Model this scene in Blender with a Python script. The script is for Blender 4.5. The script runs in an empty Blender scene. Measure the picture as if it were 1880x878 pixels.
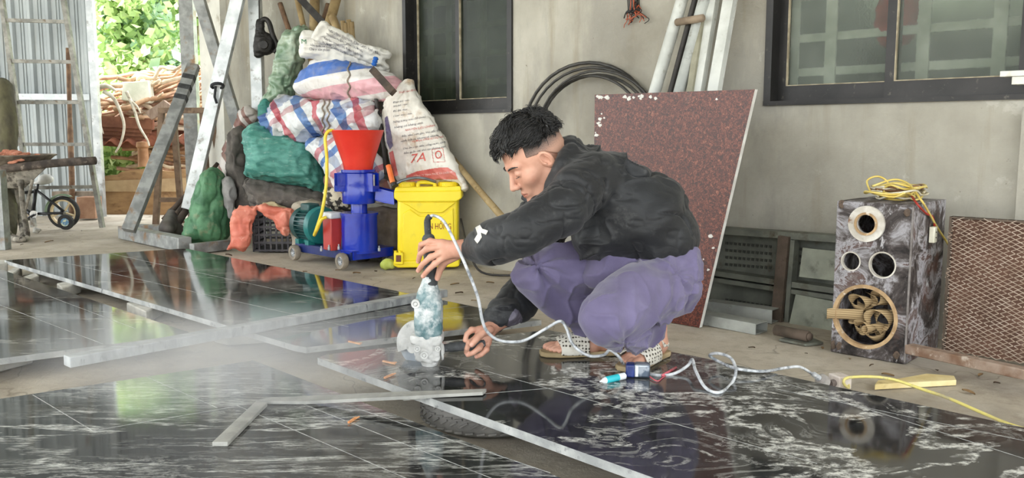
import bpy, math, random
import numpy as np
from mathutils import Vector, Matrix
from mathutils.bvhtree import BVHTree
random.seed(7)
# ---------------------------------------------------------------- camera, sky, sun, exposure
SC = bpy.context.scene
COL = SC.collection
F_PX = 1600.0
PITCH = math.atan((439.0 - 246.0) / F_PX)
CAM_H = 0.84
cam_d = bpy.data.cameras.new('camera')
cam_d.sensor_fit = 'HORIZONTAL'
cam_d.sensor_width = 36.0
cam_d.lens = 36.0 * F_PX / 1880.0
cam_d.clip_start = 0.05
cam_d.clip_end = 300
cam_o = bpy.data.objects.new('camera', cam_d)
cam_o.location = (0, 0, CAM_H)
cam_o.rotation_euler = (math.pi / 2 - PITCH, 0, 0)
COL.objects.link(cam_o)
SC.camera = cam_o

world = bpy.data.worlds.new('sky')
SC.world = world
world.use_nodes = True
wn = world.node_tree
bg = wn.nodes['Background']
geo_w = wn.nodes.new('ShaderNodeTexCoord')
sep_w = wn.nodes.new('ShaderNodeSeparateXYZ')
ramp_w = wn.nodes.new('ShaderNodeValToRGB')
ramp_w.color_ramp.elements[0].position = 0.42
ramp_w.color_ramp.elements[0].color = (0.50, 0.52, 0.48, 1)
ramp_w.color_ramp.elements[1].position = 0.62
ramp_w.color_ramp.elements[1].color = (0.93, 0.97, 1.0, 1)
mad_w = wn.nodes.new('ShaderNodeMath'); mad_w.operation = 'MULTIPLY_ADD'
mad_w.inputs[1].default_value = 0.5; mad_w.inputs[2].default_value = 0.5
wn.links.new(geo_w.outputs['Generated'], sep_w.inputs[0])
wn.links.new(sep_w.outputs['Z'], mad_w.inputs[0])
wn.links.new(mad_w.outputs[0], ramp_w.inputs[0])
wn.links.new(ramp_w.outputs[0], bg.inputs['Color'])
bg.inputs['Strength'].default_value = 2.4

sun_d = bpy.data.lights.new('sun', 'SUN')
sun_d.energy = 13.0
sun_d.angle = math.radians(20)
sun_d.color = (1.0, 0.97, 0.9)
sun_o = bpy.data.objects.new('sun', sun_d)
sun_o.rotation_euler = (math.radians(24), math.radians(-32), 0)
COL.objects.link(sun_o)

SC.view_settings.view_transform = 'Standard'
SC.view_settings.look = 'None'
SC.view_settings.gamma = 1.0
SC.view_settings.use_curve_mapping = False
DUST = 5.5
SC.view_settings.exposure = 1.12
try:
    SC.cycles.use_denoising = True
    SC.cycles.max_bounces = 8
    SC.cycles.diffuse_bounces = 4
    SC.cycles.glossy_bounces = 4
    SC.cycles.transparent_max_bounces = 12
    SC.cycles.volume_bounces = 1
    SC.cycles.volume_step_rate = 2.0
    SC.cycles.sample_clamp_indirect = 6.0
except Exception:
    pass

# ---------------------------------------------------------------- picture measurements -> places
def ray(px, py):
    x = (px - 940.0) / F_PX; y = (439.0 - py) / F_PX
    c, s = math.cos(PITCH), math.sin(PITCH)
    return Vector((x, c + y * s, y * c - s))
def P(px, py, z=0.0):
    d = ray(px, py); t = (z - CAM_H) / d.z
    return Vector((d.x * t, d.y * t, z))
def Q(px, py, Y):
    d = ray(px, py); t = Y / d.y
    return Vector((d.x * t, Y, CAM_H + d.z * t))
_w0 = P(1400, 571, 0)
_wd = ray(-650, 246); _wd.z = 0; _wd.normalize()
WU = -_wd                                   # along the wall, to the right
WN = Vector((WU.y, -WU.x, 0))               # out of the wall, into the shed
if WN.y > 0: WN = -WN
def W(px, py, off=0.0):
    d = ray(px, py); o = Vector((0, 0, CAM_H))
    t = ((_w0 + WN * off) - o).dot(WN) / d.dot(WN)
    return o + d * t
def wall_uz(px, py):
    p = W(px, py); return ((p - _w0).dot(WU), p.z)
def WP(u, z, off=0.0):
    p = _w0 + WU * u + WN * off; return Vector((p.x, p.y, z))

# ---------------------------------------------------------------- linking
def obj(name, V, Fc, m, parent=None, smooth=True, wpos=True):
    """link V (world coordinates), Fc as one mesh object whose origin is its own base"""
    V = np.asarray(V, dtype=np.float64).reshape(-1, 3)
    lo, hi = V.min(0), V.max(0)
    c = np.array([(lo[0] + hi[0]) / 2, (lo[1] + hi[1]) / 2, lo[2]])
    me = bpy.data.meshes.new(name)
    if isinstance(Fc, np.ndarray):
        n, k = Fc.shape
        me.vertices.add(len(V)); me.vertices.foreach_set('co', (V - c).astype(np.float32).ravel())
        me.loops.add(n * k); me.loops.foreach_set('vertex_index', Fc.astype(np.int32).ravel())
        me.polygons.add(n); me.polygons.foreach_set('loop_start', np.arange(0, n * k, k, dtype=np.int32))
        me.polygons.foreach_set('loop_total', np.full(n, k, dtype=np.int32))
        me.update(calc_edges=True); me.validate()
    else:
        me.from_pydata([tuple(v) for v in (V - c)], [], [tuple(int(i) for i in f) for f in Fc])
        me.update()
    if smooth is True:
        me.polygons.foreach_set('use_smooth', np.ones(len(me.polygons), dtype=bool))
    elif smooth:
        me.polygons.foreach_set('use_smooth', np.ones(len(me.polygons), dtype=bool))
    ms = m if isinstance(m, (list, tuple)) else [m]
    for x in ms: me.materials.append(x)
    o = bpy.data.objects.new(name, me)
    if parent is not None:
        o.parent = parent
        base = Vector(parent.location)
        q = parent.parent
        while q is not None:
            base = base + Vector(q.location); q = q.parent
        o.location = Vector(c) - base
    else:
        o.location = Vector(c)
    COL.objects.link(o)
    return o
def thing(name, label, cat, loc, group=None):
    o = bpy.data.objects.new(name, None)
    o.empty_display_size = 0.1
    o.location = Vector(loc); o['label'] = label; o['category'] = cat
    if group: o['group'] = group
    COL.objects.link(o)
    return o
def tag(o, label, cat, group=None, kind=None):
    o['label'] = label; o['category'] = cat
    if group: o['group'] = group
    if kind: o['kind'] = kind
    return o
def struct(o):
    o['kind'] = 'structure'; return o
def flat(o, ang=0.6):
    """sharp where faces meet steeply, smooth elsewhere"""
    me = o.data
    me.polygons.foreach_set('use_smooth', np.ones(len(me.polygons), dtype=bool))
    try: me.set_sharp_from_angle(angle=ang)
    except Exception: me.polygons.foreach_set('use_smooth', np.zeros(len(me.polygons), dtype=bool))
    return o
def bevel(o, w, seg=2):
    b = o.modifiers.new('bevel', 'BEVEL'); b.width = w; b.segments = seg; b.limit_method = 'ANGLE'; b.angle_limit = 0.6
    return o

# ---------------------------------------------------------------- mesh collector
class MB:
    def __init__(s): s.V = []; s.F = []
    def add(s, V, Fc):
        n = len(s.V); s.V += [tuple(v) for v in V]; s.F += [tuple(int(i) + n for i in f) for f in Fc]; return s
    def box(s, c, ax, ay, az, hx, hy, hz):
        c = Vector(c); V = []
        for i in (-1, 1):
            for j in (-1, 1):
                for k in (-1, 1):
                    V.append(c + ax * (hx * i) + ay * (hy * j) + az * (hz * k))
        return s.add(V, [(0, 1, 3, 2), (4, 6, 7, 5), (0, 4, 5, 1), (2, 3, 7, 6), (0, 2, 6, 4), (1, 5, 7, 3)])
    def bar(s, a, b, w, h, up=Vector((0, 0, 1))):
        a = Vector(a); b = Vector(b); d = (b - a); L = d.length; d.normalize()
        sd = d.cross(up)
        if sd.length < 1e-4: sd = d.cross(Vector((0, 1, 0)))
        sd.normalize(); u2 = sd.cross(d)
        return s.box((a + b) / 2, d, sd, u2, L / 2, w / 2, h / 2)
    def tube(s, pts, r, n=10, cap=True, closed=False):
        pts = [Vector(p) for p in pts]; N = len(pts)
        rs = r if isinstance(r, (list, tuple)) else [r] * N
        V = []; prev = None
        for i, p in enumerate(pts):
            if closed: t = pts[(i + 1) % N] - pts[i - 1]
            else: t = pts[min(i + 1, N - 1)] - pts[max(i - 1, 0)]
            if t.length < 1e-9: t = Vector((0, 0, 1))
            t.normalize()
            if prev is None:
                a = t.cross(Vector((0, 0, 1)))
                if a.length < 0.1: a = t.cross(Vector((1, 0, 0)))
            else:
                a = prev - t * prev.dot(t)
                if a.length < 1e-4: a = t.cross(Vector((0, 1, 0.2)))
            a.normalize(); prev = a; b = t.cross(a)
            for k in range(n):
                th = 2 * math.pi * k / n
                V.append(p + a * (math.cos(th) * rs[i]) + b * (math.sin(th) * rs[i]))
        Fc = []
        for i in range(N if closed else N - 1):
            j = (i + 1) % N
            for k in range(n):
                k2 = (k + 1) % n
                Fc.append((i * n + k, j * n + k, j * n + k2, i * n + k2))
        if cap and not closed:
            Fc.append(tuple(range(n))); Fc.append(tuple((N - 1) * n + k for k in reversed(range(n))))
        return s.add(V, Fc)
    def lathe(s, prof, c, ax=Vector((0, 0, 1)), n=32, xdir=None):
        """prof: list of (radius, height) along ax from c"""
        ax = Vector(ax).normalized()
        a = Vector(xdir) if xdir is not None else ax.cross(Vector((0, 1, 0)) if abs(ax.y) < .9 else Vector((1, 0, 0)))
        a.normalize(); b = ax.cross(a); V = []; N = len(prof)
        for (r, h) in prof:
            for k in range(n):
                th = 2 * math.pi * k / n
                V.append(Vector(c) + ax * h + a * (math.cos(th) * max(r, 1e-5)) + b * (math.sin(th) * max(r, 1e-5)))
        Fc = []
        for i in range(N - 1):
            for k in range(n):
                k2 = (k + 1) % n
                Fc.append((i * n + k, i * n + k2, (i + 1) * n + k2, (i + 1) * n + k))
        if prof[0] == prof[-1]: return s.add(V, Fc)
        if prof[0][0] > 1e-4: Fc.append(tuple(reversed(range(n))))
        if prof[-1][0] > 1e-4: Fc.append(tuple((N - 1) * n + k for k in range(n)))
        return s.add(V, Fc)
    def prism(s, poly, vec):
        """poly: world points of one face, extruded by vec"""
        n = len(poly); vec = Vector(vec)
        V = [Vector(p) for p in poly] + [Vector(p) + vec for p in poly]
        Fc = [tuple(range(n)), tuple(reversed(range(n, 2 * n)))]
        for i in range(n):
            j = (i + 1) % n
            Fc.append((i, i + n, j + n, j))
        return s.add(V, Fc)
    def build(s, name, m, parent=None, smooth=None):
        import bmesh
        o = obj(name, s.V, s.F, m, parent, smooth=False)
        bm = bmesh.new(); bm.from_mesh(o.data); bmesh.ops.recalc_face_normals(bm, faces=bm.faces); bm.to_mesh(o.data); bm.free()
        if smooth is None: flat(o)
        elif smooth: o.data.polygons.foreach_set('use_smooth', np.ones(len(o.data.polygons), dtype=bool))
        return o
def spline(pts, k=8, closed=False):
    pts = [Vector(p) for p in pts]; N = len(pts); out = []
    for i in range(N if closed else N - 1):
        if closed: p0, p1, p2, p3 = pts[i - 1], pts[i], pts[(i + 1) % N], pts[(i + 2) % N]
        else: p0, p1, p2, p3 = pts[max(i - 1, 0)], pts[i], pts[i + 1], pts[min(i + 2, N - 1)]
        for j in range(k):
            t = j / k
            out.append(0.5 * ((2 * p1) + (p2 - p0) * t + (2 * p0 - 5 * p1 + 4 * p2 - p3) * t * t + (3 * p1 - p0 - 3 * p2 + p3) * t ** 3))
    if not closed: out.append(pts[-1])
    return out
X, Y, Z = Vector((1, 0, 0)), Vector((0, 1, 0)), Vector((0, 0, 1))

# ---------------------------------------------------------------- noise and implicit shapes
_rng = np.random.RandomState(11)
_perm = _rng.permutation(4096).astype(np.int64)
_val = _rng.rand(4096).astype(np.float32) * 2 - 1
def noise(p, sc=1.0, seed=0):
    q = np.asarray(p, dtype=np.float64) * sc + seed * 17.31
    i = np.floor(q).astype(np.int64); f = (q - i); f = f * f * f * (f * (f * 6 - 15) + 10)
    def h(a, b, c):
        return _val[_perm[(_perm[(_perm[(i[:, 0] + a) & 4095] + i[:, 1] + b) & 4095] + i[:, 2] + c) & 4095]]
    x, y, z = f[:, 0], f[:, 1], f[:, 2]
    c00 = h(0, 0, 0) * (1 - x) + h(1, 0, 0) * x; c10 = h(0, 1, 0) * (1 - x) + h(1, 1, 0) * x
    c01 = h(0, 0, 1) * (1 - x) + h(1, 0, 1) * x; c11 = h(0, 1, 1) * (1 - x) + h(1, 1, 1) * x
    return (c00 * (1 - y) + c10 * y) * (1 - z) + (c01 * (1 - y) + c11 * y) * z
def fold(p, sc, seed=0):
    """sharp creases: 1 on a ridge, falls off both sides"""
    w = np.stack([noise(p, sc * .5, seed + k) for k in (5, 6, 7)], 1)
    return 1 - np.abs(noise(p + w * (0.35 / sc), sc, seed)) * 2.2
def smin(a, b, k):
    h = np.clip(0.5 + 0.5 * (b - a) / k, 0, 1)
    return b * (1 - h) + a * h - k * h * (1 - h)
def smax(a, b, k): return -smin(-a, -b, k)
def ln(v): return np.sqrt((v * v).sum(1))
def ell(c, r, R=None):
    c = np.array(c, float); r = np.array(r, float)
    def f(p):
        q = p - c
        if R is not None: q = q @ R
        k0 = ln(q / r); k1 = ln(q / (r * r))
        return k0 * (k0 - 1) / np.maximum(k1, 1e-9)
    f.b = (c - r.max(), c + r.max()); return f
def limb(pts, rs, k=0.0, sq=None):
    P_ = [np.array(q, float) for q in pts]
    def f(p):
        d = None
        for i in range(len(P_) - 1):
            a, b = P_[i], P_[i + 1]; ab = b - a; L = max(ab @ ab, 1e-12)
            t = np.clip(((p - a) @ ab) / L, 0, 1)
            v = p - a - t[:, None] * ab
            if sq is not None: v = v / np.array(sq)
            e = ln(v) - (rs[i] * (1 - t) + rs[i + 1] * t)
            d = e if d is None else (smin(d, e, k) if k > 0 else np.minimum(d, e))
        return d
    m = max(rs) * (max(sq) if sq is not None else 1)
    A = np.array(P_); f.b = (A.min(0) - m, A.max(0) + m); return f
def union(fs, k):
    def f(p):
        d = fs[0](p)
        for g in fs[1:]: d = smin(d, g(p), k)
        return d
    f.b = (np.min([g.b[0] for g in fs], 0), np.max([g.b[1] for g in fs], 0)); return f
def inpoly(x, z, poly):
    """signed distance to polygon outline, positive inside"""
    n = len(poly); d = np.full(x.shape, 1e9); ins = np.zeros(x.shape, bool)
    for i in range(n):
        ax, az = poly[i]; bx, bz = poly[(i + 1) % n]
        ex, ez = bx - ax, bz - az; L = max(ex * ex + ez * ez, 1e-12)
        t = np.clip(((x - ax) * ex + (z - az) * ez) / L, 0, 1)
        d = np.minimum(d, np.hypot(x - ax - t * ex, z - az - t * ez))
        c = ((az > z) != (bz > z)) & (x < (bx - ax) * (z - az) / (bz - az + 1e-12) + ax)
        ins ^= c
    return np.where(ins, d, -d)
def rpoly(pts, k=4):
    return [(v.x, v.z) for v in spline([Vector((a, 0, b)) for a, b in pts], k, True)]
def pillow(px, Yc, T, R, lean=0.0, round_=3, yaw=0.0):
    """stuffed shape with the outline px (pixels) standing at depth Yc; T half thickness, R edge roundness; lean = dY/dZ"""
    pw = [Q(a, b, Yc) for a, b in px]
    z0 = sum(q.z for q in pw) / len(pw); x0 = sum(q.x for q in pw) / len(pw)
    for _ in range(12):
        pw = [Q(a, b, Yc + yaw * (q.x - x0) + lean * (q.z - z0)) for (a, b), q in zip(px, pw)]
    poly = rpoly([(q.x, q.z) for q in pw], round_)
    pa = np.array(poly)
    def f(p):
        s = inpoly(p[:, 0], p[:, 2], poly)
        y = p[:, 1] - Yc - lean * (p[:, 2] - z0) - yaw * (p[:, 0] - x0)
        u = np.clip(s / R, 0, 1)
        t = T * np.sqrt(np.clip(1 - (1 - u) ** 2, 0, 1))
        out = np.sqrt(np.clip(-s, 0, None) ** 2 + y * y)
        return np.where(s > 0, (np.abs(y) - t) * 0.7, out)
    ex = abs(lean) * (pa[:, 1].max() - pa[:, 1].min()) / 1.6 + abs(yaw) * (pa[:, 0].max() - pa[:, 0].min()) / 1.6 + T + 0.02
    f.b = (np.array([pa[:, 0].min() - .02, Yc - ex, pa[:, 1].min() - .02]), np.array([pa[:, 0].max() + .02, Yc + ex, pa[:, 1].max() + .02]))
    return f
def nets(f, res, pad=2.5, bounds=None, iters=1):
    lo, hi = bounds if bounds is not None else f.b
    lo = np.array(lo) - pad * res; hi = np.array(hi) + pad * res
    B = 4
    n = (np.ceil((hi - lo) / (res * B)).astype(int) + 1)
    cx = [lo[i] + (np.arange(n[i]) + 0.5) * res * B - res * 0.5 for i in range(3)]
    G = np.stack(np.meshgrid(*cx, indexing='ij'), -1).reshape(-1, 3)
    dc = f(G).reshape(n)
    near = np.abs(dc) < res * B * 1.55 + res
    Vg = np.repeat(np.repeat(np.repeat(dc, B, 0), B, 1), B, 2).astype(np.float32)
    M = np.repeat(np.repeat(np.repeat(near, B, 0), B, 1), B, 2)
    idx = np.argwhere(M)
    vals = np.empty(len(idx), np.float32)
    for s in range(0, len(idx), 400000):
        vals[s:s + 400000] = f(lo + idx[s:s + 400000] * res)
    Vg[M] = vals
    S = Vg < 0
    D = np.array(Vg.shape)
    cs = S[:-1, :-1, :-1]
    mixed = np.zeros(D - 1, bool)
    for dx in (0, 1):
        for dy in (0, 1):
            for dz in (0, 1):
                mixed |= S[dx:D[0] - 1 + dx, dy:D[1] - 1 + dy, dz:D[2] - 1 + dz] != cs
    cell = np.argwhere(mixed); cid = -np.ones(D - 1, np.int64); cid[mixed] = np.arange(len(cell))
    acc = np.zeros((len(cell), 3)); cnt = np.zeros(len(cell))
    cor = [(a, b, c) for a in (0, 1) for b in (0, 1) for c in (0, 1)]
    cv = {c: Vg[cell[:, 0] + c[0], cell[:, 1] + c[1], cell[:, 2] + c[2]] for c in cor}
    for a in cor:
        for ax in range(3):
            if a[ax] == 0:
                b = list(a); b[ax] = 1; b = tuple(b)
                va, vb = cv[a], cv[b]; m = (va < 0) != (vb < 0)
                t = np.where(m, va / np.where(m, va - vb, 1), 0)
                pt = np.array(a, float)[None, :].repeat(len(cell), 0); pt[:, ax] += t
                acc += pt * m[:, None]; cnt += m
    Vt = lo + (cell + acc / np.maximum(cnt, 1)[:, None]) * res
    quads = []
    for ax in range(3):
        o1, o2 = (ax + 1) % 3, (ax + 2) % 3
        sl = [slice(None)] * 3; sl2 = [slice(None)] * 3
        sl[ax] = slice(0, D[ax] - 1); sl2[ax] = slice(1, D[ax])
        ch = S[tuple(sl)] != S[tuple(sl2)]
        e = np.argwhere(ch)
        e = e[(e[:, o1] > 0) & (e[:, o2] > 0) & (e[:, o1] < D[o1] - 1) & (e[:, o2] < D[o2] - 1)]
        def c_(d1, d2):
            q = e.copy(); q[:, o1] -= d1; q[:, o2] -= d2
            return cid[q[:, 0], q[:, 1], q[:, 2]]
        q = np.stack([c_(1, 1), c_(0, 1), c_(0, 0), c_(1, 0)], 1)
        ins = S[e[:, 0], e[:, 1], e[:, 2]]
        q = np.where(ins[:, None], q, q[:, ::-1])
        quads.append(q)
    Qd = np.concatenate(quads)
    Qd = Qd[(Qd >= 0).all(1)]
    return Vt, Qd
def vnormals(V, Qd):
    n = np.cross(V[Qd[:, 2]] - V[Qd[:, 0]], V[Qd[:, 3]] - V[Qd[:, 1]])
    N = np.zeros_like(V)
    for k in range(4):
        for a in range(3): N[:, a] += np.bincount(Qd[:, k], n[:, a], len(V))
    return N / np.maximum(ln(N), 1e-12)[:, None]
def smoothm(V, Qd, it=1, lam=.5):
    E = np.concatenate([Qd[:, [0, 1]], Qd[:, [1, 2]], Qd[:, [2, 3]], Qd[:, [3, 0]]])
    E = np.concatenate([E, E[:, ::-1]])
    deg = np.bincount(E[:, 0], minlength=len(V)).astype(float)
    for _ in range(it):
        A = np.zeros_like(V)
        for a in range(3): A[:, a] = np.bincount(E[:, 0], V[E[:, 1], a], len(V))
        V = V * (1 - lam) + lam * A / np.maximum(deg, 1)[:, None]
    return V
def blob(name, f, res, m, parent=None, disp=None, smooth=1, bounds=None, keep=None):
    V, Qd = nets(f, res, bounds=bounds)
    V = smoothm(V, Qd, smooth)
    if disp is not None:
        N = vnormals(V, Qd); V = V + N * disp(V, N)[:, None]
    if keep is not None: V = keep(V)
    o = obj(name, V, Qd, m, parent)
    o['_n'] = len(V); del o['_n']
    return o
def crease(p, sc, seed, k=9, lo=-.1):
    """narrow tension creases that start and end, never a closed net"""
    w = np.stack([noise(p, sc * .5, seed + 1), noise(p, sc * .5, seed + 2), noise(p, sc * .5, seed + 3)], 1)
    n_ = np.abs(noise(p + w * (.24 / sc), sc, seed))
    m_ = np.clip((noise(p, sc * .55, seed + 6) - lo) * 3.2, 0, 1)
    return np.exp(-n_ * k) * m_
def wrinkle(a1=.012, s1=6, a2=.006, s2=14, seed=0, st=(1, 1, 1), a3=.0, s3=30):
    st = np.array(st, float)
    def d(V, N):
        q = V * st
        r = a1 * fold(q, s1, seed) * .6 + a2 * fold(q, s2, seed + 3)
        if a3: r = r * .6 + a3 * .5 * fold(q, s3, seed + 9) - a1 * 1.0 * crease(q, s1 * 1.3, seed + 20, 9) + a1 * .8 * crease(q, s1 * 1.5, seed + 30, 6) - a2 * .6 * crease(q, s2 * 1.2, seed + 40, 8)
        return r - (a1 * .6 + a2) * .45
    return d

# ---------------------------------------------------------------- materials
def rgb(h, g=1.0):
    h = h.lstrip('#'); c = [int(h[i:i + 2], 16) / 255 for i in (0, 2, 4)]
    return tuple(((x / 12.92 if x <= .04045 else ((x + .055) / 1.055) ** 2.4) * g) for x in c) + (1.0,)
class NT:
    def __init__(s, name):
        s.m = bpy.data.materials.new(name); s.m.use_nodes = True; s.t = s.m.node_tree
        s.b = s.t.nodes['Principled BSDF']; s.tc = None
    def n(s, ty, **kw):
        x = s.t.nodes.new('ShaderNode' + ty)
        for k, v in kw.items():
            if k in x.bl_rna.properties and k != 'inputs': setattr(x, k, v)
        return x
    def l(s, a, b): s.t.links.new(a, b)
    def set(s, **kw):
        for k, v in kw.items():
            k = {'rough': 'Roughness', 'metal': 'Metallic', 'col': 'Base Color', 'spec': 'Specular IOR Level', 'sheen': 'Sheen Weight', 'coat': 'Coat Weight', 'trans': 'Transmission Weight', 'alpha': 'Alpha', 'sss': 'Subsurface Weight', 'coatr': 'Coat Roughness'}[k]
            s.b.inputs[k].default_value = v
    def co(s, scale=(1, 1, 1), rot=(0, 0, 0), loc=(0, 0, 0), src='Object'):
        if s.tc is None: s.tc = s.n('TexCoord')
        mp = s.n('Mapping'); mp.inputs['Scale'].default_value = scale; mp.inputs['Rotation'].default_value = rot; mp.inputs['Location'].default_value = loc
        s.l(s.tc.outputs[src], mp.inputs[0]); return mp.outputs[0]
    def noise(s, v, sc, det=4, rough=.55, dist=0.0):
        x = s.n('TexNoise'); x.inputs['Scale'].default_value = sc; x.inputs['Detail'].default_value = det; x.inputs['Roughness'].default_value = rough; x.inputs['Distortion'].default_value = dist
        s.l(v, x.inputs['Vector']); return x.outputs['Fac']
    def ramp(s, v, stops, interp='LINEAR'):
        x = s.n('ValToRGB'); cr = x.color_ramp; cr.interpolation = interp
        while len(cr.elements) < len(stops): cr.elements.new(.5)
        for e, (p, c) in zip(cr.elements, stops):
            e.position = p; e.color = c if len(c) == 4 else tuple(c) + (1,)
        s.l(v, x.inputs[0]); return x.outputs[0]
    def val(s, v, a, b, lo=0.0, hi=1.0):
        x = s.n('MapRange'); x.inputs['From Min'].default_value = a; x.inputs['From Max'].default_value = b; x.inputs['To Min'].default_value = lo; x.inputs['To Max'].default_value = hi
        s.l(v, x.inputs[0]); return x.outputs[0]
    def mix(s, fac, a, b, bt='MIX'):
        x = s.n('Mix'); x.data_type = 'RGBA'; x.blend_type = bt
        for i, v in ((0, fac), (6, a), (7, b)):
            if isinstance(v, (int, float)): x.inputs[i].default_value = v
            elif isinstance(v, tuple): x.inputs[i].default_value = v
            else: s.l(v, x.inputs[i])
        return x.outputs[2]
    def math(s, op, a, b=None):
        x = s.n('Math'); x.operation = op
        for i, v in ((0, a), (1, b)):
            if v is None: continue
            if isinstance(v, (int, float)): x.inputs[i].default_value = v
            else: s.l(v, x.inputs[i])
        return x.outputs[0]
    def bump(s, h, strength=.3, dist=.01):
        x = s.n('Bump'); x.inputs['Strength'].default_value = strength; x.inputs['Distance'].default_value = dist
        s.l(h, x.inputs['Height']); s.l(x.outputs[0], s.b.inputs['Normal'])
    def colour(s, c): s.l(c, s.b.inputs['Base Color'])
_mc = {}
def M(name, c1, c2=None, sc=6, rough=.6, metal=0, bump=0, bsc=30, lo=.4, hi=.62, c3=None, sc3=20, lo3=.58, hi3=.7, st=(1, 1, 1), spec=.5, coat=0, det=5, bdist=.006):
    if name in _mc: return _mc[name]
    t = NT(name); t.set(rough=rough, metal=metal, spec=spec, coat=coat)
    A = rgb(c1)
    if c2:
        v = t.co(st); f = t.noise(v, sc, det)
        c = t.ramp(f, [(lo, A), (hi, rgb(c2))])
        if c3:
            g = t.noise(t.co(st, loc=(3, 7, 1)), sc3, 6, .65)
            c = t.mix(t.val(g, lo3, hi3), c, rgb(c3))
        t.colour(c)
    else: t.b.inputs['Base Color'].default_value = A
    if bump: t.bump(t.noise(t.co(st), bsc, 6, .6), bump, bdist)
    _mc[name] = t.m; return t.m
def stripes(name, stops, scale, rot, c_dirt='#9a9384', rough=.45, cross=None, warp=.06, bump=.25):
    """woven plastic cloth with printed stripes; stops: list of (position, colour) repeating over one period"""
    t = NT(name); t.set(rough=rough, spec=.4)
    v = t.co()
    nz = t.n('TexNoise'); nz.inputs['Scale'].default_value = 3.5; nz.inputs['Detail'].default_value = 2; t.l(v, nz.inputs['Vector'])
    vm = t.n('VectorMath'); vm.operation = 'MULTIPLY_ADD'; vm.inputs[1].default_value = (warp,) * 3
    t.l(nz.outputs['Color'], vm.inputs[0]); t.l(v, vm.inputs[2])
    def band(rot, scale, stops, off=0.0):
        mp = t.n('Mapping'); mp.inputs['Rotation'].default_value = rot; t.l(vm.outputs[0], mp.inputs[0])
        sp = t.n('SeparateXYZ'); t.l(mp.outputs[0], sp.inputs[0])
        a = t.math('FRACT', t.math('ADD', t.math('MULTIPLY', sp.outputs[0], scale), 50.0 + off))
        return t.ramp(a, [(p, rgb(c)) for p, c in stops], 'CONSTANT')
    c = band(rot, scale, stops)
    if cross: c = t.mix(1.0, c, band(cross[0], cross[1], cross[2]), 'MULTIPLY')
    d = t.noise(v, 9, 6, .65)
    c = t.mix(t.val(d, .5, .75, 0, .65), c, rgb(c_dirt))
    t.colour(c)
    t.bump(t.noise(v, 45, 5, .6, 1.0), bump, .008)
    return t.m

# ================================================================ SETTING
# concrete floor, dusty
t = NT('dusty_concrete'); t.set(rough=.9, spec=.25)
v = t.co()
c = t.ramp(t.noise(v, 1.1, 8, .62), [(.35, rgb('#9a9184')), (.5, rgb('#b5ab9b')), (.65, rgb('#c8bfaf'))])
c = t.mix(t.val(t.noise(v, 14, 8, .7), .5, .72, 0, .5), c, rgb('#857b6c'))
c = t.mix(t.val(t.noise(t.co(loc=(9, 2, 0)), 2.3, 6, .6), .52, .68, 0, .7), c, rgb('#c8c1b4'))
cr = t.n('TexVoronoi'); cr.feature = 'DISTANCE_TO_EDGE'; cr.inputs['Scale'].default_value = 1.1
wv = t.n('TexNoise'); wv.inputs['Scale'].default_value = 4; t.l(v, wv.inputs['Vector'])
ad = t.n('VectorMath'); ad.operation = 'MULTIPLY_ADD'; ad.inputs[1].default_value = (.5, .5, 0); t.l(wv.outputs['Color'], ad.inputs[0]); t.l(v, ad.inputs[2]); t.l(ad.outputs[0], cr.inputs['Vector'])
c = t.mix(t.val(cr.outputs['Distance'], 0, .006, .5, 0), c, rgb('#6d665b'))
t.colour(c)
t.bump(t.noise(v, 28, 9, .72), .55, .012)
floor_m = t.m
nx, ny = 130, 130
xs = np.linspace(-7.5, 6.5, nx); ys = np.linspace(-3, 9.15, ny)
gx, gy = np.meshgrid(xs, ys, indexing='ij')
pp = np.stack([gx.ravel(), gy.ravel(), np.zeros(nx * ny)], 1)
pp[:, 2] = -np.abs(noise(pp, 1.2, 4)) * .012 - np.abs(noise(pp, 6, 5)) * .004
ii = (np.arange(nx - 1)[:, None] * ny + np.arange(ny - 1)[None, :]).ravel()
struct(obj('floor', pp, np.stack([ii, ii + ny, ii + ny + 1, ii + 1], 1), floor_m))

# outside earth and the green slope beyond
earth = M('damp_earth', '#8a7558', '#b09c7c', 3, .95, bump=.6, bsc=14, c3='#5f5138', sc3=9)
slope_m = M('leafy_slope', '#4f7436', '#90b45a', 2.5, .9, bump=1.0, bsc=9, c3='#cfe39a', sc3=6, bdist=.1)
nx, ny = 90, 60
xs = np.linspace(-16, 6, nx); ys = np.linspace(9.15, 34, ny)
gx, gy = np.meshgrid(xs, ys, indexing='ij')
pp = np.stack([gx.ravel(), gy.ravel(), np.zeros(nx * ny)], 1)
up = np.clip((pp[:, 1] - 12.5) / 5, 0, None)
pp[:, 2] = -.01 - .02 * np.abs(noise(pp, 1.5, 2)) + np.minimum(up ** 1.3, 9) * (1 + .2 * noise(pp, .4, 9)) + np.where(up > 0, .35 * noise(pp, 1.1, 7), 0) * np.minimum(up, 1)
ii = (np.arange(nx - 1)[:, None] * ny + np.arange(ny - 1)[None, :]).ravel()
qf = np.stack([ii, ii + ny, ii + ny + 1, ii + 1], 1)
near = pp[qf[:, 0], 1] < 12.6
struct(obj('ground_outside', pp, qf[near], earth)); struct(obj('hillside', pp, qf[~near], slope_m))

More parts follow.
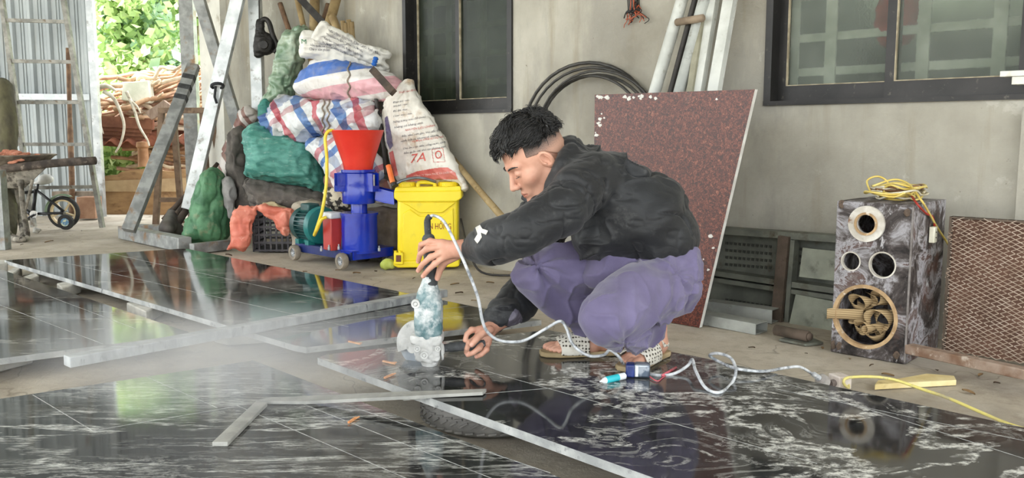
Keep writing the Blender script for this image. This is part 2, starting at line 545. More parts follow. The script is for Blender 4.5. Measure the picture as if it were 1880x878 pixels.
# rendered wall with two sliding windows
t = NT('stained_render'); t.set(rough=.88, spec=.2)
v = t.co()
c = t.ramp(t.noise(v, .9, 9, .6), [(.32, rgb('#8a8579')), (.5, rgb('#aaa69a')), (.68, rgb('#c2beb2'))])
c = t.mix(t.val(t.noise(t.co((1, 1, .35), loc=(4, 4, 4)), 2.2, 8, .65), .5, .60, 0, .6), c, rgb('#8f8c84'))
c = t.mix(t.val(t.noise(t.co((2.5, 2.5, .25)), 3, 6, .6), .56, .72, 0, .5), c, rgb('#8a7f66'))
c = t.mix(t.val(t.noise(t.co(loc=(1, 8, 3)), 5, 9, .7), .62, .66, 0, .45), c, rgb('#c3c0b6'))
c = t.mix(t.val(t.noise(t.co(loc=(6, 1, 3)), 22, 4, .7), .70, .74, 0, .8), c, rgb('#5b564b'))
t.colour(c); t.bump(t.noise(v, 16, 9, .68), .35, .012)
wall_m = t.m
def uvbox(mb, u0, u1, z0, z1, o0, o1):
    return mb.box(WP((u0 + u1) / 2, (z0 + z1) / 2, (o0 + o1) / 2), WU, WN, Z, abs(u1 - u0) / 2, abs(o1 - o0) / 2, abs(z1 - z0) / 2)
uL = wall_uz(426, 300)[0]
uA0 = wall_uz(744, 200)[0]; uA1 = wall_uz(942, 200)[0]; zA = wall_uz(860, 213)[1]
uB0 = wall_uz(1404, 190)[0]; uB1 = wall_uz(1905, 170)[0]; zB = wall_uz(1640, 181)[1]
zA = zB = (zA + zB) / 2
ZT = 2.25; UR = 5.5; ZW = 3.5
mb = MB()
for a, b, z0, z1 in ((uL, uA0, -.1, ZW), (uA0, uA1, -.1, zA), (uA0, uA1, ZT, ZW), (uA1, uB0, -.1, ZW), (uB0, uB1, -.1, zB), (uB0, uB1, ZT, ZW), (uB1, UR, -.1, ZW)):
    uvbox(mb, a, b, z0, z1, -.14, 0)
struct(mb.build('wall_back', wall_m))
# pier at the near end of the wall and the painted pillar at its far end
up_ = wall_uz(1872, 400)[0]
mb = MB(); uvbox(mb, up_, up_ + .35, -.05, zB - .03, 0, .06); struct(mb.build('trim_1', wall_m))
white_m = M('limewash', '#c9c8c0', '#dedcd2', 3, .85, bump=.2, bsc=20, c3='#a59f8f', sc3=5)
mb = MB(); uvbox(mb, uL - .42, uL, -.1, ZW, -.2, .06); struct(mb.build('trim_2', white_m))

# room behind the glass
rm = M('room_paint', '#5c655a', '#6b7468', 2, .9)
mb = MB()
for a, b in ((uA0, uA1), (uB0, uB1)):
    uvbox(mb, a - .5, b + .5, -.1, 2.6, -2.3, -2.2)
    uvbox(mb, a - .55, a - .5, -.1, 2.6, -2.3, -.14); uvbox(mb, b + .5, b + .55, -.1, 2.6, -2.3, -.14)
    uvbox(mb, a - .5, b + .5, 2.55, 2.6, -1.5, -.14)
struct(mb.build('wall_inner', rm))

alu = M('dark_window_frame', '#232221', '#2e2c2b', 6, .42, .35, bump=.08, bsc=60, c3='#6a645a', sc3=25, lo3=.62, hi3=.8)
t = NT('patterned_glass'); t.set(rough=.2, spec=.5, trans=.9); t.b.inputs['IOR'].default_value = 1.2
v = t.co()
c = t.mix(t.val(t.noise(v, 4, 6, .6), .4, .65, 0, .8), rgb('#c4c9bf'), rgb('#9fa69a'))
t.colour(c)
vo = t.n('TexVoronoi'); vo.feature = 'DISTANCE_TO_EDGE'; vo.inputs['Scale'].default_value = 60; t.l(v, vo.inputs['Vector'])
t.bump(vo.outputs['Distance'], .22, .006)
glass_m = t.m
putty = M('dirty_seal', '#b5a98f', '#8b8069', 20, .8)
grille_m = M('white_grille', '#e6e8e4', '#d2d4cf', 8, .5)
def window(n, u0, u1, z0, z1, bars, zb, glass):
    fr = .035
    mb = MB()
    uvbox(mb, u0, u0 + fr, z0, z1, -.12, .015); uvbox(mb, u1 - fr, u1, z0, z1, -.12, .015)
    uvbox(mb, u0, u1, z0, z0 + .02, -.12, .018); uvbox(mb, u0, u1, z1 - fr, z1, -.12, .015)
    root = struct(mb.build('window_%d' % n, alu))
    um = (u0 + u1) / 2
    for k, (a, b, o) in enumerate(((u0 + fr, um + .02, -.055), (um - .02, u1 - fr, -.02))):
        st = .04
        m2 = MB()
        uvbox(m2, a, a + st, z0 + .02, z1 - fr, o - .03, o); uvbox(m2, b - st, b, z0 + .02, z1 - fr, o - .03, o)
        uvbox(m2, a + st, b - st, z0 + .02, z0 + .09, o - .03, o); uvbox(m2, a + st, b - st, z1 - fr - .06, z1 - fr, o - .03, o)
        m2.build('sash', alu, root)
        m3 = MB(); uvbox(m3, a + st, b - st, z0 + .09, z1 - fr - .06, o - .02, o - .014); m3.build('pane', glass, root)
        m4 = MB(); uvbox(m4, a + st, b - st, z0 + .09, z0 + .094, o - .012, o + .003); uvbox(m4, a + st, a + st + .004, z0 + .09, z1 - .1, o - .012, o + .003)
        m4.build('seal', putty, root)
    g = MB()
    for f in bars: uvbox(g, u0 + (u1 - u0) * f - .026, u0 + (u1 - u0) * f + .026, z0 + .05, z1 - .05, -.135, -.125)
    for z in zb: uvbox(g, u0 + .05, u1 - .05, z - .018, z + .018, -.15, -.136)
    g.build('grille', grille_m, root)
    return root
glassA = glass_m.copy(); glassA.name = 'darker_patterned_glass'  # left window: copy of the glass with a darker tint
for x_ in glassA.node_tree.nodes:
    if x_.type == 'MIX': x_.inputs[6].default_value = rgb('#7d8576'); x_.inputs[7].default_value = rgb('#565e50')
window(1, uA0, uA1, zA, ZT, (.12, .3, .62, .95), (zA + .2, zA + .38, zA + .56, zA + .74, zA + .92), glassA)
window(2, uB0, uB1, zB, ZT, (.06, .22, .58, .84), (zB + .155, zB + .31, zB + .5, zB + .7), glass_m)
# red cloth and green crates seen blurred behind the right window
cl = M('red_cloth', '#b8352b', '#8e231c', 6, .8)
f = limb([WP(uB0 + .50, zB + .33, -.22), WP(uB0 + .52, zB + .8, -.24)], [.085, .10])
tag(blob('cloth', f, .012, cl, disp=wrinkle(.02, 6, .01, 12)), 'dark red cloth hanging behind the right window glass', 'cloth')

# roof
roof_m = M('roof_sheet', '#a8aaa8', '#8f918f', 3, .6, .3)
rp = [WP(UR, ZW), WP(uL, ZW), Vector((WP(uL, 0).x, 9.1, ZW)), Vector((-8.5, 9.1, ZW)), Vector((-8.5, 2.0, ZW)), Vector((-2.6, -2.4, ZW)), WP(UR, ZW, 6.0)]
struct(MB().prism(rp, (0, 0, .03)).build('ceiling', roof_m))

# sheeting above the doorway
mb = MB(); xa_, xb_ = Q(150, 200, 9.0).x, Q(440, 200, 9.0).x
for k in range(22):
    x_ = xa_ + (xb_ - xa_) * k / 22; w_ = (xb_ - xa_) / 22
    mb.box(Vector((x_ + w_ / 2, 9.06, 2.95)), X, Y, Z, w_ / 2, .006, .62); mb.box(Vector((x_ + .02, 9.04, 2.95)), X, Y, Z, .02, .02, .62)
struct(mb.build('trim_4', M('upper_sheet', '#85898a', '#9a9e9e', 4, .6, .2)))
# corrugated sheet wall at the far left
t = NT('sheet_metal_wall'); t.set(rough=.5, metal=.35, spec=.4)
v = t.co()
c = t.ramp(t.noise(t.co((1, 1, .5)), 2.2, 7, .6), [(.35, rgb('#8a9092')), (.55, rgb('#9ea4a5')), (.7, rgb('#aeb3b3'))])
c = t.mix(t.val(t.noise(t.co((4, 1, .3)), 3, 6, .6), .55, .75, 0, .5), c, rgb('#8d8a80'))
t.colour(c)
sheet_m = t.m
YS = 9.0
def xs_at(px, Yc=YS): return (px - 940) / F_PX * Yc / math.cos(PITCH) * 1.0
xr = Q(172, 200, YS).x
V = []; x = xr; prof = []
per = .185
while x > xr - 3.0:
    prof += [(x, 0), (x - .022, .03), (x - .05, .03), (x - .072, 0)]
    for q in (.1, .13): prof += [(x - q, 0), (x - q - .006, .008), (x - q - .012, 0)]
    x -= per
prof.append((x, 0))
Fc = []
for (a, b) in prof:
    V += [(a, YS - b, -.05), (a, YS - b, 3.6)]
for k in range(len(prof) - 1): Fc.append((2 * k, 2 * k + 1, 2 * k + 3, 2 * k + 2))
o = obj('wall_left', V, Fc, sheet_m, smooth=False); struct(o)
so = o.modifiers.new('thick', 'SOLIDIFY'); so.thickness = .004
galv = M('galvanised', '#a9adae', '#c6c9c9', 9, .42, .55, bump=.08, bsc=40, c3='#82807a', sc3=14)
mb = MB()
mb.box(Vector(((Q(179, 200, YS - .02).x), YS - .05, 1.8)), X, Y, Z, .035, .03, 1.85)
mb.bar((xr - 3, YS - .06, Q(100, 175, YS).z), (xr, YS - .06, Q(180, 179, YS).z), .03, .06)
struct(mb.build('trim_3', galv))

# ================================================================ GRANITE SLABS
def granite(name, rot, st, dist, wsc, lo, seedloc, vein='#a5a59f', dust=.15, base='#0d0e0f'):
    t = NT(name); t.set(spec=.5)
    v = t.co(st, rot=(0, 0, rot), loc=seedloc)
    w = t.n('TexNoise'); w.inputs['Scale'].default_value = wsc; w.inputs['Detail'].default_value = 3; w.inputs['Distortion'].default_value = dist * .3; t.l(v, w.inputs['Vector'])
    ad = t.n('VectorMath'); ad.operation = 'MULTIPLY_ADD'; ad.inputs[1].default_value = (dist, dist, 0); t.l(w.outputs['Color'], ad.inputs[0]); t.l(v, ad.inputs[2])
    n1 = t.noise(ad.outputs[0], 1.5, 6, .62, .4)
    rid = t.math('ABSOLUTE', t.math('SUBTRACT', n1, .5))
    big = t.val(rid, .012, .036, 1, 0)
    msk = t.val(t.noise(t.co((1.3, 1.3, 1), loc=(2, 5, 0)), 2.0, 3), lo, lo + .08)
    brk = t.val(t.noise(t.co(st, rot=(0, 0, rot)), 34, 5, .75), .42, .6)
    a = t.math('MULTIPLY', t.math('MULTIPLY', big, msk), brk)
    n2 = t.noise(ad.outputs[0], 5.5, 8, .7, .3)
    fine = t.val(t.math('ABSOLUTE', t.math('SUBTRACT', n2, .5)), .004, .034, 1, 0)
    n3 = t.noise(t.co(st, rot=(0, 0, rot), loc=(5, 3, 0)), 1.2, 4)
    fine = t.math('MULTIPLY', fine, t.val(n3, .42, .66, 0, .6))
    tot = t.math('MAXIMUM', a, fine)
    c0 = t.mix(t.val(t.noise(ad.outputs[0], 11, 8, .75), .45, .75, 0, .8), rgb(base), rgb('#34373a'))
    c = t.mix(tot, c0, rgb(vein))
    dn = t.noise(t.co((1, 1, 1), loc=(8, 8, 0)), 1.4, 8, .66)
    ds = t.val(dn, .42, .72, dust * .25, dust)
    c = t.mix(ds, c, rgb('#a9a7a2'))
    t.colour(c)
    t.l(t.val(dn, .4, .75, .04, .12), t.b.inputs['Roughness'])
    return t.m
edge_m = M('sawn_granite_edge', '#8f9190', '#b4b5b2', 12, .8, bump=.5, bsc=60, c3='#5b5d5e', sc3=30)
chalk = M('saw_line', '#b9bab8', '#8d8e8c', 30, .9)
def slab(poly, z, th, m, lines, label, wide=.0022):
    pw = [P(a, b, z) for a, b in poly]
    me_o = MB().prism(pw, (0, 0, -th)).build('granite_slab', [m, edge_m])
    for f in me_o.data.polygons:
        f.material_index = 0 if f.normal.z > .5 else 1
    for l_ in lines:
        a, b = P(l_[0], l_[1], z + .0004), P(l_[2], l_[3], z + .0004)
        d = (b - a).normalized(); s_ = d.cross(Z) * wide / 2
        MB().prism([a - s_, b - s_, b + s_, a + s_], (0, 0, -.0006)).build('cut_line', chalk, me_o)
    # rough chipped lower lip along the sawn edge
    tag(me_o, label, 'slab')
    return me_o
ZR, ZF = .12, .08
def PR(px, py, dz=0): return P(px, py, ZR + dz)
gR = granite('swirled_black_granite', .5, (1.0, 1.5, 1), 1.7, 1.2, .31, (0.3, .2, 0), vein='#dcdcd6', dust=.09)
gF = granite('streaked_black_granite', .12, (.75, 4.2, 1), .35, 1.2, .46, (0, 0, 0), dust=.10, vein='#c6c7c2')
gM = granite('dusty_streaked_granite', .12, (.7, 3.6, 1), .4, 1.4, .5, (3, 1, 0), dust=.12)
gL = granite('pale_streaked_granite', .12, (.7, 3.8, 1), .4, 1.3, .48, (6, 2, 0), dust=.14)
slabR = slab([(583, 657), (600, 651), (1005, 606), (1280, 655), (1880, 785), (2300, 876), (1900, 1150), (1430, 960)], ZR, .022, gR,
     [(873, 676, 1500, 851), (740, 735, 1130, 703), (1400, 690, 2000, 880), (1424, 714, 1980, 830)],
     'black granite slab with swirling white veins, being cut, under the man')
slabF = slab([(465, 662), (-260, 772), (-420, 1050), (1480, 1050)], ZF, .022, gF,
     [(60, 725, 170, 791), (170, 791, 430, 747), (269, 692, 399, 749), (434, 744, 780, 893), (549, 739, 940, 893), (640, 745, 1010, 868)],
     'black granite slab with pale streaks nearest the camera, in the bottom left corner')
slabM = slab([(8, 478), (330, 457), (344, 457), (994, 588), (562, 638), (540, 634)], ZF, .022, gM,
     [(200, 465, 700, 573), (480, 607, 860, 562), (100, 478, 640, 600)],
     'large black granite slab in front of the sack heap')
slabL = slab([(-10, 491), (349, 611), (330, 616), (-260, 692), (-420, 500)], ZF, .022, gL,
     [(0, 560, 190, 632), (0, 510, 250, 604)],
     'black granite slab at the left edge reflecting the greenery')

# stone and timber packers under the slabs
pk = M('pale_stone_packer', '#a9a79f', '#c4c1b8', 14, .85, bump=.5, bsc=40)
def packer(px, z0, h, label, nm='stone_packer', grp=None):
    pw = [P(a, b, z0 + h) for a, b in px]
    o = bevel(MB().prism(pw, (0, 0, -h)).build(nm, pk), .006)
    return tag(o, label, 'stone', grp)
pw = [P(a, b, .054) for a, b in ((392, 606), (462, 590), (500, 606), (418, 612))]
tag(bevel(MB().prism(pw, (0, 0, -.052)).build('stone_packer', pk), .006), 'pale stone packer under the front corner of the middle slab', 'stone')
packer([(232, 556), (262, 545), (300, 556), (268, 572)], 0, .056, 'rounded stone packer in the gap under the middle slab')
packer([(104, 520), (140, 512), (148, 519), (114, 529)], 0, .056, 'small stone packer under the middle slab, third from the left')
packer([(42, 508), (66, 500), (72, 506), (50, 514)], 0, .056, 'little stone packer under the middle slab, second from the left')
packer([(14, 497), (34, 487), (40, 491), (24, 502)], 0, .056, 'stone packer at the far left corner of the middle slab')
packer([(-30, 479), (8, 477), (14, 483), (-30, 489)], 0, .07, 'white block at the left edge of the picture beside the slabs')
packer([(-60, 640), (20, 625), (60, 640), (-40, 665)], 0, .056, 'stone packer under the left edge slab')
packer([(980, 640), (1030, 632), (1060, 650), (1000, 660)], 0, .096, 'stone packer beneath the slab the man squats on')
packer([(1560, 770), (1640, 760), (1680, 790), (1600, 800)], 0, .096, 'stone packer beneath the right part of the swirled slab')
packer([(300, 800), (420, 790), (460, 850), (330, 860)], 0, .056, 'stone packer beneath the front left slab')

# long granite strip lying across, and the thin offcut strips
strip_m = M('granite_strip', '#8d9193', '#b2b6b7', 10, .6, bump=.35, bsc=30, c3='#5d6264', sc3=18, st=(1, 3, 1))
def strip(a, b, z, w, h, m, name, label, z2=None):
    A = P(a[0], a[1], z + h); B = P(b[0], b[1], (z if z2 is None else z2) + h)
    d = (B - A).normalized(); s_ = Vector((-d.y, d.x, 0)).normalized() * w
    V = []
    o = MB().prism([A, B, B + s_, A + s_], (0, 0, -h)).build(name, m)
    bevel(o, .003); return tag(o, label, 'stone strip')
strip((128, 657), (822, 532), ZF + .001, .055, .035, strip_m, 'granite_strip', 'long grey granite strip lying across the slabs')
off_m = M('offcut_strip', '#a3a29c', '#8b8b86', 16, .8, bump=.4, bsc=50)
A_ = [P(a, b, ZF + .012) for a, b in ((389, 812), (418, 812), (491, 739), (471, 735))]
tag(bevel(MB().prism(A_, (0, 0, -.0115)).build('offcut_strip', off_m), .002), 'short pale offcut strip on the front slab, meeting the long one at a corner', 'stone strip')
A_ = [P(472, 736, ZF + .012), P(560, 737, ZF + .012), P(740, 728, ZR + .009), P(886, 720, ZR + .012), P(893, 714, ZR + .012), P(740, 719, ZR + .009), P(560, 727, ZF + .014), P(490, 731, ZF + .012)]
top = [p for p in A_]
o = MB(); n = 4; V = []; 
for k in range(4):
    a, b = A_[k], A_[7 - k]
    V += [a, b, a - Vector((0, 0, .009)), b - Vector((0, 0, .009))]
Fc = []
for k in range(3):
    i, j = 4 * k, 4 * k + 4
    Fc += [(i, j, j + 1, i + 1), (i + 2, i + 3, j + 3, j + 2), (i, i + 2, j + 2, j), (i + 1, j + 1, j + 3, i + 3)]
Fc += [(0, 1, 3, 2), (12, 14, 15, 13)]
o.add(V, Fc); tag(o.build('offcut_strip', off_m), 'long thin offcut strip bridging from the front slab to the swirled slab', 'stone strip')

# tyre under the swirled slab
rub = M('dusty_rubber', '#6f6d69', '#8d8a84', 8, .85, bump=.5, bsc=40, c3='#4a4846', sc3=10)
c = Vector((-.065, 2.52, 0))
root = thing('tyre', 'grey dusty tyre propping up the edge of the swirled slab', 'tyre', c)
R_ = .20
prof = [(R_ - .055, .0), (R_ - .02, .0), (R_, .012), (R_ + .004, .045), (R_, .078), (R_ - .02, .094), (R_ - .055, .094), (R_ - .06, .08), (R_ - .04, .047), (R_ - .06, .012), (R_ - .055, 0)]
MB().lathe(prof, c, Z, 64).build('tyre_wall', rub, root, smooth=True)
mb = MB()
for k in range(40):
    for j in range(4):
        a0 = 2 * math.pi * (k + (.5 if j % 2 else 0)) / 40; a1 = a0 + .11; z0 = .016 + j * .018
        p0 = c + Vector((math.cos(a0), math.sin(a0), 0)) * (R_ + .005) + Z * z0
        p1 = c + Vector((math.cos(a1), math.sin(a1), 0)) * (R_ + .005) + Z * (z0 + (.014 if j % 2 else .004))
        mb.bar(p0, p1, .006, .005)
tr = mb.build('tread', rub, root)

# ================================================================ LEFT: ladder, barrow, bicycle, trestle
fw = M('grey_weathered_wood', '#75695a', '#94887a', 14, .85, bump=.5, bsc=30, c3='#4c4338', sc3=9, st=(1, 1, .3))
oldsteel = M('weathered_steel', '#7d7f7e', '#a0a2a0', 11, .55, .4, bump=.25, bsc=35, c3='#8a6f54', sc3=7, lo3=.56, hi3=.68)
YL = 7.75
lad = thing('ladder', 'tall grey metal ladder leaning in front of the corrugated sheet wall', 'ladder', P(188, 419, 0))
def on_l(a, b): return Q(a, b, YL)
rail = M('ladder_metal', '#76756f', '#97958d', 14, .6, .3, bump=.2, c3='#6a5a48', sc3=12)
for a, b in (((-2, -40), (62, 417)), ((110, -40), (188, 418))):
    MB().bar(on_l(*a), on_l(*b), .035, .045, up=Y).build('rail', rail, lad)
for (x0, y0, x1, y1) in ((6, 37, 124, 40), (14, 112, 137, 114), (24, 188, 150, 188), (34, 265, 165, 265), (50, 345, 178, 343)):
    MB().bar(on_l(x0, y0), on_l(x1, y1), .03, .03, up=Y).build('rung', rail, lad)

bark = M('mossy_bark', '#4a463a', '#625f48', 10, .95, bump=.9, bsc=22, c3='#6c7a45', sc3=6, st=(1, 1, .4))
lw = limb([Q(4, 160, 7.6), Q(12, 230, 7.5), Q(14, 300, 7.45), P(12, 425, 0.05)], [.085, .09, .08, .075])
tag(blob('log', lw, .015, bark, disp=wrinkle(.008, 14, .004, 40), smooth=1), 'thick mossy log standing behind the wheelbarrow', 'log')
st_ = M('stick_wood', '#5a4434', '#7a5f48', 16, .85, bump=.4, bsc=50)
mb = MB(); mb.tube(spline([Q(125, 88, 8.6), Q(127, 170, 8.6), Q(129, 240, 8.6), Q(132, 330, 8.6), P(132, 394, .02)], 5), [.022] * 10 + [.028] * 11, 8)
tag(mb.build('stick', st_, smooth=True), 'crooked brown stick leaning on the corrugated sheet behind the ladder', 'stick')
brick = M('brick', '#8a6750', '#a07d64', 10, .9, bump=.4, bsc=40, c3='#7b5540', sc3=8)
mb = MB().prism([Q(140, 362, 8.5), Q(173, 362, 8.5), Q(175, 402, 8.5), Q(140, 402, 8.5)], Vector((0, .16, 0)))
tag(bevel(mb.build('brick', brick), .006), 'red clay brick block at the foot of the corrugated sheet wall', 'brick')
mb = MB().prism([Q(95, 352, 8.7), Q(172, 352, 8.7), Q(172, 360, 8.7), Q(95, 360, 8.7)], Vector((0, .12, 0)))
tag(mb.build('plank', fw), 'grey plank laid on top of the brick block', 'plank')
YP = 6.6
o = MB().box(Q(1, 380, YP), X, Y, Z, .035, .03, 1.0)
post = MB(); pa = P(3, 458, 0); post.box(pa + Z * .29, X, Y, Z, .05, .04, .29)
tag(post.build('steel_post', oldsteel), 'cut grey steel post standing at the left edge of the picture', 'post')

# wheelbarrow
wb_m = M('cement_caked_tray', '#6f6a61', '#a29b8d', 9, .85, .1, bump=.7, bsc=24, c3='#4a443c', sc3=12, lo3=.5, hi3=.6)
WBY = 7.05
wb = thing('wheelbarrow', 'cement-caked wheelbarrow at the left edge, carrying a bowl of broken brick', 'wheelbarrow', P(45, 436, 0))
V = []; Fc = []
topr = [(-120, 300), (98, 300)]; botr = [(-90, 343), (42, 343)]
def ringb(x0, x1, y, dep, Yc):
    return [Q(x0, y, Yc - dep), Q(x1, y, Yc - dep), Q(x1, y - 2, Yc + dep), Q(x0, y - 2, Yc + dep)]
A = ringb(-120, 92, 302, .26, WBY); B = ringb(-80, 45, 346, .16, WBY)
V = A + B + [a + (sum(A, Vector()) / 4 - a) * .06 for a in A] + [b + (sum(B, Vector()) / 4 - b) * .1 + Z * .02 for b in B]
Fc = [(0, 1, 5, 4), (1, 2, 6, 5), (2, 3, 7, 6), (3, 0, 4, 7), (4, 5, 6, 7), (8, 12, 13, 9), (9, 13, 14, 10), (10, 14, 15, 11), (11, 15, 12, 8), (12, 15, 14, 13), (0, 8, 9, 1), (1, 9, 10, 2), (2, 10, 11, 3), (3, 11, 8, 0)]
mb = MB().add(V, Fc); bevel(mb.build('tray', wb_m, wb), .02, 3)
charw = M('charred_handle', '#332c27', '#5c5148', 12, .9, bump=.7, bsc=40, c3='#85796c', sc3=14)
for dy, xx in ((-.24, 175), (.22, 150)):
    mb = MB(); mb.tube(spline([Q(-60, 318, WBY + dy), Q(60, 304, WBY + dy), Q(110, 299, WBY + dy), Q(xx, 295, WBY + dy)], 4), .033, 10); mb.build('handle', charw, wb, smooth=True)
for dy, ex in ((-.2, 0), (.2, -8)):
    mb = MB(); mb.tube(spline([Q(38 + ex, 330, WBY + dy), Q(41 + ex, 370, WBY + dy), Q(45 + ex, 400, WBY + dy), P(50 + ex, 434, .03), P(40 + ex, 440, .022), P(20 + ex, 432, .022), Q(4 + ex, 412, WBY + dy), Q(-40, 380, WBY + dy)], 5), .021, 9); mb.build('leg', wb_m, wb, smooth=True)
mb = MB(); mb.tube([Q(60, 330, WBY - .2), Q(52, 365, WBY - .2), Q(44, 392, WBY - .2)], .012, 8); mb.build('brace', wb_m, wb)
mb = MB()
wc = Q(-190, 405, WBY); mb.lathe([(.12, -.04), (.17, -.035), (.18, 0), (.17, .035), (.12, .04)], wc, Y, 32); mb.build('wheel', M('rubber', '#2c2b2a', '#403e3c', 12, .8), wb)
bowl_m = M('mortar_bowl', '#5f564b', '#8b8071', 14, .85, bump=.5, bsc=30)
bc = Q(10, 290, WBY)
bo = thing('bowl', 'round cement-stained bowl full of broken brick resting on the wheelbarrow', 'bowl', bc - Z * .07)
MB().lathe([(.18, -.09), (.28, -.055), (.355, .012), (.372, .018), (.372, .028), (.35, .026), (.275, -.03), (.17, -.06), (0, -.065)], bc, Z, 48).build('shell', bowl_m, bo, smooth=True)
br_m = M('brick_rubble', '#a4664e', '#c98a70', 16, .95, bump=.5, bsc=50, c3='#d9c3b4', sc3=20)
rr = random.Random(3)
def lump(c, r, m, name, seed, n=5):
    import bmesh
    bm = bmesh.new(); bmesh.ops.create_icosphere(bm, subdivisions=2, radius=1)
    q = np.array([v_.co[:] for v_ in bm.verts]); f_ = [tuple(v_.index for v_ in f.verts) for f in bm.faces]; bm.free()
    k = 1 + .45 * noise(q, 1.3, seed)
    q = q * k[:, None] * np.array(r) + np.array(c)
    return obj(name, q, f_, m, smooth=False)
for k in range(46):
    a = rr.uniform(0, 2 * math.pi); d_ = .29 * math.sqrt(rr.random())
    c_ = bc + Vector((math.cos(a) * d_, math.sin(a) * d_, -.015 + .05 * (1 - d_ / .3) + rr.uniform(-.01, .015)))
    tag(lump(c_, (rr.uniform(.03, .055), rr.uniform(.03, .05), rr.uniform(.018, .03)), br_m, 'brick_fragment', k), 'broken reddish brick fragment heaped in the bowl on the wheelbarrow', 'brick', 'brick rubble in the bowl')

# child's bicycle
BY = 7.72
bk = thing('bicycle', "child's black bicycle with cream rear wheel and a training wheel", 'bicycle', P(117, 421, 0))
bc = Q(117, 390, BY); R_ = bc.z - .004
black_p = M('black_paint', '#1c1d1f', '#2a2b2d', 8, .4); rub2 = M('bicycle_tyre', '#232324', '#34322f', 20, .8)
cream = M('cream_plastic', '#d9c49b', '#c6b084', 8, .5)
def wheel(c, R_, nm, par, spk=5, rimc=cream, ax=Y):
    root = MB().lathe([(R_ * .80, -.018), (R_ * .95, -.02), (R_, -.008), (R_, .008), (R_ * .95, .02), (R_ * .80, .018), (R_ * .80, -.018)], c, ax, 40).build(nm, rub2, par)
    MB().lathe([(R_ * .70, -.014), (R_ * .81, -.016), (R_ * .81, .016), (R_ * .70, .014), (R_ * .70, -.014)], c, ax, 40).build('rim', rimc, root)
    a = Vector(ax); u = a.cross(Z).normalized(); w_ = a.cross(u)
    for k in range(spk):
        th = 2 * math.pi * k / spk + .3
        d_ = u * math.cos(th) + w_ * math.sin(th)
        MB().bar(c + d_ * R_ * .12, c + d_ * R_ * .73, .012, .02, up=a).build('spoke', rimc, root)
    MB().lathe([(.02, -.03), (.02, .03)], c, ax, 16).build('hub', black_p, root)
    return root
wheel(bc, R_, 'wheel', bk)
wheel(Q(-40, 388, BY - .05), R_, 'wheel', bk)
tw = MB().lathe([(.066, -.016), (.068, 0), (.066, .016)], Q(121, 408, BY - .13), Y, 28).build('training_wheel', rub2, bk)
MB().lathe([(.036, -.02), (.034, -.017)], Q(121, 408, BY - .13), Y, 24).build('hub_cap', M('hubcap_sticker', '#c9cfb0', '#5b86a8', 30, .4, lo=.45, hi=.5), tw)
mb = MB(); mb.bar(Q(121, 408, BY - .11), Q(118, 390, BY - .05), .02, .006); mb.build('bracket', M('chrome', '#b9b9b7', None, rough=.25, metal=1), bk)
bb = Q(62, 394, BY - .03)
for nm, a, b, r in (('frame_tube', (8, 353), (50, 388), .018), ('frame_tube', (50, 388), (60, 395), .02), ('seat_tube', (66, 348), (60, 394), .016), ('seat_stay', (68, 350), (117, 388), .011), ('chain_stay', (60, 393), (117, 391), .012), ('frame_tube', (6, 358), (64, 352), .014), ('seat_post', (68, 350), (70, 338), .010)):
    mb = MB(); mb.tube([Q(a[0], a[1], BY - .05), Q(b[0], b[1], BY - .05)], r, 10); mb.build(nm, black_p, bk, smooth=True)
gseat = M('white_saddle', '#d8d8d4', '#c2c1bb', 8, .5)
blob('saddle', union([ell(Q(84, 329, BY), (.065, .055, .045)), ell(Q(72, 336, BY), (.05, .03, .02))], .02), .008, gseat, bk)
gm = M('green_mudguard', '#8fa58a', '#7c9377', 8, .5)
V = []; Fc = []
for k in range(21):
    th = math.radians(62 + 118 * k / 20); d_ = Vector((math.cos(th), 0, math.sin(th)))
    for w_ in (-.03, -.012, .012, .03): V.append(bc + d_ * (R_ + .02 - (.008 if abs(w_) > .02 else 0)) + Y * w_)
for k in range(20):
    for j in range(3): Fc.append((k * 4 + j, k * 4 + j + 1, k * 4 + 5 + j, k * 4 + 4 + j))
o = obj('mudguard', V, Fc, gm, bk); o.modifiers.new('t', 'SOLIDIFY').thickness = .004
mb = MB(); mb.tube([Q(62, 394, BY - .09), Q(48, 402, BY - .09)], .008, 8); mb.bar(Q(44, 403, BY - .12), Q(52, 403, BY - .12), .06, .02, up=Z); mb.build('pedal', black_p, bk)
MB().lathe([(.035, -.004), (.035, .004)], Q(62, 394, BY - .07), Y, 20).build('chain_ring', M('chrome', '#b9b9b7', None, rough=.25, metal=1), bk)
sk = pillow([(5, 368), (22, 364), (44, 372), (50, 400), (40, 410), (8, 402), (2, 388)], 8.15, .14, .12)
tag(blob('sack', sk, .015, M('buff_sack', '#a3917b', '#b8a892', 8, .9, bump=.4, bsc=30), disp=wrinkle(.01, 8, .006, 20)), 'small buff sack lying behind the bicycle', 'sack')
tag(lump(P(67, 423, .02), (.03, .025, .025), pk, 'stone', 99), 'small pale stone on the floor behind the wheelbarrow leg', 'stone')

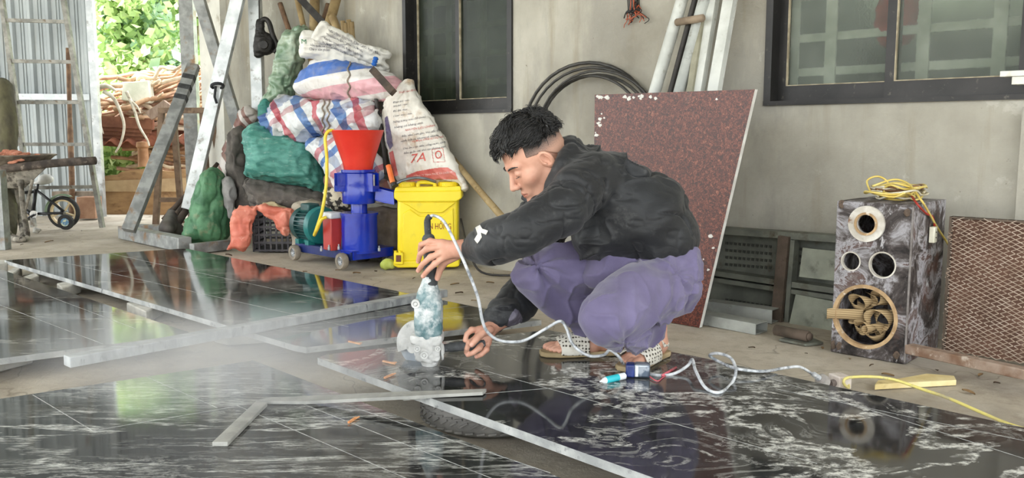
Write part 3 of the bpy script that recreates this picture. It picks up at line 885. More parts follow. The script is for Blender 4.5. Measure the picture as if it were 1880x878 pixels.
# ---------------------------------------------------------------- trestle of galvanised beams
tr = thing('steel_trestle', 'slanting galvanised steel frame with a long base beam at the doorway', 'frame', P(285, 440, 0))
def beam(a, b, w, h, nm, m, par, up=Y): return bevel(MB().bar(a, b, w, h, up=up).build(nm, m, par), .004)
tp = Q(356, 120, 7.3)
beam(P(236, 424, .12), tp, .095, .06, 'slanting_beam', oldsteel, tr)
beam(P(228, 426, .05), P(340, 449, .05), .10, .10, 'base_beam', oldsteel, tr, up=Z)
beam(P(236, 420, .05), P(330, 424, .05), .08, .08, 'base_beam', oldsteel, tr, up=Z)
ba = P(236, 424, .12)
for k in range(3):
    f_ = .90 - .065 * k
    beam(ba.lerp(tp, f_), ba.lerp(tp, f_ + .03), .099, .064, 'paint_band', M('black_band', '#2c2d2e', '#4a4b4b', 20, .7), tr)
tag(beam(Q(441, -20, 6.9), Q(346, 384, 6.9), .10, .06, 'steel_beam', galv, None), 'bright galvanised beam slanting down behind the green sack', 'beam')
tag(beam(Q(360, -20, 7.45), Q(458, 300, 7.45), .09, .07, 'steel_beam', oldsteel, None), 'dark steel beam crossing behind the bright galvanised one', 'beam')
kn = MB(); kn.tube([Q(399 + 11 * math.cos(a), 158 + 5 * math.sin(a), 6.84 + .05 * math.sin(a)) for a in np.linspace(0, 6.28, 14)], .012, 8); kn.tube([Q(396, 158, 6.84), Q(394, 178, 6.84), Q(398, 190, 6.84)], .01, 6)
tag(kn.build('rag_tie', M('black_rag', '#26272a', '#383a3c', 10, .9), smooth=True), 'black rag knotted around the bright slanting beam', 'rag')
b0 = P(361, 408, 0)
mb = MB(); sx = .065
c_ = Vector((b0.x, b0.y, 1.7)); mb.box(c_, X, Y, Z, sx, .05, 1.72)
tag(bevel(mb.build('steel_post', oldsteel), .005), 'upright weathered steel post at the right side of the doorway', 'post')
y7 = 7.05; bx = Q(469, 100, y7); mb = MB()
mb.box(Vector((bx.x, y7, 1.7)), X, Y, Z, .04, .006, 1.72); mb.box(Vector((bx.x - .038, y7 + .04, 1.7)), X, Y, Z, .006, .045, 1.72); mb.box(Vector((bx.x + .038, y7 + .04, 1.7)), X, Y, Z, .006, .045, 1.72)
tag(mb.build('steel_channel', galv), 'upright galvanised channel between the slanting beams and the chain hoist', 'post')
# rough wooden frame behind
wf = thing('wooden_trestle', 'brown wooden trestle standing behind the slanting steel beam', 'trestle', P(300, 418, 0))
wfm = M('brown_timber', '#6b5747', '#86705c', 10, .85, bump=.4, bsc=30, c3='#4d3e32', sc3=8)
YW = 7.9
for a, b in (((297, 204), (280, 414)), ((318, 210), (311, 400)), ((372, 204), (386, 412)), ((388, 206), (402, 400))):
    bb_ = P(b[0], b[1] + 4, .0) if b[1] > 405 else Q(b[0], b[1], YW)
    beam(Q(a[0], a[1], YW), Vector((bb_.x, YW + (0 if b[1] > 405 else .3), .01)), .05, .05, 'leg', wfm, wf)
beam(Q(292, 203, YW), Q(402, 203, YW), .06, .05, 'top_rail', wfm, wf, up=Z)
beam(Q(286, 367, YW), Q(398, 367, YW), .04, .04, 'lower_rail', wfm, wf, up=Z)
# dark sticks and tools poking out by the green sack
tm = M('dark_tool_wood', '#3c342e', '#57493e', 14, .85, bump=.4)
for k, (a, b, r) in enumerate((((300, 404, 6.95), (372, 330, 7.2), .022), ((306, 415, 6.9), (400, 300, 7.2), .018), ((318, 425, 6.8), (352, 372, 7.0), .028))):
    mb = MB(); mb.tube([Q(*a), (Q(*a) + Q(*b)) / 2 + Z * .01, Q(*b)], r, 8)
    tag(mb.build('wooden_pole', tm, smooth=True), ['thin dark pole lying behind the green sack, lowest end on the steel base', 'long dark pole slanting up past the green sack', 'short dark stub of pole beside the green sack', 'dark pole end above the brown and white sack', 'dark pole between the bright beam and the brown sack'][k], 'pole')
tag(blob('boot', union([limb([P(306, 420, .10), P(325, 422, .09)], [.06, .055]), limb([P(308, 418, .12), Q(318, 392, 7.05)], [.06, .05])], .03), .01, M('dark_rubber_boot', '#3f3a37', '#5a534d', 12, .6)), 'dusty dark rubber boot lying against the green sack', 'boot')

# ---------------------------------------------------------------- the yard outside
ym = M('weathered_board', '#8b6b4a', '#a5835c', 5, .85, bump=.4, bsc=18, c3='#6a4c33', sc3=4, st=(1, 1, 2.5))
YB = 9.25
outl = [(176, 326), (200, 322), (215, 321), (222, 316), (238, 313), (270, 309), (290, 310), (300, 314), (318, 315), (332, 311), (388, 308), (388, 396), (176, 398)]
mb = MB().prism([Q(a, b, YB) for a, b in outl], (0, .05, 0)); o = mb.build('plank', ym); tag(o, 'wide brown ragged-topped board closing the bottom of the doorway', 'plank')
MB().prism([Q(a, b, YB - .02) for a, b in ((176, 333), (388, 325), (388, 352), (176, 352))], (0, .015, 0)).build('batten', M('pale_batten', '#a08563', '#b39873', 6, .8), o)
# brushwood heaps and firewood
bw_m = [M('pale_stick', '#c4ad92', '#e0d0ba', 9, .85, bump=.3), M('brown_stick', '#a07c5e', '#bf9c7c', 9, .85, bump=.3), M('reddish_stick', '#a9806a', '#c4a08a', 9, .85, bump=.3)]
rr = random.Random(12)
sticks = []
for k in range(3):
    rs = random.Random(40 + k); mb = MB(); L = 1.3
    pts = [Vector((-L / 2 + L * j / 6, rs.uniform(-.03, .03), rs.uniform(-.025, .025))) for j in range(7)]
    mb.tube(spline(pts, 3), [.020 - .010 * j / 18 for j in range(19)], 7)
    sticks.append(mb.build('firewood_stick', bw_m[k], smooth=True))
lab = ['pale firewood stick in the heap outside the doorway', 'brown firewood stick in the heap outside the doorway', 'reddish firewood stick in the heap outside the doorway']
grp = ['pale firewood sticks outside', 'brown firewood sticks outside', 'reddish firewood sticks outside']
for k in range(3): tag(sticks[k], lab[k], 'stick', grp[k])
first = [True] * 3
for k in range(210):
    t_ = rr.choice((0, 0, 1, 1, 2)); src = sticks[t_]
    if first[t_]: o = src; first[t_] = False
    else:
        o = src.copy(); COL.objects.link(o)
    u = rr.random(); lay = (k / 210)
    px = rr.uniform(300, 372); py = 312 - lay * 172
    yy = rr.uniform(10.0, 10.8)
    if py < 200: px = rr.uniform(268, 372); py = rr.uniform(132, 200)
    if k % 9 == 0: px = rr.uniform(176, 270); py = rr.uniform(160, 215)
    p_ = Q(px, py, yy); o.location = p_
    o.rotation_euler = (rr.uniform(0, 6), rr.uniform(-.22, .22) - (.2 if py < 200 else 0), rr.uniform(-.5, .5))
    s_ = rr.uniform(.45, 1.0); o.scale = (s_, rr.uniform(.8, 1.7), rr.uniform(.8, 1.7))
rust = NT('rusty_sheet'); rust.set(rough=.8)
v = rust.co(); rust.colour(rust.ramp(rust.noise(v, 5, 7, .65), [(.35, rgb('#5c3020')), (.6, rgb('#8d5238'))])); rust = rust.m
V = []; Fc = []
for i in range(61):
    for j in (0, 1):
        x_ = -1.1 + 2.3 * i / 60
        V.append(Vector((Q(240, 240, 9.9).x + x_ * .98 - .28, 9.75 + j * .9, Q(240, 243 if not j else 236, 9.9).z + .16 * j + .03 * math.sin(i * 1.25) - .12 * (1 - j))))
for i in range(60): Fc.append((2 * i, 2 * i + 2, 2 * i + 3, 2 * i + 1))
o = obj('roofing_sheet', V, Fc, rust); o.modifiers.new('t', 'SOLIDIFY').thickness = .01
tag(o, 'rusty brown corrugated roofing sheet carrying the brushwood outside', 'sheet')
for k in range(6):
    mb = MB(); yk = 9.82 + .02 * k; mb.bar(Q(178, 222 + k * 7, yk), Q(282 - k * 5, 228 + k * 7, yk), .12, .05, up=Y)
    tag(mb.build('dark_plank', M('red_brown_plank', '#6a3f2d', '#8a5a43', 6, .8, bump=.3)), ['topmost', 'second', 'third', 'fourth', 'fifth', 'lowest'][k] + ' reddish brown plank counted downwards in the stack under the brushwood', 'plank', 'stacked planks outside the doorway')
V = [Q(245, 150, 9.9), Q(272, 147, 9.9), Q(277, 184, 9.9), Q(272, 190, 9.9), Q(222, 184, 9.9), Q(226, 150, 9.9)]
tag(bevel(MB().prism(V, (0, .12, 0)).build('stone_slab', M('mossy_pale_stone', '#c9cab8', '#e0dfd2', 6, .9, bump=.4)), .01), 'pale upright stone slab propped on the brushwood outside', 'stone')
V = [Q(266, 207, 9.7), Q(300, 184, 9.7), Q(316, 196, 9.7), Q(278, 220, 9.7)]
tag(MB().prism(V, (0, .06, 0)).build('timber_offcut', M('grooved_board', '#8a7466', '#a08b7c', 12, .85, bump=.6, st=(4, 1, 1))), 'grooved grey board slanting on top of the firewood heap', 'plank')
root_m = M('bleached_root', '#b5aa97', '#d8d0c0', 12, .9, bump=.6, c3='#84745e', sc3=18)
for k, pts in enumerate(([(190, 168), (208, 180), (221, 205), (228, 232), (222, 262), (212, 280)], [(232, 168), (246, 200), (256, 232), (270, 256), (274, 268)], [(182, 160), (196, 158), (212, 166)], [(240, 185), (252, 196), (258, 208)], [(186, 200), (184, 224), (190, 246)])):
    mb = MB(); n_ = (len(pts) - 1) * 6 + 1; w = [.024, .021, .034, .016, .013][k]
    mb.tube(spline([Q(a, b, 9.62) for a, b in pts], 6), [w * (1 - .6 * j / n_) for j in range(n_)], 8)
    tag(mb.build('root', root_m, smooth=True), ['longest bleached root hanging in front of the rusty sheet', 'curved bleached root ending by the short wooden stump', 'thick pale root lying at the top left of the brushwood', 'short pale root beside the stone slab', 'thin pale root hanging at the left edge of the doorway'][k], 'root')
mb = MB(); mb.lathe([(.06, 0), (.055, .2), (.07, .22), (.065, .27), (0, .28)], Q(264, 306, 9.7) , Z, 12)
tag(mb.build('stump', M('orange_wood', '#8d6444', '#a67e5c', 9, .8, bump=.4)), 'squared orange brown timber stub under the rusty sheet', 'post')

# foliage
def leafmat(nm, a, b, c3):
    t = NT(nm); t.set(rough=.55, spec=.35)
    v = t.co(); oi = t.n('ObjectInfo')
    c = t.ramp(t.noise(v, 2.2, 3), [(.3, rgb(a)), (.5, rgb(b)), (.7, rgb(c3))])
    t.colour(c)
    tr_ = t.n('BsdfTranslucent'); t.l(c, tr_.inputs['Color']); ms = t.n('MixShader'); ms.inputs[0].default_value = .45
    out = [x for x in t.t.nodes if x.type == 'OUTPUT_MATERIAL'][0]
    t.l(t.b.outputs[0], ms.inputs[1]); t.l(tr_.outputs[0], ms.inputs[2]); t.l(ms.outputs[0], out.inputs['Surface'])
    return t.m
lm = [leafmat('bright_leaf', '#8fae6a', '#b9d092', '#dbe8c0'), leafmat('mid_leaf', '#6f9455', '#9bba78', '#c3d8a4'), leafmat('blue_leaf', '#84a58a', '#aac7aa', '#d0e2c8')]
tk = M('sapling_trunk', '#6b5f4e', '#8d8270', 12, .9, bump=.4)
def tree(px, base_py, Yc, top, label, n, mi, leaf=.11, spread=.9, seed=0, low=.2, group=None, trunk_r=.05):
    r_ = random.Random(seed); nr = np.random.RandomState(seed)
    b = Vector((Q(px, 300, Yc).x, Yc, 0.0 if Yc < 12.6 else max(0, (Yc - 12.5) / 5) ** 1.3 - .1))
    root = thing('tree', label, 'tree', b, group)
    pts = spline([b, b + Vector((r_.uniform(-.15, .15), 0, top * .35)), b + Vector((r_.uniform(-.25, .25), 0, top * .7)), b + Vector((r_.uniform(-.3, .3), 0, top))], 5)
    mb = MB(); mb.tube(pts, [trunk_r * (1 - .7 * j / 15) for j in range(16)], 8)
    tips = []
    for k in range(16):
        s_ = r_.uniform(low, 1); p0 = pts[int(s_ * 15)]; a = r_.uniform(0, 6.28); L = spread * r_.uniform(.5, 1.1) * (1.15 - s_ * .5)
        p1 = p0 + Vector((math.cos(a) * L, math.sin(a) * L, L * r_.uniform(.1, .6)))
        mb.tube([p0, (p0 + p1) / 2 + Z * .05, p1], [trunk_r * .35, trunk_r * .22, .006], 5); tips += [p0 + (p1 - p0) * .5, p1, (p0 + p1) / 2 + Z * .1]
    mb.build('trunk', tk, root, smooth=True)
    tips = np.array([t_[:] for t_ in tips]); n = int(n * 1.6); leaf = leaf * .78
    c_ = tips[nr.randint(0, len(tips), n)] + nr.normal(0, .23 * spread, (n, 3))
    c_[:, 2] = np.maximum(c_[:, 2], b.z + .05)
    d_ = nr.normal(0, 1, (n, 3)); d_[:, 2] -= .5; d_ /= np.linalg.norm(d_, axis=1)[:, None]
    e_ = np.cross(d_, nr.normal(0, 1, (n, 3))); e_ /= np.linalg.norm(e_, axis=1)[:, None]
    u_ = np.cross(d_, e_)
    L_ = leaf * nr.uniform(.6, 1.3, n)[:, None]; w_ = L_ * .34
    V = np.stack([c_, c_ + d_ * L_ * .5 + e_ * w_ + u_ * w_ * .25, c_ + d_ * L_, c_ + d_ * L_ * .5 - e_ * w_ + u_ * w_ * .25], 1).reshape(-1, 3)
    Fq = np.arange(n * 4).reshape(n, 4)
    obj('foliage', V, Fq, lm[mi], root, smooth=False)
tree(268, 0, 12.2, 3.2, 'slender sapling with large leaves in the middle of the doorway', 1500, 2, .22, .8, 3, .35, trunk_r=.03)
tree(205, 0, 11.6, 2.6, 'bright leafy bush at the left of the doorway', 2200, 0, .17, .8, 5, .25)
tree(345, 0, 12.4, 3.4, 'leafy tree at the right of the doorway behind the post', 2400, 0, .17, .9, 8, .25)
tree(235, 0, 14.5, 3.0, 'dark green tree on the slope behind the sapling', 3000, 1, .2, 1.3, 11)
tree(140, 0, 14.0, 3.4, 'broad tree on the slope hidden partly by the sheet wall', 2600, 1, .2, 1.3, 12)
tree(330, 0, 15.5, 3.4, 'pale green tree higher up the slope on the right', 3000, 0, .22, 1.4, 13)
tree(420, 0, 14.5, 3.6, 'tree on the slope behind the white pillar', 2000, 1, .2, 1.3, 14)
tree(215, 0, 10.8, .55, 'low weeds growing under the rusty sheet outside', 1300, 0, .13, .45, 21, .0, trunk_r=.012)
tree(192, 0, 17.5, 3.2, 'far pale tree at the top of the slope', 3000, 2, .25, 1.7, 15)
tree(285, 0, 18.5, 3.2, 'farthest tree at the crest of the slope behind the sapling', 3000, 0, .25, 1.8, 16)

# ================================================================ THE MAN
def q3(a, b, c): return np.array(Q(a, b, c))
skin = NT('skin'); skin.set(rough=.5, spec=.4, sss=.0)
v = skin.co()
c = skin.ramp(skin.noise(v, 9, 5, .6), [(.35, rgb('#b5826c')), (.6, rgb('#cc9c86'))])
c = skin.mix(skin.val(skin.noise(v, 30, 4), .55, .75, 0, .35), c, rgb('#b96f5b'))
skin.colour(c); skin.bump(skin.noise(v, 120, 4), .12, .002); skin = skin.m
lip_m = M('lips', '#a46a58', '#b07764', 30, .45)
nail_m = M('nail', '#d9a896', '#cf9a88', 30, .35)
hair_m = M('black_hair', '#0b0a0a', '#191716', 60, .38, spec=.6)
fade = NT('clipped_hair'); fade.set(rough=.65)
jacket = NT('black_nylon'); jacket.set(rough=.6, spec=.4, sheen=.1)
v = jacket.co()
c = jacket.ramp(jacket.noise(v, 5, 7, .65), [(.38, rgb('#121316')), (.6, rgb('#1e2023'))])
c = jacket.mix(jacket.val(jacket.noise(jacket.co(loc=(4, 1, 2)), 9, 9, .75), .54, .74, 0, .42), c, rgb('#6b6b6a'))
jacket.colour(c); 
w1 = jacket.noise(jacket.co((1, 1, 1.8)), 15, 3, .5, 1.2)
jacket.bump(w1, .22, .012); jacket = jacket.m
trou = NT('violet_grey_twill'); trou.set(rough=.8, spec=.25, sheen=.25)
v = trou.co()
c = trou.ramp(trou.noise(v, 4, 6, .6), [(.38, rgb('#5a5370')), (.62, rgb('#6e6786'))])
c = trou.mix(trou.val(trou.noise(trou.co(loc=(2, 2, 2)), 7, 8, .7), .56, .78, 0, .4), c, rgb('#8f8a9c'))
trou.colour(c); trou.bump(trou.noise(v, 18, 3, .5, .8), .25, .008); trou = trou.m

man = thing('person', 'man in a black puffer jacket and violet grey trousers squatting to cut the slab', 'person', P(1140, 668, ZR))
HC = q3(981, 291, 2.72)
pt, yw = math.radians(36), math.radians(18)
Fv = np.array([-math.cos(pt) * math.cos(yw), -math.cos(pt) * math.sin(yw), -math.sin(pt)])
Uv = np.array([-math.sin(pt) * math.cos(yw), -math.sin(pt) * math.sin(yw), math.cos(pt)])
Lv = np.cross(Fv, Uv)
RH = np.stack([Lv, Fv, Uv], 1)                      # local -> world columns
def hw(p): return HC + RH @ np.array(p, float)
def to_local(p): return (p - HC) @ RH
def head_l(p):
    ax = p.copy(); ax[:, 0] = np.abs(ax[:, 0])      # mirrored features
    d = ell((0, -.012, .038), (.076, .098, .090))(p)
    d = smin(d, ell((0, .028, -.040), (.060, .064, .078))(p), .03)
    d = smin(d, limb([(.050, -.005, -.062), (.030, .052, -.098), (0, .070, -.106)], [.020, .017, .020])(ax), .022)
    d = smin(d, ell((.040, .054, -.028), (.026, .026, .024))(ax), .018)
    d = smin(d, limb([(0, .080, .024), (.038, .068, .022)], [.015, .012])(ax), .012)
    d = smax(d, -ell((.031, .098, .002), (.020, .016, .013))(ax), .012)
    d = smin(d, ell((.031, .074, .000), (.0155, .0145, .0125))(ax), .004)
    d = smax(d, -limb([(.019, .0905, -.0065), (.031, .0935, -.009), (.044, .084, -.0065)], [.0012, .0014, .0012])(ax), .002)
    d = smin(d, limb([(0, .084, .012), (0, .098, -.012), (0, .110, -.034)], [.007, .0085, .0105], 0)(p), .009)
    d = smin(d, ell((.0115, .099, -.038), (.0085, .0105, .0085))(ax), .006)
    d = smax(d, -ell((.0065, .104, -.0475), (.004, .005, .004))(ax), .003)
    d = smin(d, ell((0, .075, -.070), (.026, .018, .018))(p), .014)
    d = smin(d, limb([(0, .0945, -.0660), (.011, .0905, -.0660), (.022, .080, -.0695)], [.0050, .0048, .003])(ax), .005)
    d = smin(d, limb([(0, .0920, -.0770), (.011, .0890, -.0765), (.020, .080, -.0715)], [.0060, .0055, .003])(ax), .005)
    d = smax(d, -limb([(0, .103, -.0712), (.022, .0865, -.0706)], [.0012, .001])(ax), .002)
    d = smin(d, ell((0, .080, -.103), (.020, .016, .016))(p), .014)
    # ear
    e = ax - np.array([.077, -.010, -.008]); c_, s_ = math.cos(.25), math.sin(.25)
    ez = np.stack([e[:, 0], e[:, 1] * c_ - e[:, 2] * s_, e[:, 1] * s_ + e[:, 2] * c_], 1)
    ez[:, 0] += ez[:, 1] * .45
    ear = ell((0, 0, 0), (.0085, .0185, .0320))(ez)
    ear = smax(ear, -ell((.0105, .0025, .004), (.0160, .0120, .0225))(ez), .0025)
    ear = smin(ear, ell((.003, .0115, -.004), (.004, .004, .006))(ez), .003)
    ear = smin(ear, limb([(.002, -.004, .014), (.003, -.007, 0), (.002, -.003, -.012)], [.0022, .0025, .002])(ez), .002)
    d = smin(d, ear, .004)
    return smax(d, -ell((.0795, .0, -.010), (.007, .0045, .006))(ax), .003)
nb = [HC + RH @ np.array(a) for a in ((0, -.035, -.05),)]
neck_end = q3(1052, 318, 2.76)
neck = limb([nb[0], (nb[0] + neck_end) / 2, neck_end], [.056, .056, .066])
def head_w(p): return smin(head_l(to_local(p)), neck(p), .03)
hb = np.array([hw(a) for a in ((-.1, -.13, -.14), (.1, -.13, -.14), (-.1, .13, -.14), (.1, .13, -.14), (-.1, -.13, .14), (.1, -.13, .14), (-.1, .13, .14), (.1, .13, .14))])
head_w.b = (np.minimum(hb.min(0), neck_end - .07), np.maximum(hb.max(0), neck_end + .07))

def finger(pts, r0, r1):
    n = len(pts); return limb(pts, [r0 + (r1 - r0) * i / (n - 1) for i in range(n)])
def hand(wr, wr_r, mcps, fingers, thumb, extra=()):
    fs = [limb([q3(*a) for a in wr], wr_r)]
    for m in mcps: fs.append(limb([q3(*wr[-1]), q3(*m)], [wr_r[-1] * .72, .0115]))
    d0 = union(fs, .014)
    fr = [finger([q3(*a) for a in f], .0100, .0076) for f in fingers]
    th = finger([q3(*a) for a in thumb], .0135, .0090)
    kn = [ell(q3(*f[1]), (.0104,) * 3) for f in fingers]
    def g(p):
        d = d0(p)
        for f in fr: d = smin(d, f(p), .005)
        for f in kn: d = smin(d, f(p), .004)
        return smin(d, th(p), .008)
    al = fs + fr + [th]
    g.b = (np.min([f.b[0] for f in al], 0), np.max([f.b[1] for f in al], 0))
    return g
FN = [[(812, 446, 2.600), (790, 443, 2.606), (773, 449, 2.622), (771, 461, 2.645)],
      [(814, 453, 2.596), (784, 457, 2.600), (771, 467, 2.615), (768, 480, 2.636)],
      [(816, 462, 2.594), (791, 472, 2.596), (776, 485, 2.608), (768, 497, 2.626)],
      [(818, 471, 2.596), (799, 484, 2.600), (786, 496, 2.610), (777, 507, 2.624)]]
TN = [(838, 470, 2.61), (817, 481, 2.625), (808, 495, 2.640), (803, 511, 2.652)]
handN = hand([(900, 446, 2.54), (872, 452, 2.570), (848, 457, 2.588)], [.030, .0255, .026], [f[0] for f in FN], FN, TN)
FF = [[(880, 605, 2.705), (866, 606, 2.690), (857, 614, 2.680), (854, 625, 2.672)],
      [(878, 617, 2.690), (862, 630, 2.665), (857, 640, 2.664), (856, 647, 2.675)],
      [(888, 625, 2.695), (880, 639, 2.668), (869, 648, 2.664), (859, 652, 2.672)],
      [(896, 629, 2.705), (893, 642, 2.682), (884, 651, 2.674), (875, 655, 2.680)]]
TF = [(899, 606, 2.700), (886, 612, 2.668), (876, 622, 2.648), (866, 633, 2.642)]
handF = hand([(925, 585, 2.79), (908, 597, 2.755), (895, 608, 2.725)], [.029, .0255, .0245], [f[0] for f in FF], FF, TF)

# feet
def foot_frame(heel, toe):
    h = np.array(heel, float); d = np.array(toe, float) - h; d[2] = 0; d /= np.linalg.norm(d)
    up = np.array([0, 0, 1.0]); lat = np.cross(d, up)
    return h, np.stack([lat, d, up], 1)
def foot_l(p, side):
    d = limb([(0, .035, .040), (0, .10, .050), (.002 * side, .165, .034), (.002 * side, .185, .028)], [.031, .032, .030, .026])(p)
    d = smin(d, limb([(-.018 * side, .10, .034), (-.022 * side, .18, .028)], [.026, .020])(p), .02)
    d = smin(d, limb([(.02 * side, .09, .030), (.026 * side, .17, .026)], [.020, .017])(p), .02)
    for k, (x, y, r) in enumerate(((-.026, .243, .0125), (-.006, .240, .009), (.010, .232, .0085), (.024, .222, .008), (.036, .208, .0078))):
        d = smin(d, limb([(x * .9 * side, y - .06, .027), (x * side, y - .02, .028), (x * side, y - .006, .0225)], [r * 1.15, r, r])(p), .005)
    return smax(d, -(p[:, 2] - .014), .004)
footN = foot_frame(P(1216, 652, ZR), P(1150, 681, ZR))
footF = foot_frame(P(1136, 650, ZR), P(996, 653, ZR))
ankN = q3(1190, 600, 2.74); ankF = q3(1098, 600, 2.84)
def mkfoot(fr, side, ank):
    h, R = fr
    a0 = h + R @ np.array([0, .042, .055]); a1 = h + R @ np.array([0, .05, .10])
    leg = limb([a0, a1, np.array(ank)], [.034, .036, .050])
    def g(p):
        return smin(foot_l((p - h) @ R, side), leg(p), .02)
    pts = [h + R @ np.array(a) for a in ((-.07, -.02, 0), (.07, -.02, 0), (-.07, .27, 0), (.07, .27, .06))] + [np.array(ank) - .05, np.array(ank) + .05]
    g.b = (np.min(pts, 0), np.max(pts, 0)); return g
gN, gF_ = mkfoot(footN, 1, ankN), mkfoot(footF, -1, ankF)

# inner body hidden by the clothes, joins head, hands and feet
elN, shN = q3(955, 425, 2.43), q3(1072, 325, 2.60)
elF, shF = q3(985, 500, 2.95), q3(1030, 330, 2.90)
inner = union([
    limb([neck_end, q3(1110, 370, 2.76), q3(1200, 450, 2.77)], [.06, .08, .08], sq=(1, 1.25, 1)),
    limb([shN, elN, q3(890, 448, 2.56)], [.04, .035, .026]), limb([shN, neck_end], [.04, .05]),
    limb([shF, elF, q3(915, 592, 2.77)], [.04, .035, .026]), limb([shF, neck_end], [.04, .05]),
    limb([q3(1220, 510, 2.70), q3(1112, 580, 2.43), ankN], [.06, .04, .036]),
    limb([q3(1205, 490, 2.84), q3(996, 508, 2.74), ankF], [.06, .04, .036])], .02)
VS, QS, off = [], [], 0
for g_, r_, sm_ in ((head_w, .0022, 1), (handN, .0018, 1), (handF, .0018, 1), (gN, .0028, 1), (gF_, .0028, 1), (inner, .012, 2)):
    V_, Q_ = nets(g_, r_); V_ = smoothm(V_, Q_, sm_, .4); VS.append(V_); QS.append(Q_ + off); off += len(V_)
VB, QB = np.concatenate(VS), np.concatenate(QS)
body = obj('body', VB, QB, [skin, lip_m, nail_m], man)
cen = VB[QB].mean(1); L_ = to_local(cen); ax_ = np.abs(L_[:, 0])
mi = np.zeros(len(QB), np.int32)
nh = len(QS[0])
ish = np.arange(len(QB)) < nh
lz = np.abs(L_[:, 2] + .0715)
mi[ish & (ax_ < .022) & (L_[:, 1] > .086) & (lz < .0118 - ax_ * .42)] = 1
for f in FN[:4] + FF[1:] + [TN, TF]:
    tip = q3(*f[-1]); pv = q3(*f[-2]); dr = tip - pv; dr /= np.linalg.norm(dr)
    nn = np.array([0, -1.0, .25]); nn -= dr * (nn @ dr); nn /= np.linalg.norm(nn)
    rel = cen - (tip + dr * .001)
    al = rel @ dr; up_n = rel @ nn; la = np.linalg.norm(rel - np.outer(al, dr) - np.outer(up_n, nn), axis=1)
    mi[(np.abs(al) < .0058) & (up_n > .0045) & (up_n < .012) & (la < .0046)] = 2
body.data.polygons.foreach_set('material_index', mi)

# hair
def scalp(p): return ell((0, -.014, .040), (.080, .103, .096))(p)
def hair_f(p):
    lp = to_local(p)
    d = scalp(lp) - .005 - .011 * np.clip((lp[:, 1] + .02) / .1, 0, 1) * np.clip((lp[:, 2] - .06) / .05, 0, 1)
    w_ = np.abs(lp[:, 0])
    low = .040 + .035 * np.clip((lp[:, 1] - .0) / .08, -.3, 1.) + .018 * (w_ / .08)
    return smax(d, -(lp[:, 2] - low), .014)
hair_f.b = (hb.min(0) - .03, hb.max(0) + .03)
def hair_d(V, N):
    lp = to_local(V); q = lp * np.array([1.0, .28, .6])
    return .003 * fold(q, 42, 3) + .003 * fold(q, 95, 5) - .003
hr = blob('hair', hair_f, .0026, hair_m, man, disp=hair_d, smooth=1)
mb = MB(); rr = random.Random(5)
for k in range(5200):
    th = rr.uniform(-math.pi, math.pi); ph = math.acos(1 - rr.random() * .98)
    n_ = Vector((math.sin(ph) * math.sin(th), math.sin(ph) * math.cos(th), math.cos(ph)))
    lp = Vector((n_.x * .083, -.014 + n_.y * .108, .040 + n_.z * .103))
    n_ = Vector((n_.x / .083, n_.y / .108, n_.z / .103)).normalized()
    fr_ = max(0, min(1, (lp.y + .02) / .1))
    if lp.z < .044 + .034 * max(-.3, min(1, lp.y / .08)) + .018 * abs(lp.x) / .08 - .006: continue
    wav = math.sin(lp.x * 60 + lp.y * 34)
    cl_ = noise(np.array([[lp.x, lp.y, lp.z]]), 48, 3)[0]; cl2 = noise(np.array([[lp.x, lp.y, lp.z]]), 30, 8)[0]
    bl = max(0, min(1, (lp.y + .085) / .06 + .5 * cl_))
    dr = Vector((.30 * wav + .9 * cl_ + rr.uniform(-.25, .25) + lp.x * 3.0, 1.0, -.15 + .5 * cl2)) * bl + Vector((lp.x * 8 + rr.uniform(-.4, .4), -.7, -.6)) * (1 - bl)
    dr = (dr - n_ * dr.dot(n_)).normalized()
    Lh = rr.uniform(.026, .050) * (1 if lp.y > -.05 else .55) * (.6 if lp.z < .075 and lp.y < .05 else 1); pts = []
    if lp.y > .045: Lh *= .62
    lift = rr.uniform(.001, .007) + .010 * max(0, cl2) + (.010 * rr.random() if rr.random() < .15 else 0)
    for j in range(5):
        s_ = j / 4
        q = lp + n_ * (.0035 + .012 * fr_ * max(0, min(1, (lp.z - .05) / .05)) + lift * math.sin(s_ * 2.4)) + dr * (Lh * s_) - n_ * (Lh * Lh * s_ * s_ * 5.2)
        pts.append(Vector(hw(q)))
    mb.tube(pts, [.0013, .0012, .0011, .0008, .0002], 3, cap=False)
mb.build('hair_strands', hair_m, hr, smooth=True)
gp = fade.n('NewGeometry'); vd = fade.n('VectorMath', ); vd.operation = 'DOT_PRODUCT'; vd.inputs[1].default_value = tuple(Uv); fade.l(gp.outputs['Position'], vd.inputs[0])
g_ = fade.val(vd.outputs['Value'], float(HC @ Uv) + .004, float(HC @ Uv) + .062)
nz_ = fade.noise(fade.co((1, 1, 1)), 420, 2, .5)
g_ = fade.math('ADD', g_, fade.math('MULTIPLY', fade.math('SUBTRACT', nz_, .5), .7))
fade.colour(fade.ramp(g_, [(.05, rgb('#b28a76')), (.4, rgb('#846b60')), (.8, rgb('#2e2725'))])); fade_m = fade.m
def fade_f(p):
    lp = to_local(p)
    d = scalp(lp) + .0015
    low = np.where(lp[:, 1] > -.02, .012 + .30 * np.clip(lp[:, 1] + .02, 0, 1) + 0.0 * lp[:, 2], -.060 + .9 * np.clip(lp[:, 1] + .10, 0, .08))
    d2 = smin(d, ell((0, -.04, -.02), (.066, .068, .06))(lp) - .001, .02)
    k_ = smax(d2, -(lp[:, 2] - low), .004)
    return smax(k_, lp[:, 1] - .040 + .3 * (lp[:, 2] - .03), .004)
fade_f.b = hair_f.b
fd = blob('clipped_sides', fade_f, .003, fade_m, hr, smooth=1)
mb = MB()
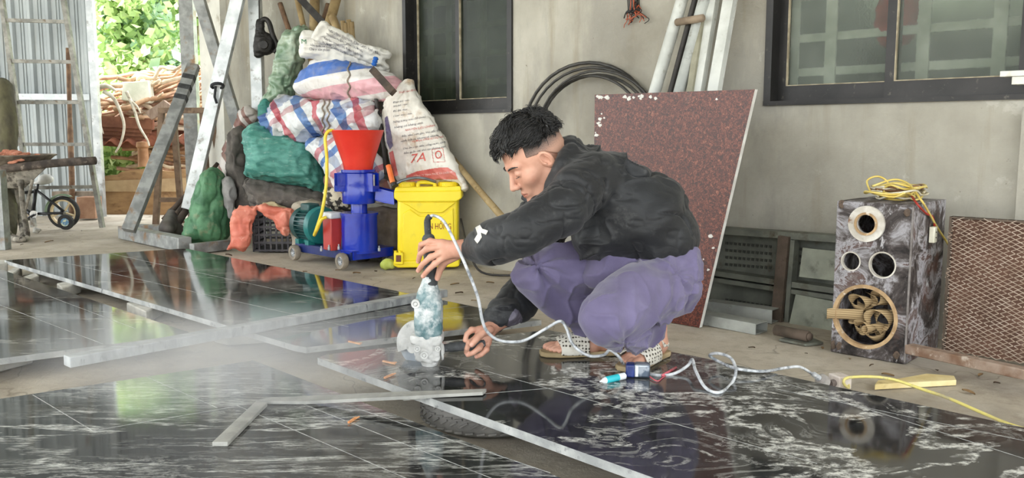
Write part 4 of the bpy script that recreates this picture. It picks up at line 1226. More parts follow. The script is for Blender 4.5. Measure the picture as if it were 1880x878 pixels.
for sg in (-1, 1):
    pts = [Vector(hw((sg * a, b, c_))) for a, b, c_ in ((.012, .094, .021), (.026, .0925, .0265), (.040, .083, .0265), (.050, .070, .021))]
    MB().tube(spline(pts, 4), [.0014] + [.0026] * 7 + [.0022] * 4 + [.0008], 6).build('eyebrow', hair_m, man, smooth=True)
for sg in (-1, 1):
    pts = [Vector(hw((sg * a, b, c_))) for a, b, c_ in ((.026, .0905, -.0078), (.034, .0905, -.0084), (.0445, .0835, -.0060))]
    MB().tube(spline(pts, 4), .0011, 5).build('eyelashes', hair_m, man, smooth=True)

# trousers
tr_near = limb([q3(1222, 520, 2.67), q3(1165, 548, 2.52), q3(1110, 584, 2.40)], [.100, .090, .069])
tr_near2 = limb([q3(1110, 584, 2.40), q3(1150, 602, 2.56), q3(1190, 603, 2.70)], [.068, .058, .052])
tr_far = limb([q3(1205, 490, 2.85), q3(1090, 490, 2.79), q3(992, 508, 2.72)], [.10, .085, .068])
tr_far2 = limb([q3(992, 508, 2.72), q3(1045, 560, 2.77), q3(1098, 612, 2.84)], [.068, .066, .055])
pel = limb([q3(1228, 478, 2.70), q3(1222, 478, 2.82)], [.088, .088])
lap = limb([q3(1190, 495, 2.74), q3(1110, 498, 2.70)], [.095, .06], sq=(1, 1.3, 1))
pel2 = limb([q3(1218, 520, 2.72), q3(1215, 520, 2.82)], [.098, .096])
def trou_f(p):
    d = smin(smin(smin(tr_near(p), pel(p), .04), pel2(p), .04), lap(p), .02)
    d = smin(d, smin(tr_far(p), tr_far2(p), .02), .012)
    d2 = smin(d, tr_near2(p), .012)
    return d2
al = [tr_near, tr_near2, tr_far, tr_far2, pel, pel2]
trou_f.b = (np.min([f.b[0] for f in al], 0), np.max([f.b[1] for f in al], 0))
KN, KF = q3(1135, 612, 2.55), q3(985, 485, 2.70)
CR = q3(1185, 560, 2.62)
def trou_d(V, N):
    r = .006 * fold(V * np.array([1, 1, 1.6]), 7, 2) - .003 - .014 * crease(V * np.array([1.3, 1, 1]), 9, 81, 13, -.1) + .010 * crease(V * np.array([1, 1, 1.3]), 11, 85, 9, -.1)
    for K_, a, s_, R_ in ((KN, .022, 20, .17), (KF, .020, 20, .17), (CR, .014, 16, .16), (q3(1235, 500, 2.6), .010, 20, .15)):
        e = V - K_; dd = ln(e)
        ang = np.arctan2(e[:, 2], e[:, 0]); q = np.stack([ang * .11, dd * .3, e[:, 1] * .3], 1)
        r = r + a * np.clip(fold(q, s_, 4), -1, 1) * np.exp(-(dd / R_) ** 2) * np.clip(dd / .03, 0, 1)
    return r
blob('trousers', trou_f, .0046, trou, man, disp=trou_d, smooth=2)
mb = MB()
belt_m = M('dark_belt', '#26242a', '#35323a', 10, .5)
grey_pk = M('worn_pocket', '#8b8390', '#a39ca6', 12, .8)

# jacket
tor = limb([q3(1052, 318, 2.75), q3(1108, 350, 2.75), q3(1176, 402, 2.75), q3(1208, 432, 2.755)], [.088, .120, .138, .118], sq=(1, 1.32, 1))
lowt = limb([q3(1090, 435, 2.72), q3(1215, 440, 2.75)], [.075, .092], sq=(1, 1.45, 1))
chest = ell(q3(1008, 372, 2.78), (.085, .13, .085))
sN = limb([q3(1086, 326, 2.64), q3(1030, 382, 2.49), q3(962, 428, 2.43), q3(908, 446, 2.50), q3(886, 451, 2.555)], [.086, .080, .070, .064, .054])
cufN = limb([q3(884, 452, 2.56), q3(870, 455, 2.575)], [.046, .041])
sF = limb([q3(1030, 325, 2.92), q3(1000, 430, 3.0), q3(990, 500, 2.95), q3(950, 553, 2.85), q3(928, 575, 2.80)], [.085, .075, .068, .068, .056])
cufF = limb([q3(920, 583, 2.785), q3(910, 592, 2.765)], [.046, .041])
hood = limb([q3(1016, 338, 2.64), q3(1034, 300, 2.62), q3(1046, 280, 2.67), q3(1048, 270, 2.76), q3(1036, 280, 2.86), q3(1004, 320, 2.88)], [.030, .034, .038, .042, .042, .03])
hood2 = ell(q3(1070, 305, 2.75), (.072, .125, .060))
coll = limb([q3(1020, 340, 2.63), q3(1003, 372, 2.65), q3(980, 384, 2.72), q3(972, 380, 2.80)], [.028, .030, .034, .03])
coll2 = limb([q3(965, 368, 2.76), q3(975, 395, 2.74)], [.026, .035])
def jack_f(p):
    d = smin(smin(tor(p), chest(p), .05), lowt(p), .05)
    d = smin(d, smin(hood(p), hood2(p), .02), .022)
    d = smin(d, smin(coll(p), coll2(p), .015), .02)
    s = smin(sN(p), cufN(p), .006); d = smin(d, s, .022)
    s = smin(sF(p), cufF(p), .006); d = smin(d, s, .03)
    # opening for the neck
    return smax(d, -(limb([hw((0, -.02, -.02)), hw((0, -.045, -.07)), neck_end], [.062, .062, .05])(p)), .012)
al = [tor, lowt, chest, sN, cufN, sF, cufF, hood, hood2, coll, coll2]
jack_f.b = (np.min([f.b[0] for f in al], 0), np.max([f.b[1] for f in al], 0))
AR = [np.array(x) for x in (q3(1080, 322, 2.62), q3(958, 424, 2.42), q3(886, 451, 2.555))]
AF = [np.array(x) for x in (q3(1000, 430, 3.0), q3(990, 500, 2.95), q3(920, 580, 2.80))]
def groove(p, sc, seed, k=7): return 1 - np.exp(-np.abs(noise(p + .3 / sc * np.stack([noise(p, sc * .6, seed + 1), noise(p, sc * .6, seed + 2), noise(p, sc * .6, seed + 3)], 1), sc, seed)) * k)
TO = [np.array(x) for x in (q3(1040, 300, 2.75), q3(1240, 450, 2.75))]
def jack_d(V, N):
    r = .009 * noise(V, 7, 21) + .003 * noise(V, 15, 22)
    def along(pts):
        best = None
        for i in range(len(pts) - 1):
            a, b = pts[i], pts[i + 1]; ab = b - a; L = math.sqrt(ab @ ab)
            t = np.clip(((V - a) @ ab) / (L * L), 0, 1); v_ = V - a - t[:, None] * ab; dd = ln(v_)
            if best is None: best = (dd, t * L, v_); acc = L
            else:
                m = dd < best[0]
                best = (np.where(m, dd, best[0]), np.where(m, acc + t * L, best[1]), np.where(m[:, None], v_, best[2])); acc += L
        return best
    wa = np.zeros(len(V))
    for pts, rad, amp, sd in ((AR, .12, .021, 31), (AF, .10, .021, 35)):
        dd, s, v_ = along(pts)
        q = np.stack([s * .55 + v_[:, 2] * .5, v_[:, 1] * .5, v_[:, 2] * 1.1 - s * .45], 1)
        q2 = np.stack([s * 1.2, v_[:, 1] * .3, v_[:, 2] * .4 + s * .3], 1)
        k_ = np.clip((rad - dd) / .03, 0, 1); wa = np.maximum(wa, k_)
        r = r + (-amp * .9 * crease(q, 13, sd, 13) + amp * .8 * crease(q, 14, sd + 4, 10) - amp * .8 * crease(q2, 11, sd + 8, 12)) * k_
    dd, s, v_ = along(TO)
    q = np.stack([s * .5 + v_[:, 2] * .8, v_[:, 1] * .5, v_[:, 2] * .9 - s * .5], 1)
    q2 = np.stack([s * 1.0, v_[:, 1] * .35, v_[:, 2] * .35 + s * .2], 1)
    b_ = 1 - wa
    r = r + (-.024 * crease(q, 11, 51, 13) + .020 * crease(q, 12, 55, 10) - .022 * crease(q2, 10, 59, 13) + .018 * crease(q2, 14, 63, 11)) * b_
    # gathered hem and cuffs
    dh = (V - np.array(q3(1262, 486, 2.75))); ang = V[:, 1] * 1.0 + V[:, 0] * .5
    r = r + .005 * np.sin(ang * 190) * np.exp(-(dh[:, 2] / .05) ** 2) * np.clip(1 - np.abs(dh[:, 0]) / .25, 0, 1)
    r = r - .003 * crease(V, 28, 71, 7) - .005 * crease(V * np.array([1, 1, 1.6]), 16, 75, 8)
    return r
jk = blob('jacket', jack_f, .0043, jacket, man, disp=jack_d, smooth=2)
# waist hem band and the belt showing under it
hem = limb([q3(1248, 492, 2.62), q3(1262, 486, 2.70), q3(1262, 484, 2.82), q3(1240, 486, 2.90)], [.020] * 4)
blob('hem', hem, .005, jacket, jk, disp=wrinkle(.004, 30, .003, 50), smooth=1)
wp_m = M('white_plaster_and_glare', '#d6d4ce', '#bcb9b2', 20, .9)
bvj = BVHTree.FromPolygons([tuple(x) for x in np.array([v_.co[:] for v_ in jk.data.vertices]) + np.array(jk.location) + np.array(man.location)], [tuple(p_.vertices) for p_ in jk.data.polygons])
def onto(bv, px, py, lift=.002):
    d = ray(px, py).normalized(); h = bv.ray_cast(Vector((0, 0, CAM_H)), d)
    return None if h[0] is None else h[0] + (h[1] if h[1].dot(d) < 0 else -h[1]) * lift
def decal_fan(bv, px, name, m, parent, lift=.0012):
    q = [onto(bv, a, b, lift) for a, b in px]
    if all(v_ is not None for v_ in q): return obj(name, q, [list(range(len(q)))], m, parent, smooth=False)
def decal_poly(bv, px, name, m, parent, step=2.2, lift=.0015):
    """a patch of cloth or paint lying on the surface inside the outline px"""
    xs_ = [a for a, b in px]; ys_ = [b for a, b in px]
    poly = px; V = []; idx = {}; Fc = []
    def ins(x, y):
        c = False
        for i in range(len(poly)):
            (ax, ay), (bx, by) = poly[i - 1], poly[i]
            if (ay > y) != (by > y) and x < (bx - ax) * (y - ay) / (by - ay) + ax: c = not c
        return c
    nx_ = int((max(xs_) - min(xs_)) / step) + 2; ny_ = int((max(ys_) - min(ys_)) / step) + 2
    for i in range(nx_):
        for j in range(ny_):
            x, y = min(xs_) + i * step, min(ys_) + j * step
            if ins(x, y):
                q = onto(bv, x, y, lift)
                if q is not None: idx[(i, j)] = len(V); V.append(q)
    for (i, j) in idx:
        k = [(i, j), (i, j + 1), (i + 1, j + 1), (i + 1, j)]
        if all(a in idx for a in k): Fc.append([idx[a] for a in k])
    if Fc: return obj(name, V, Fc, m, parent)
decal_poly(bvj, [(873, 418), (882, 413), (886, 420), (897, 424), (893, 432), (884, 428), (886, 436), (877, 448), (871, 440), (877, 430)], 'plaster_smear', wp_m, jk, .55)
decal_poly(bvj, [(945, 566), (952, 570), (960, 584), (957, 600), (948, 612), (938, 610), (930, 596), (937, 578)], 'torn_patch', M('lining', '#5e5a66', '#6f6b76', 20, .9), jk, .8)

# sandals
sole_m = M('tan_sole', '#8f7d5c', '#b3a07c', 12, .8, bump=.2)
t = NT('perforated_strap'); t.set(rough=.6)
v = t.co()
vo = t.n('TexVoronoi'); vo.inputs['Scale'].default_value = 95; vo.inputs['Randomness'].default_value = .25; t.l(v, vo.inputs['Vector'])
c = t.mix(t.val(vo.outputs['Distance'], .30, .36, 1, 0), t.mix(t.val(t.noise(v, 30, 5), .5, .7, 0, .6), rgb('#cfcbc0'), rgb('#a39c8c')), rgb('#3a342c'))
t.colour(c); t.bump(t.val(vo.outputs['Distance'], .28, .4), .6, .003); perf = t.m
for (h, R_), side, nm in ((footN, 1, 'near'), (footF, -1, 'far')):
    out = []
    for y, w in ((-.018, .012), (-.012, .026), (.01, .034), (.08, .034), (.14, .042), (.20, .046), (.245, .036), (.262, .018)):
        out.append((w, y))
    ring = [(a, b) for a, b in out] + [(-a, b) for a, b in reversed(out)]
    pw = [Vector(h + R_ @ np.array([a, b, .001])) for a, b in ring]
    so_ = bevel(MB().prism(pw, (0, 0, .016)).build('sandal', sole_m, man), .004)
    def up_f(p, h=h, R_=R_, side=side):
        l = (p - h) @ R_
        base = smin(foot_l(l, side), ell((0, .14, .02), (.046, .09, .04))(l), .02)
        sh = np.maximum(base - .0065, -(base - .003))
        band = np.maximum(np.maximum(.105 - l[:, 1], l[:, 1] - .212 + np.abs(l[:, 0]) * .3), .010 - l[:, 2])
        band2 = np.maximum(np.maximum(np.abs(l[:, 2] - .048 - l[:, 1] * .12) - .012, l[:, 1] - .07), .010 - l[:, 2])
        return np.maximum(sh, np.minimum(band, band2)) * .8
    pts = [h + R_ @ np.array(a) for a in ((-.06, -.03, 0), (.06, -.03, 0), (-.06, .27, 0), (.06, .27, .10))]
    up_f.b = (np.min(pts, 0), np.max(pts, 0) + np.array([0, 0, .05]))
    blob('sandal_strap', up_f, .0022, perf, so_, smooth=1)

# ================================================================ ANGLE GRINDER in his hands
teal = M('dusty_teal', '#44686d', '#86999b', 22, .7, bump=.3, bsc=60, c3='#c9cccb', sc3=18, lo3=.44, hi3=.6)
dustm = M('dust_caked_metal', '#b3b3b0', '#d0d0cd', 18, .9, bump=.6, bsc=50, c3='#8b8c8a', sc3=30)
blk = M('dusty_black_rubber', '#2e3032', '#4a4c4e', 20, .75, bump=.4, bsc=60, c3='#8c8f91', sc3=40)
GY = 2.665
gr = thing('angle_grinder', 'teal angle grinder caked in dust, held upright over the slab', 'angle grinder', P(765, 676, ZR))
def g3(a, b, dy=0): return Q(a, b, GY + dy)
axis = lambda lst: [g3(a, b) for a, b in lst]
f = union([limb([g3(787, 545), g3(786, 580), g3(786, 612)], [.036, .038, .040]), limb([g3(788, 515), g3(787, 548)], [.023, .036])], .012)
def box_sdf(c, h, r=.006, R=None):
    c = np.array(c); h = np.array(h) - r
    def f(p):
        q = p - c
        if R is not None: q = q @ R
        q = np.abs(q) - h
        return ln(np.maximum(q, 0)) + np.minimum(q.max(1), 0) - r
    m = np.linalg.norm(h) + r; f.b = (c - m, c + m); return f
bsh = box_sdf(g3(787, 583), (.043, .040, .062), .02)
f2 = union([f, bsh], .008)
blob('motor_housing', f2, .003, teal, gr, disp=wrinkle(.0015, 40, .001, 90), smooth=1)
f = limb([g3(787, 440), g3(789, 470), g3(790, 505), g3(789, 520)], [.0205, .0195, .0205, .024])
blob('rear_handle', f, .003, blk, gr, disp=wrinkle(.001, 60, .001, 100))
mb = MB(); mb.tube(spline([g3(787, 445), g3(785, 420), g3(785, 404), g3(790, 397)], 5), [.0105] * 10 + [.0095] * 6, 14)
mb.build('cable_sleeve', blk, gr, smooth=True)
gear = union([box_sdf(g3(786, 640), (.040, .036, .036), .012), box_sdf(g3(784, 620), (.050, .040, .014), .008), limb([g3(786, 640), g3(789, 664)], [.040, .026])], .012)
blob('gear_head', gear, .003, dustm, gr, disp=wrinkle(.002, 40, .0015, 80), smooth=1)
for (a, b, r) in ((763, 558, .0135), (779, 652, .012), (766, 640, .010), (804, 640, .009)):
    m2 = MB(); m2.lathe([(r * .4, -.006), (r * .5, -.002), (r * .55, -.006), (r, -.006), (r, .012)], g3(a, b, -.040 if a != 763 else -.036), Vector((0, 1, 0)), 18)
    m2.build('screw', dustm, gr)
# wheel guard and cutting disc, plane turned toward the camera's left
wd = (Vector((-.42, -.90, .0))).normalized()           # disc axis, towards the gear head
dc = g3(769, 633, .045)
side_ = Vector((wd.y, -wd.x, 0)).normalized()
if side_.x > 0: side_ = -side_
disc_m = M('cutting_disc', '#8f9aa6', '#a9b0b6', 30, .5, .4)
MB().lathe([(.008, -.001), (.073, -.001), (.073, .001), (.008, .001)], dc, wd, 56).build('cutting_disc', disc_m, gr)
V = []; Fc = []; n = 30
for k in range(n + 1):
    a = math.radians(-22 + 112 * k / n)                # quarter guard over the side away from the hands
    d_ = side_ * math.cos(a) + Z * math.sin(a)
    for (r, h_) in ((.010, .020), (.060, .019), (.076, .011), (.080, -.003), (.079, -.014), (.076, -.014), (.074, -.002), (.058, .013), (.010, .014)):
        V.append(dc + d_ * r + wd * h_)
m_ = 9
for k in range(n):
    for j in range(m_):
        j2 = (j + 1) % m_
        Fc.append((k * m_ + j, k * m_ + j2, (k + 1) * m_ + j2, (k + 1) * m_ + j))
Fc.append(tuple(range(m_))); Fc.append(tuple(n * m_ + k for k in reversed(range(m_))))
MB().add(V, Fc).build('wheel_guard', dustm, gr)
MB().lathe([(.022, -.004), (.022, .02), (.018, .045), (.0, .045)], dc, wd, 24).build('spindle', dustm, gr)
m2 = MB(); ha = (g3(876, 632, .02) - g3(812, 640, .0)).normalized()
m2.lathe([(.034, 0), (.036, .003), (.034, .007), (.018, .007), (.016, .012)], g3(808, 641), ha, 32); m2.build('handle_flange', dustm, gr)
m2 = MB(); m2.lathe([(.012, 0), (.013, .02), (.0155, .025), (.0155, .088), (.017, .092), (.0145, .097), (.0145, .132), (.010, .136)], g3(812, 640), ha, 20); m2.build('side_handle', blk, gr)

# its grey lead, looping over the slab to the plug
lead_m = M('dusty_grey_lead', '#b2b5b8', '#d3d6d9', 26, .6, c3='#6d7278', sc3=30, lo3=.5, hi3=.64)
lp = [Q(788, 399, GY), Q(797, 396, GY - .01), Q(815, 407, GY - .05), Q(836, 446, GY - .13), Q(858, 495, GY - .16), Q(877, 545, GY - .15), Q(886, 590, GY - .12), Q(897, 612, GY - .1), Q(920, 626, GY - .08), Q(960, 626, GY - .08), Q(1000, 605, GY - .09), Q(1028, 590, GY - .11), Q(1040, 603, GY - .12), Q(1052, 633, GY - .13), Q(1080, 653, GY - .13), Q(1108, 652, GY - .1), Q(1120, 643, GY - .09), Q(1136, 655, GY - .11), PR(1150, 672, .012), PR(1197, 688, .004), PR(1235, 687, .004), Q(1262, 672, 2.58), Q(1271, 660, 2.58), Q(1277, 680, 2.5), PR(1295, 712, .006), PR(1320, 721, .004), Q(1342, 706, 2.46), Q(1351, 682, 2.50), Q(1342, 658, 2.56), Q(1318, 649, 2.60), Q(1303, 653, 2.63), Q(1322, 665, 2.62), PR(1352, 677, .02), PR(1400, 682, .012), Q(1440, 676, 2.62), Q(1468, 674, 2.66), Q(1490, 686, 2.70), Q(1500, 693, 2.72)]
mb = MB(); mb.tube(spline(lp, 7), .0047, 9); o = mb.build('power_cord', lead_m, smooth=True)
tag(o, 'dusty grey flex rising from the angle grinder and looping along the swirled slab', 'cord')

# ================================================================ THE HEAP OF SACKS
def sack(name, label, cat, px, Yc, T, R, m, res=.012, dsp=None, **kw):
    o = blob(name, pillow(px, Yc, T, R, **kw), res, m, disp=dsp or wrinkle(.022, 6, .011, 15, seed=len(label), a3=.004, s3=34), smooth=1)
    return tag(o, label, cat)
def bv_of(o, parent_loc=Vector((0, 0, 0))):
    return BVHTree.FromPolygons([tuple(Vector(v_.co) + o.location + parent_loc) for v_ in o.data.vertices], [tuple(p_.vertices) for p_ in o.data.polygons])
def text_on(bv, txt, p0, ex, ey, m, parent, name='lettering', lift=.003, dist=None):
    """lettering lying on a surface: p0 pixel of the first baseline point, ex/ey pixels per text unit"""
    cu = bpy.data.curves.new('t', 'FONT'); cu.body = txt; cu.resolution_u = 3
    ob = bpy.data.objects.new('t', cu); COL.objects.link(ob)
    dg = bpy.context.evaluated_depsgraph_get(); dg.update()
    me = bpy.data.meshes.new_from_object(ob.evaluated_get(dg))
    V = []; ok = True; keep = {}
    for i, v_ in enumerate(me.vertices):
        px = p0[0] + v_.co.x * ex[0] + v_.co.y * ey[0]; py = p0[1] + v_.co.x * ex[1] + v_.co.y * ey[1]
        q = onto(bv, px, py, lift)
        if q is not None: keep[i] = len(V); V.append(q)
    Fc = [tuple(keep[k] for k in p_.vertices) for p_ in me.polygons if all(k in keep for k in p_.vertices)]
    bpy.data.objects.remove(ob); bpy.data.meshes.remove(me)
    if Fc: return obj(name, V, Fc, m, parent, smooth=False)
green_c = M('green_woven_sack', '#3d6a4a', '#5a8a63', 7, .6, bump=.35, bsc=60, c3='#7f8a6a', sc3=9)
teal_c = M('teal_woven_sack', '#3b7b70', '#5a9a8c', 9, .55, bump=.5, bsc=55, c3='#85a89c', sc3=18, st=(1, 1, 3))
dark_c = M('dark_sack', '#4d4844', '#635d57', 8, .9, bump=.5, bsc=40, c3='#7b746c', sc3=12)
grey_c = M('grey_cloth', '#8d8a88', '#aaa7a4', 9, .85, bump=.4, bsc=40)
orange_c = M('orange_sack', '#c96a55', '#dd8b74', 7, .55, bump=.45, bsc=45, c3='#e8b29e', sc3=12)
buff_c = M('buff_cloth', '#9a9080', '#b8ae9c', 9, .85, bump=.4, bsc=40, c3='#6f675b', sc3=14)
W_, B_, PK = '#d3d6d6', '#5f7fae', '#c07f88'
plaid = stripes('checked_plastic', [(0, W_), (.30, B_), (.52, W_), (.70, '#b9666f'), (.88, W_)], 3.4, (0, .5, 0), cross=((0, -1.05, 0), 3.0, [(0, '#ffffff'), (.5, '#c5cbe0'), (.72, '#ffffff'), (.86, '#e0b6bb')]), warp=.16)
plaid2 = stripes('checked_plastic_small', [(0, W_), (.28, PK), (.5, W_), (.68, '#5a7bb0'), (.86, W_)], 5.0, (0, -.8, 0), cross=((0, .6, 0), 4, [(0, '#ffffff'), (.5, '#bcc6dd'), (.75, '#ffffff')]), warp=.14)
stripe = stripes('striped_plastic', [(0, '#dbd8d4'), (.10, '#d8a7ae'), (.34, '#dbd8d4'), (.55, '#4a6fb5'), (.80, '#dcd9d6'), (.93, '#d9a9b0')], 2.5, (0, math.pi / 2 + .13, 0), warp=.03)
brownst = stripes('brown_striped_cloth', [(0, '#c9c2bd'), (.3, '#7d5a52'), (.7, '#c9c2bd'), (.85, '#8a6a62')], 5, (0, .5, 0), warp=.08)
white_p = M('white_plastic_sack', '#cfcdc4', '#e2e0d9', 6, .45, bump=.5, bsc=28, c3='#a8a294', sc3=11, lo3=.56, hi3=.72)

sack('sack', 'green woven sack standing at the left end of the heap', 'sack', [(338, 444), (334, 430), (346, 392), (360, 340), (374, 310), (398, 305), (411, 322), (418, 370), (424, 415), (412, 445), (372, 451)], 6.62, .2, .22, green_c)
tag(bevel(MB().bar(P(352, 457, .035), P(422, 449, .035), .06, .07).build('channel_offcut', oldsteel), .004), 'short grey steel offcut on the floor in front of the green sack', 'metal bar')
sack('sack', 'brown and white striped sack squeezed at the upper left of the heap', 'sack', [(402, 330), (404, 290), (412, 262), (430, 226), (438, 200), (452, 192), (470, 198), (476, 215), (462, 232), (446, 262), (436, 330)], 6.95, .11, .12, brownst)
sack('sack', 'dark grey sack slumping down the left side of the heap', 'sack', [(416, 300), (418, 252), (432, 234), (455, 240), (458, 300), (476, 345), (505, 378), (490, 392), (436, 388), (428, 350)], 6.72, .14, .15, dark_c)
sack('sack', 'dark brown grey sack spread flat below the teal sack', 'sack', [(446, 335), (470, 322), (540, 332), (605, 350), (628, 376), (598, 392), (520, 390), (470, 385)], 6.40, .2, .16, dark_c)
sack('cloth', 'crumpled pale grey cloth between the green sack and the dark sack', 'cloth', [(408, 342), (414, 326), (426, 330), (432, 365), (428, 402), (414, 395)], 6.58, .07, .06, grey_c)
sack('sack', 'teal woven sack bulging in the middle of the heap', 'sack', [(446, 250), (452, 234), (470, 222), (500, 232), (545, 245), (580, 260), (598, 300), (606, 332), (596, 355), (555, 348), (505, 336), (466, 326), (452, 318), (454, 285)], 6.38, .25, .24, teal_c)
sack('sack', 'small checked bag squeezed behind the red hopper', 'bag', [(560, 262), (590, 250), (650, 250), (700, 290), (705, 350), (650, 352), (612, 336), (585, 300)], 5.98, .15, .16, plaid2, yaw=-.7)
sack('sack', 'pale pink striped sack beneath the small checked bag', 'sack', [(596, 322), (640, 318), (712, 330), (716, 372), (650, 372), (606, 352)], 5.92, .14, .14, brownst, yaw=-.7)
sack('cloth', 'black and cream patterned cloth bundle behind the teal motor', 'cloth', [(594, 345), (620, 340), (650, 350), (655, 385), (610, 390), (594, 370)], 5.98, .10, .09, M('patterned_cloth', '#d0c6ae', '#3c3833', 22, .85, lo=.5, hi=.53))
sack('sack', 'big blue pink and white checked bag rolled across the heap', 'bag', [(477, 222), (484, 200), (508, 180), (545, 175), (575, 184), (625, 180), (692, 190), (700, 214), (697, 252), (650, 262), (590, 250), (560, 258), (528, 264), (498, 262), (480, 244)], 6.22, .22, .2, plaid, yaw=-.7, dsp=wrinkle(.036, 5, .018, 12, seed=6, a3=.006, s3=28))
sack('sack', 'blue and pink striped white bag near the top of the heap', 'bag', [(540, 164), (546, 142), (562, 118), (592, 101), (640, 112), (690, 126), (732, 142), (742, 162), (722, 188), (660, 188), (570, 182), (545, 172)], 6.10, .2, .19, stripe, yaw=-.7, dsp=wrinkle(.018, 5, .010, 14, seed=8, a3=.003, s3=30))
tie = M('twine', '#7c7468', '#96897a', 30, .8)
s1 = sack('sack', 'folded white printed plastic sack lying on top of the heap, upper layer', 'sack', [(572, 62), (590, 40), (612, 44), (660, 74), (712, 94), (720, 104), (705, 110), (716, 126), (700, 132), (668, 112), (620, 92), (580, 80)], 6.02, .05, .05, white_p, res=.009, dsp=wrinkle(.014, 9, .008, 22, seed=3), lean=-.6)
s2 = sack('sack', 'white printed plastic sack with green lettering under the folded top sack', 'sack', [(550, 104), (552, 64), (566, 56), (590, 62), (640, 92), (690, 112), (716, 128), (704, 136), (660, 132), (610, 116), (566, 108)], 6.10, .06, .06, white_p, res=.009, dsp=wrinkle(.014, 8, .008, 20, seed=9), lean=-.3)
ink = M('grey_print', '#4b4a50', '#6b6970', 30, .6); ink_g = M('green_print', '#2f7d55', None); ink_r = M('red_print', '#b8443c', '#c86055', 14, .6); ink_b = M('navy_print', '#2e3e6e', None)
b1, b2 = bv_of(s1), bv_of(s2)
for k, tx in enumerate(('NGUYÊN LIỆU: BẮP, CÁM GẠO, KHÔ ĐẬU', 'THÀNH PHẦN DINH DƯỠNG', 'Độ ẩm (max) 13%  Đạm thô (min)', 'HƯỚNG DẪN SỬ DỤNG')):
    text_on(b1, tx, (604 - k * 4, 58 + k * 7), (5.0, 2.35), (-1.6, -7), ink, s1)
text_on(b2, 'M', (553, 80), (13, 1), (0, -13), ink_g, s2); text_on(b2, 'Chú ý: sản phẩm', (568, 92), (5.4, .3), (0, -7), ink, s2); text_on(b2, 'bảo quản nơi khô ráo', (570, 84), (5.0, .6), (0, -6), ink, s2)
sack('plastic_bag', 'crumpled translucent green plastic bag rising at the left of the white sacks', 'bag', [(478, 196), (490, 160), (500, 118), (510, 82), (528, 52), (556, 42), (572, 60), (556, 110), (548, 150), (532, 192)], 6.62, .12, .12, M('green_film', '#6f8a70', '#9fae98', 7, .3, bump=.8, bsc=22, c3='#4c6b55', sc3=9, spec=.7), dsp=wrinkle(.03, 7, .016, 18, seed=12, a3=.006, s3=34))
sack('cloth', 'small dark teal cloth tucked above the teal sack', 'cloth', [(474, 200), (484, 184), (500, 192), (498, 214), (480, 220)], 6.5, .06, .06, M('teal_cloth', '#2f7066', '#3f8478', 9, .7))
for bag, x_, y0_, y1_, lab in (('striped', 641, 112, 184, 'grey twine tied around the striped bag near the top of the heap'), ('checked', 603, 184, 254, 'grey twine tied around the middle of the big checked bag'), ('checked', 594, 184, 256, 'second grey twine around the big checked bag, left of the other')):
    bq = bv_of([o for o in SC.objects if o.get('label', '').startswith('blue and pink striped' if bag == 'striped' else 'big blue pink')][0])
    pts = [onto(bq, x_ + 2.5 * math.sin(k * .9), y0_ + (y1_ - y0_) * k / 24, .004) for k in range(25)]
    pts = [p_ for p_ in pts if p_ is not None]
    mb = MB(); mb.tube(pts, .006, 6); tag(mb.build('twine', tie, smooth=True), lab, 'string')
# blue buckle with yellow knob
bu = thing('clip', 'blue plastic clip with a small yellow knob holding the white sacks', 'clip', Q(688, 128, 5.9))
bl_p = M('blue_plastic', '#2f6fc4', '#2659a8', 10, .4)
for k in range(3): MB().lathe([(.012, 0), (.02, .012), (.012, .024)], Q(686 + k * 1.5, 121 - k * 5, 5.9), Vector((.3, -.1, 1)), 12).build('ridge', bl_p, bu)
blob('knob', ell(Q(687, 131, 5.9), (.012, .012, .012)), .004, M('yellow_knob', '#d8c24a', None), bu)
# poles and sticks rising behind the heap
bam = M('bamboo', '#8b7550', '#a89268', 9, .7, bump=.3, bsc=20, c3='#6a5636', sc3=14)
dk = M('dark_iron', '#2d2b2a', '#413e3b', 12, .6, .4)
for k, (a, b, r, m) in enumerate((((514, 6, 6.95), (528, 48, 6.9), .02, st_), ((545, -4, 6.9), (556, 44, 6.85), .022, bam), ((578, -8, 6.75), (577, 50, 6.7), .038, bam), ((618, -5, 6.5), (600, 60, 6.45), .036, bam), ((604, 8, 6.6), (590, 60, 6.55), .026, st_), ((610, 30, 6.35), (622, 60, 6.3), .028, bam))):
    A_, B_q = Q(*a), Q(*b); mb = MB(); mb.tube([A_, A_ + (B_q - A_) * 2.6], r, 10); tag(mb.build('pole', m, smooth=True), ['short dark twig sticking up beside the chain hoist', 'thin bamboo stick rising behind the green plastic bag', 'thick bamboo pole rising above the white sacks', 'slanting bamboo pole at the top of the heap', 'dark brown stick between two bamboo poles', 'cut bamboo end just above the white sacks'][k], 'pole')
for k in range(4):
    mb = MB(); mb.tube([Q(629 + k * 5.5, 38 + (k % 2) * 5 - k, 6.2), Q(634 + k * 5, 90, 6.25)], .017, 9)
    tag(mb.build('bamboo_stick', bam, smooth=True), ['leftmost', 'second from the left', 'third from the left', 'rightmost'][k] + ' cut bamboo stick of the small upright bunch behind the white sacks', 'stick', 'bunch of cut bamboo sticks')
mb = MB(); mb.bar(Q(546, -8, 6.6), Q(640, 92, 6.4), .05, .03, up=Y); tag(mb.build('iron_bar', dk), 'dark iron bar slanting between the bamboo poles', 'bar')
mb = MB(); mb.bar(Q(684, 128, 5.70), Q(722, 170, 5.50), .045, .03, up=Y); tag(mb.build('wooden_bar', tm), 'dark wooden bar between the striped bag and the tall white sack', 'bar')
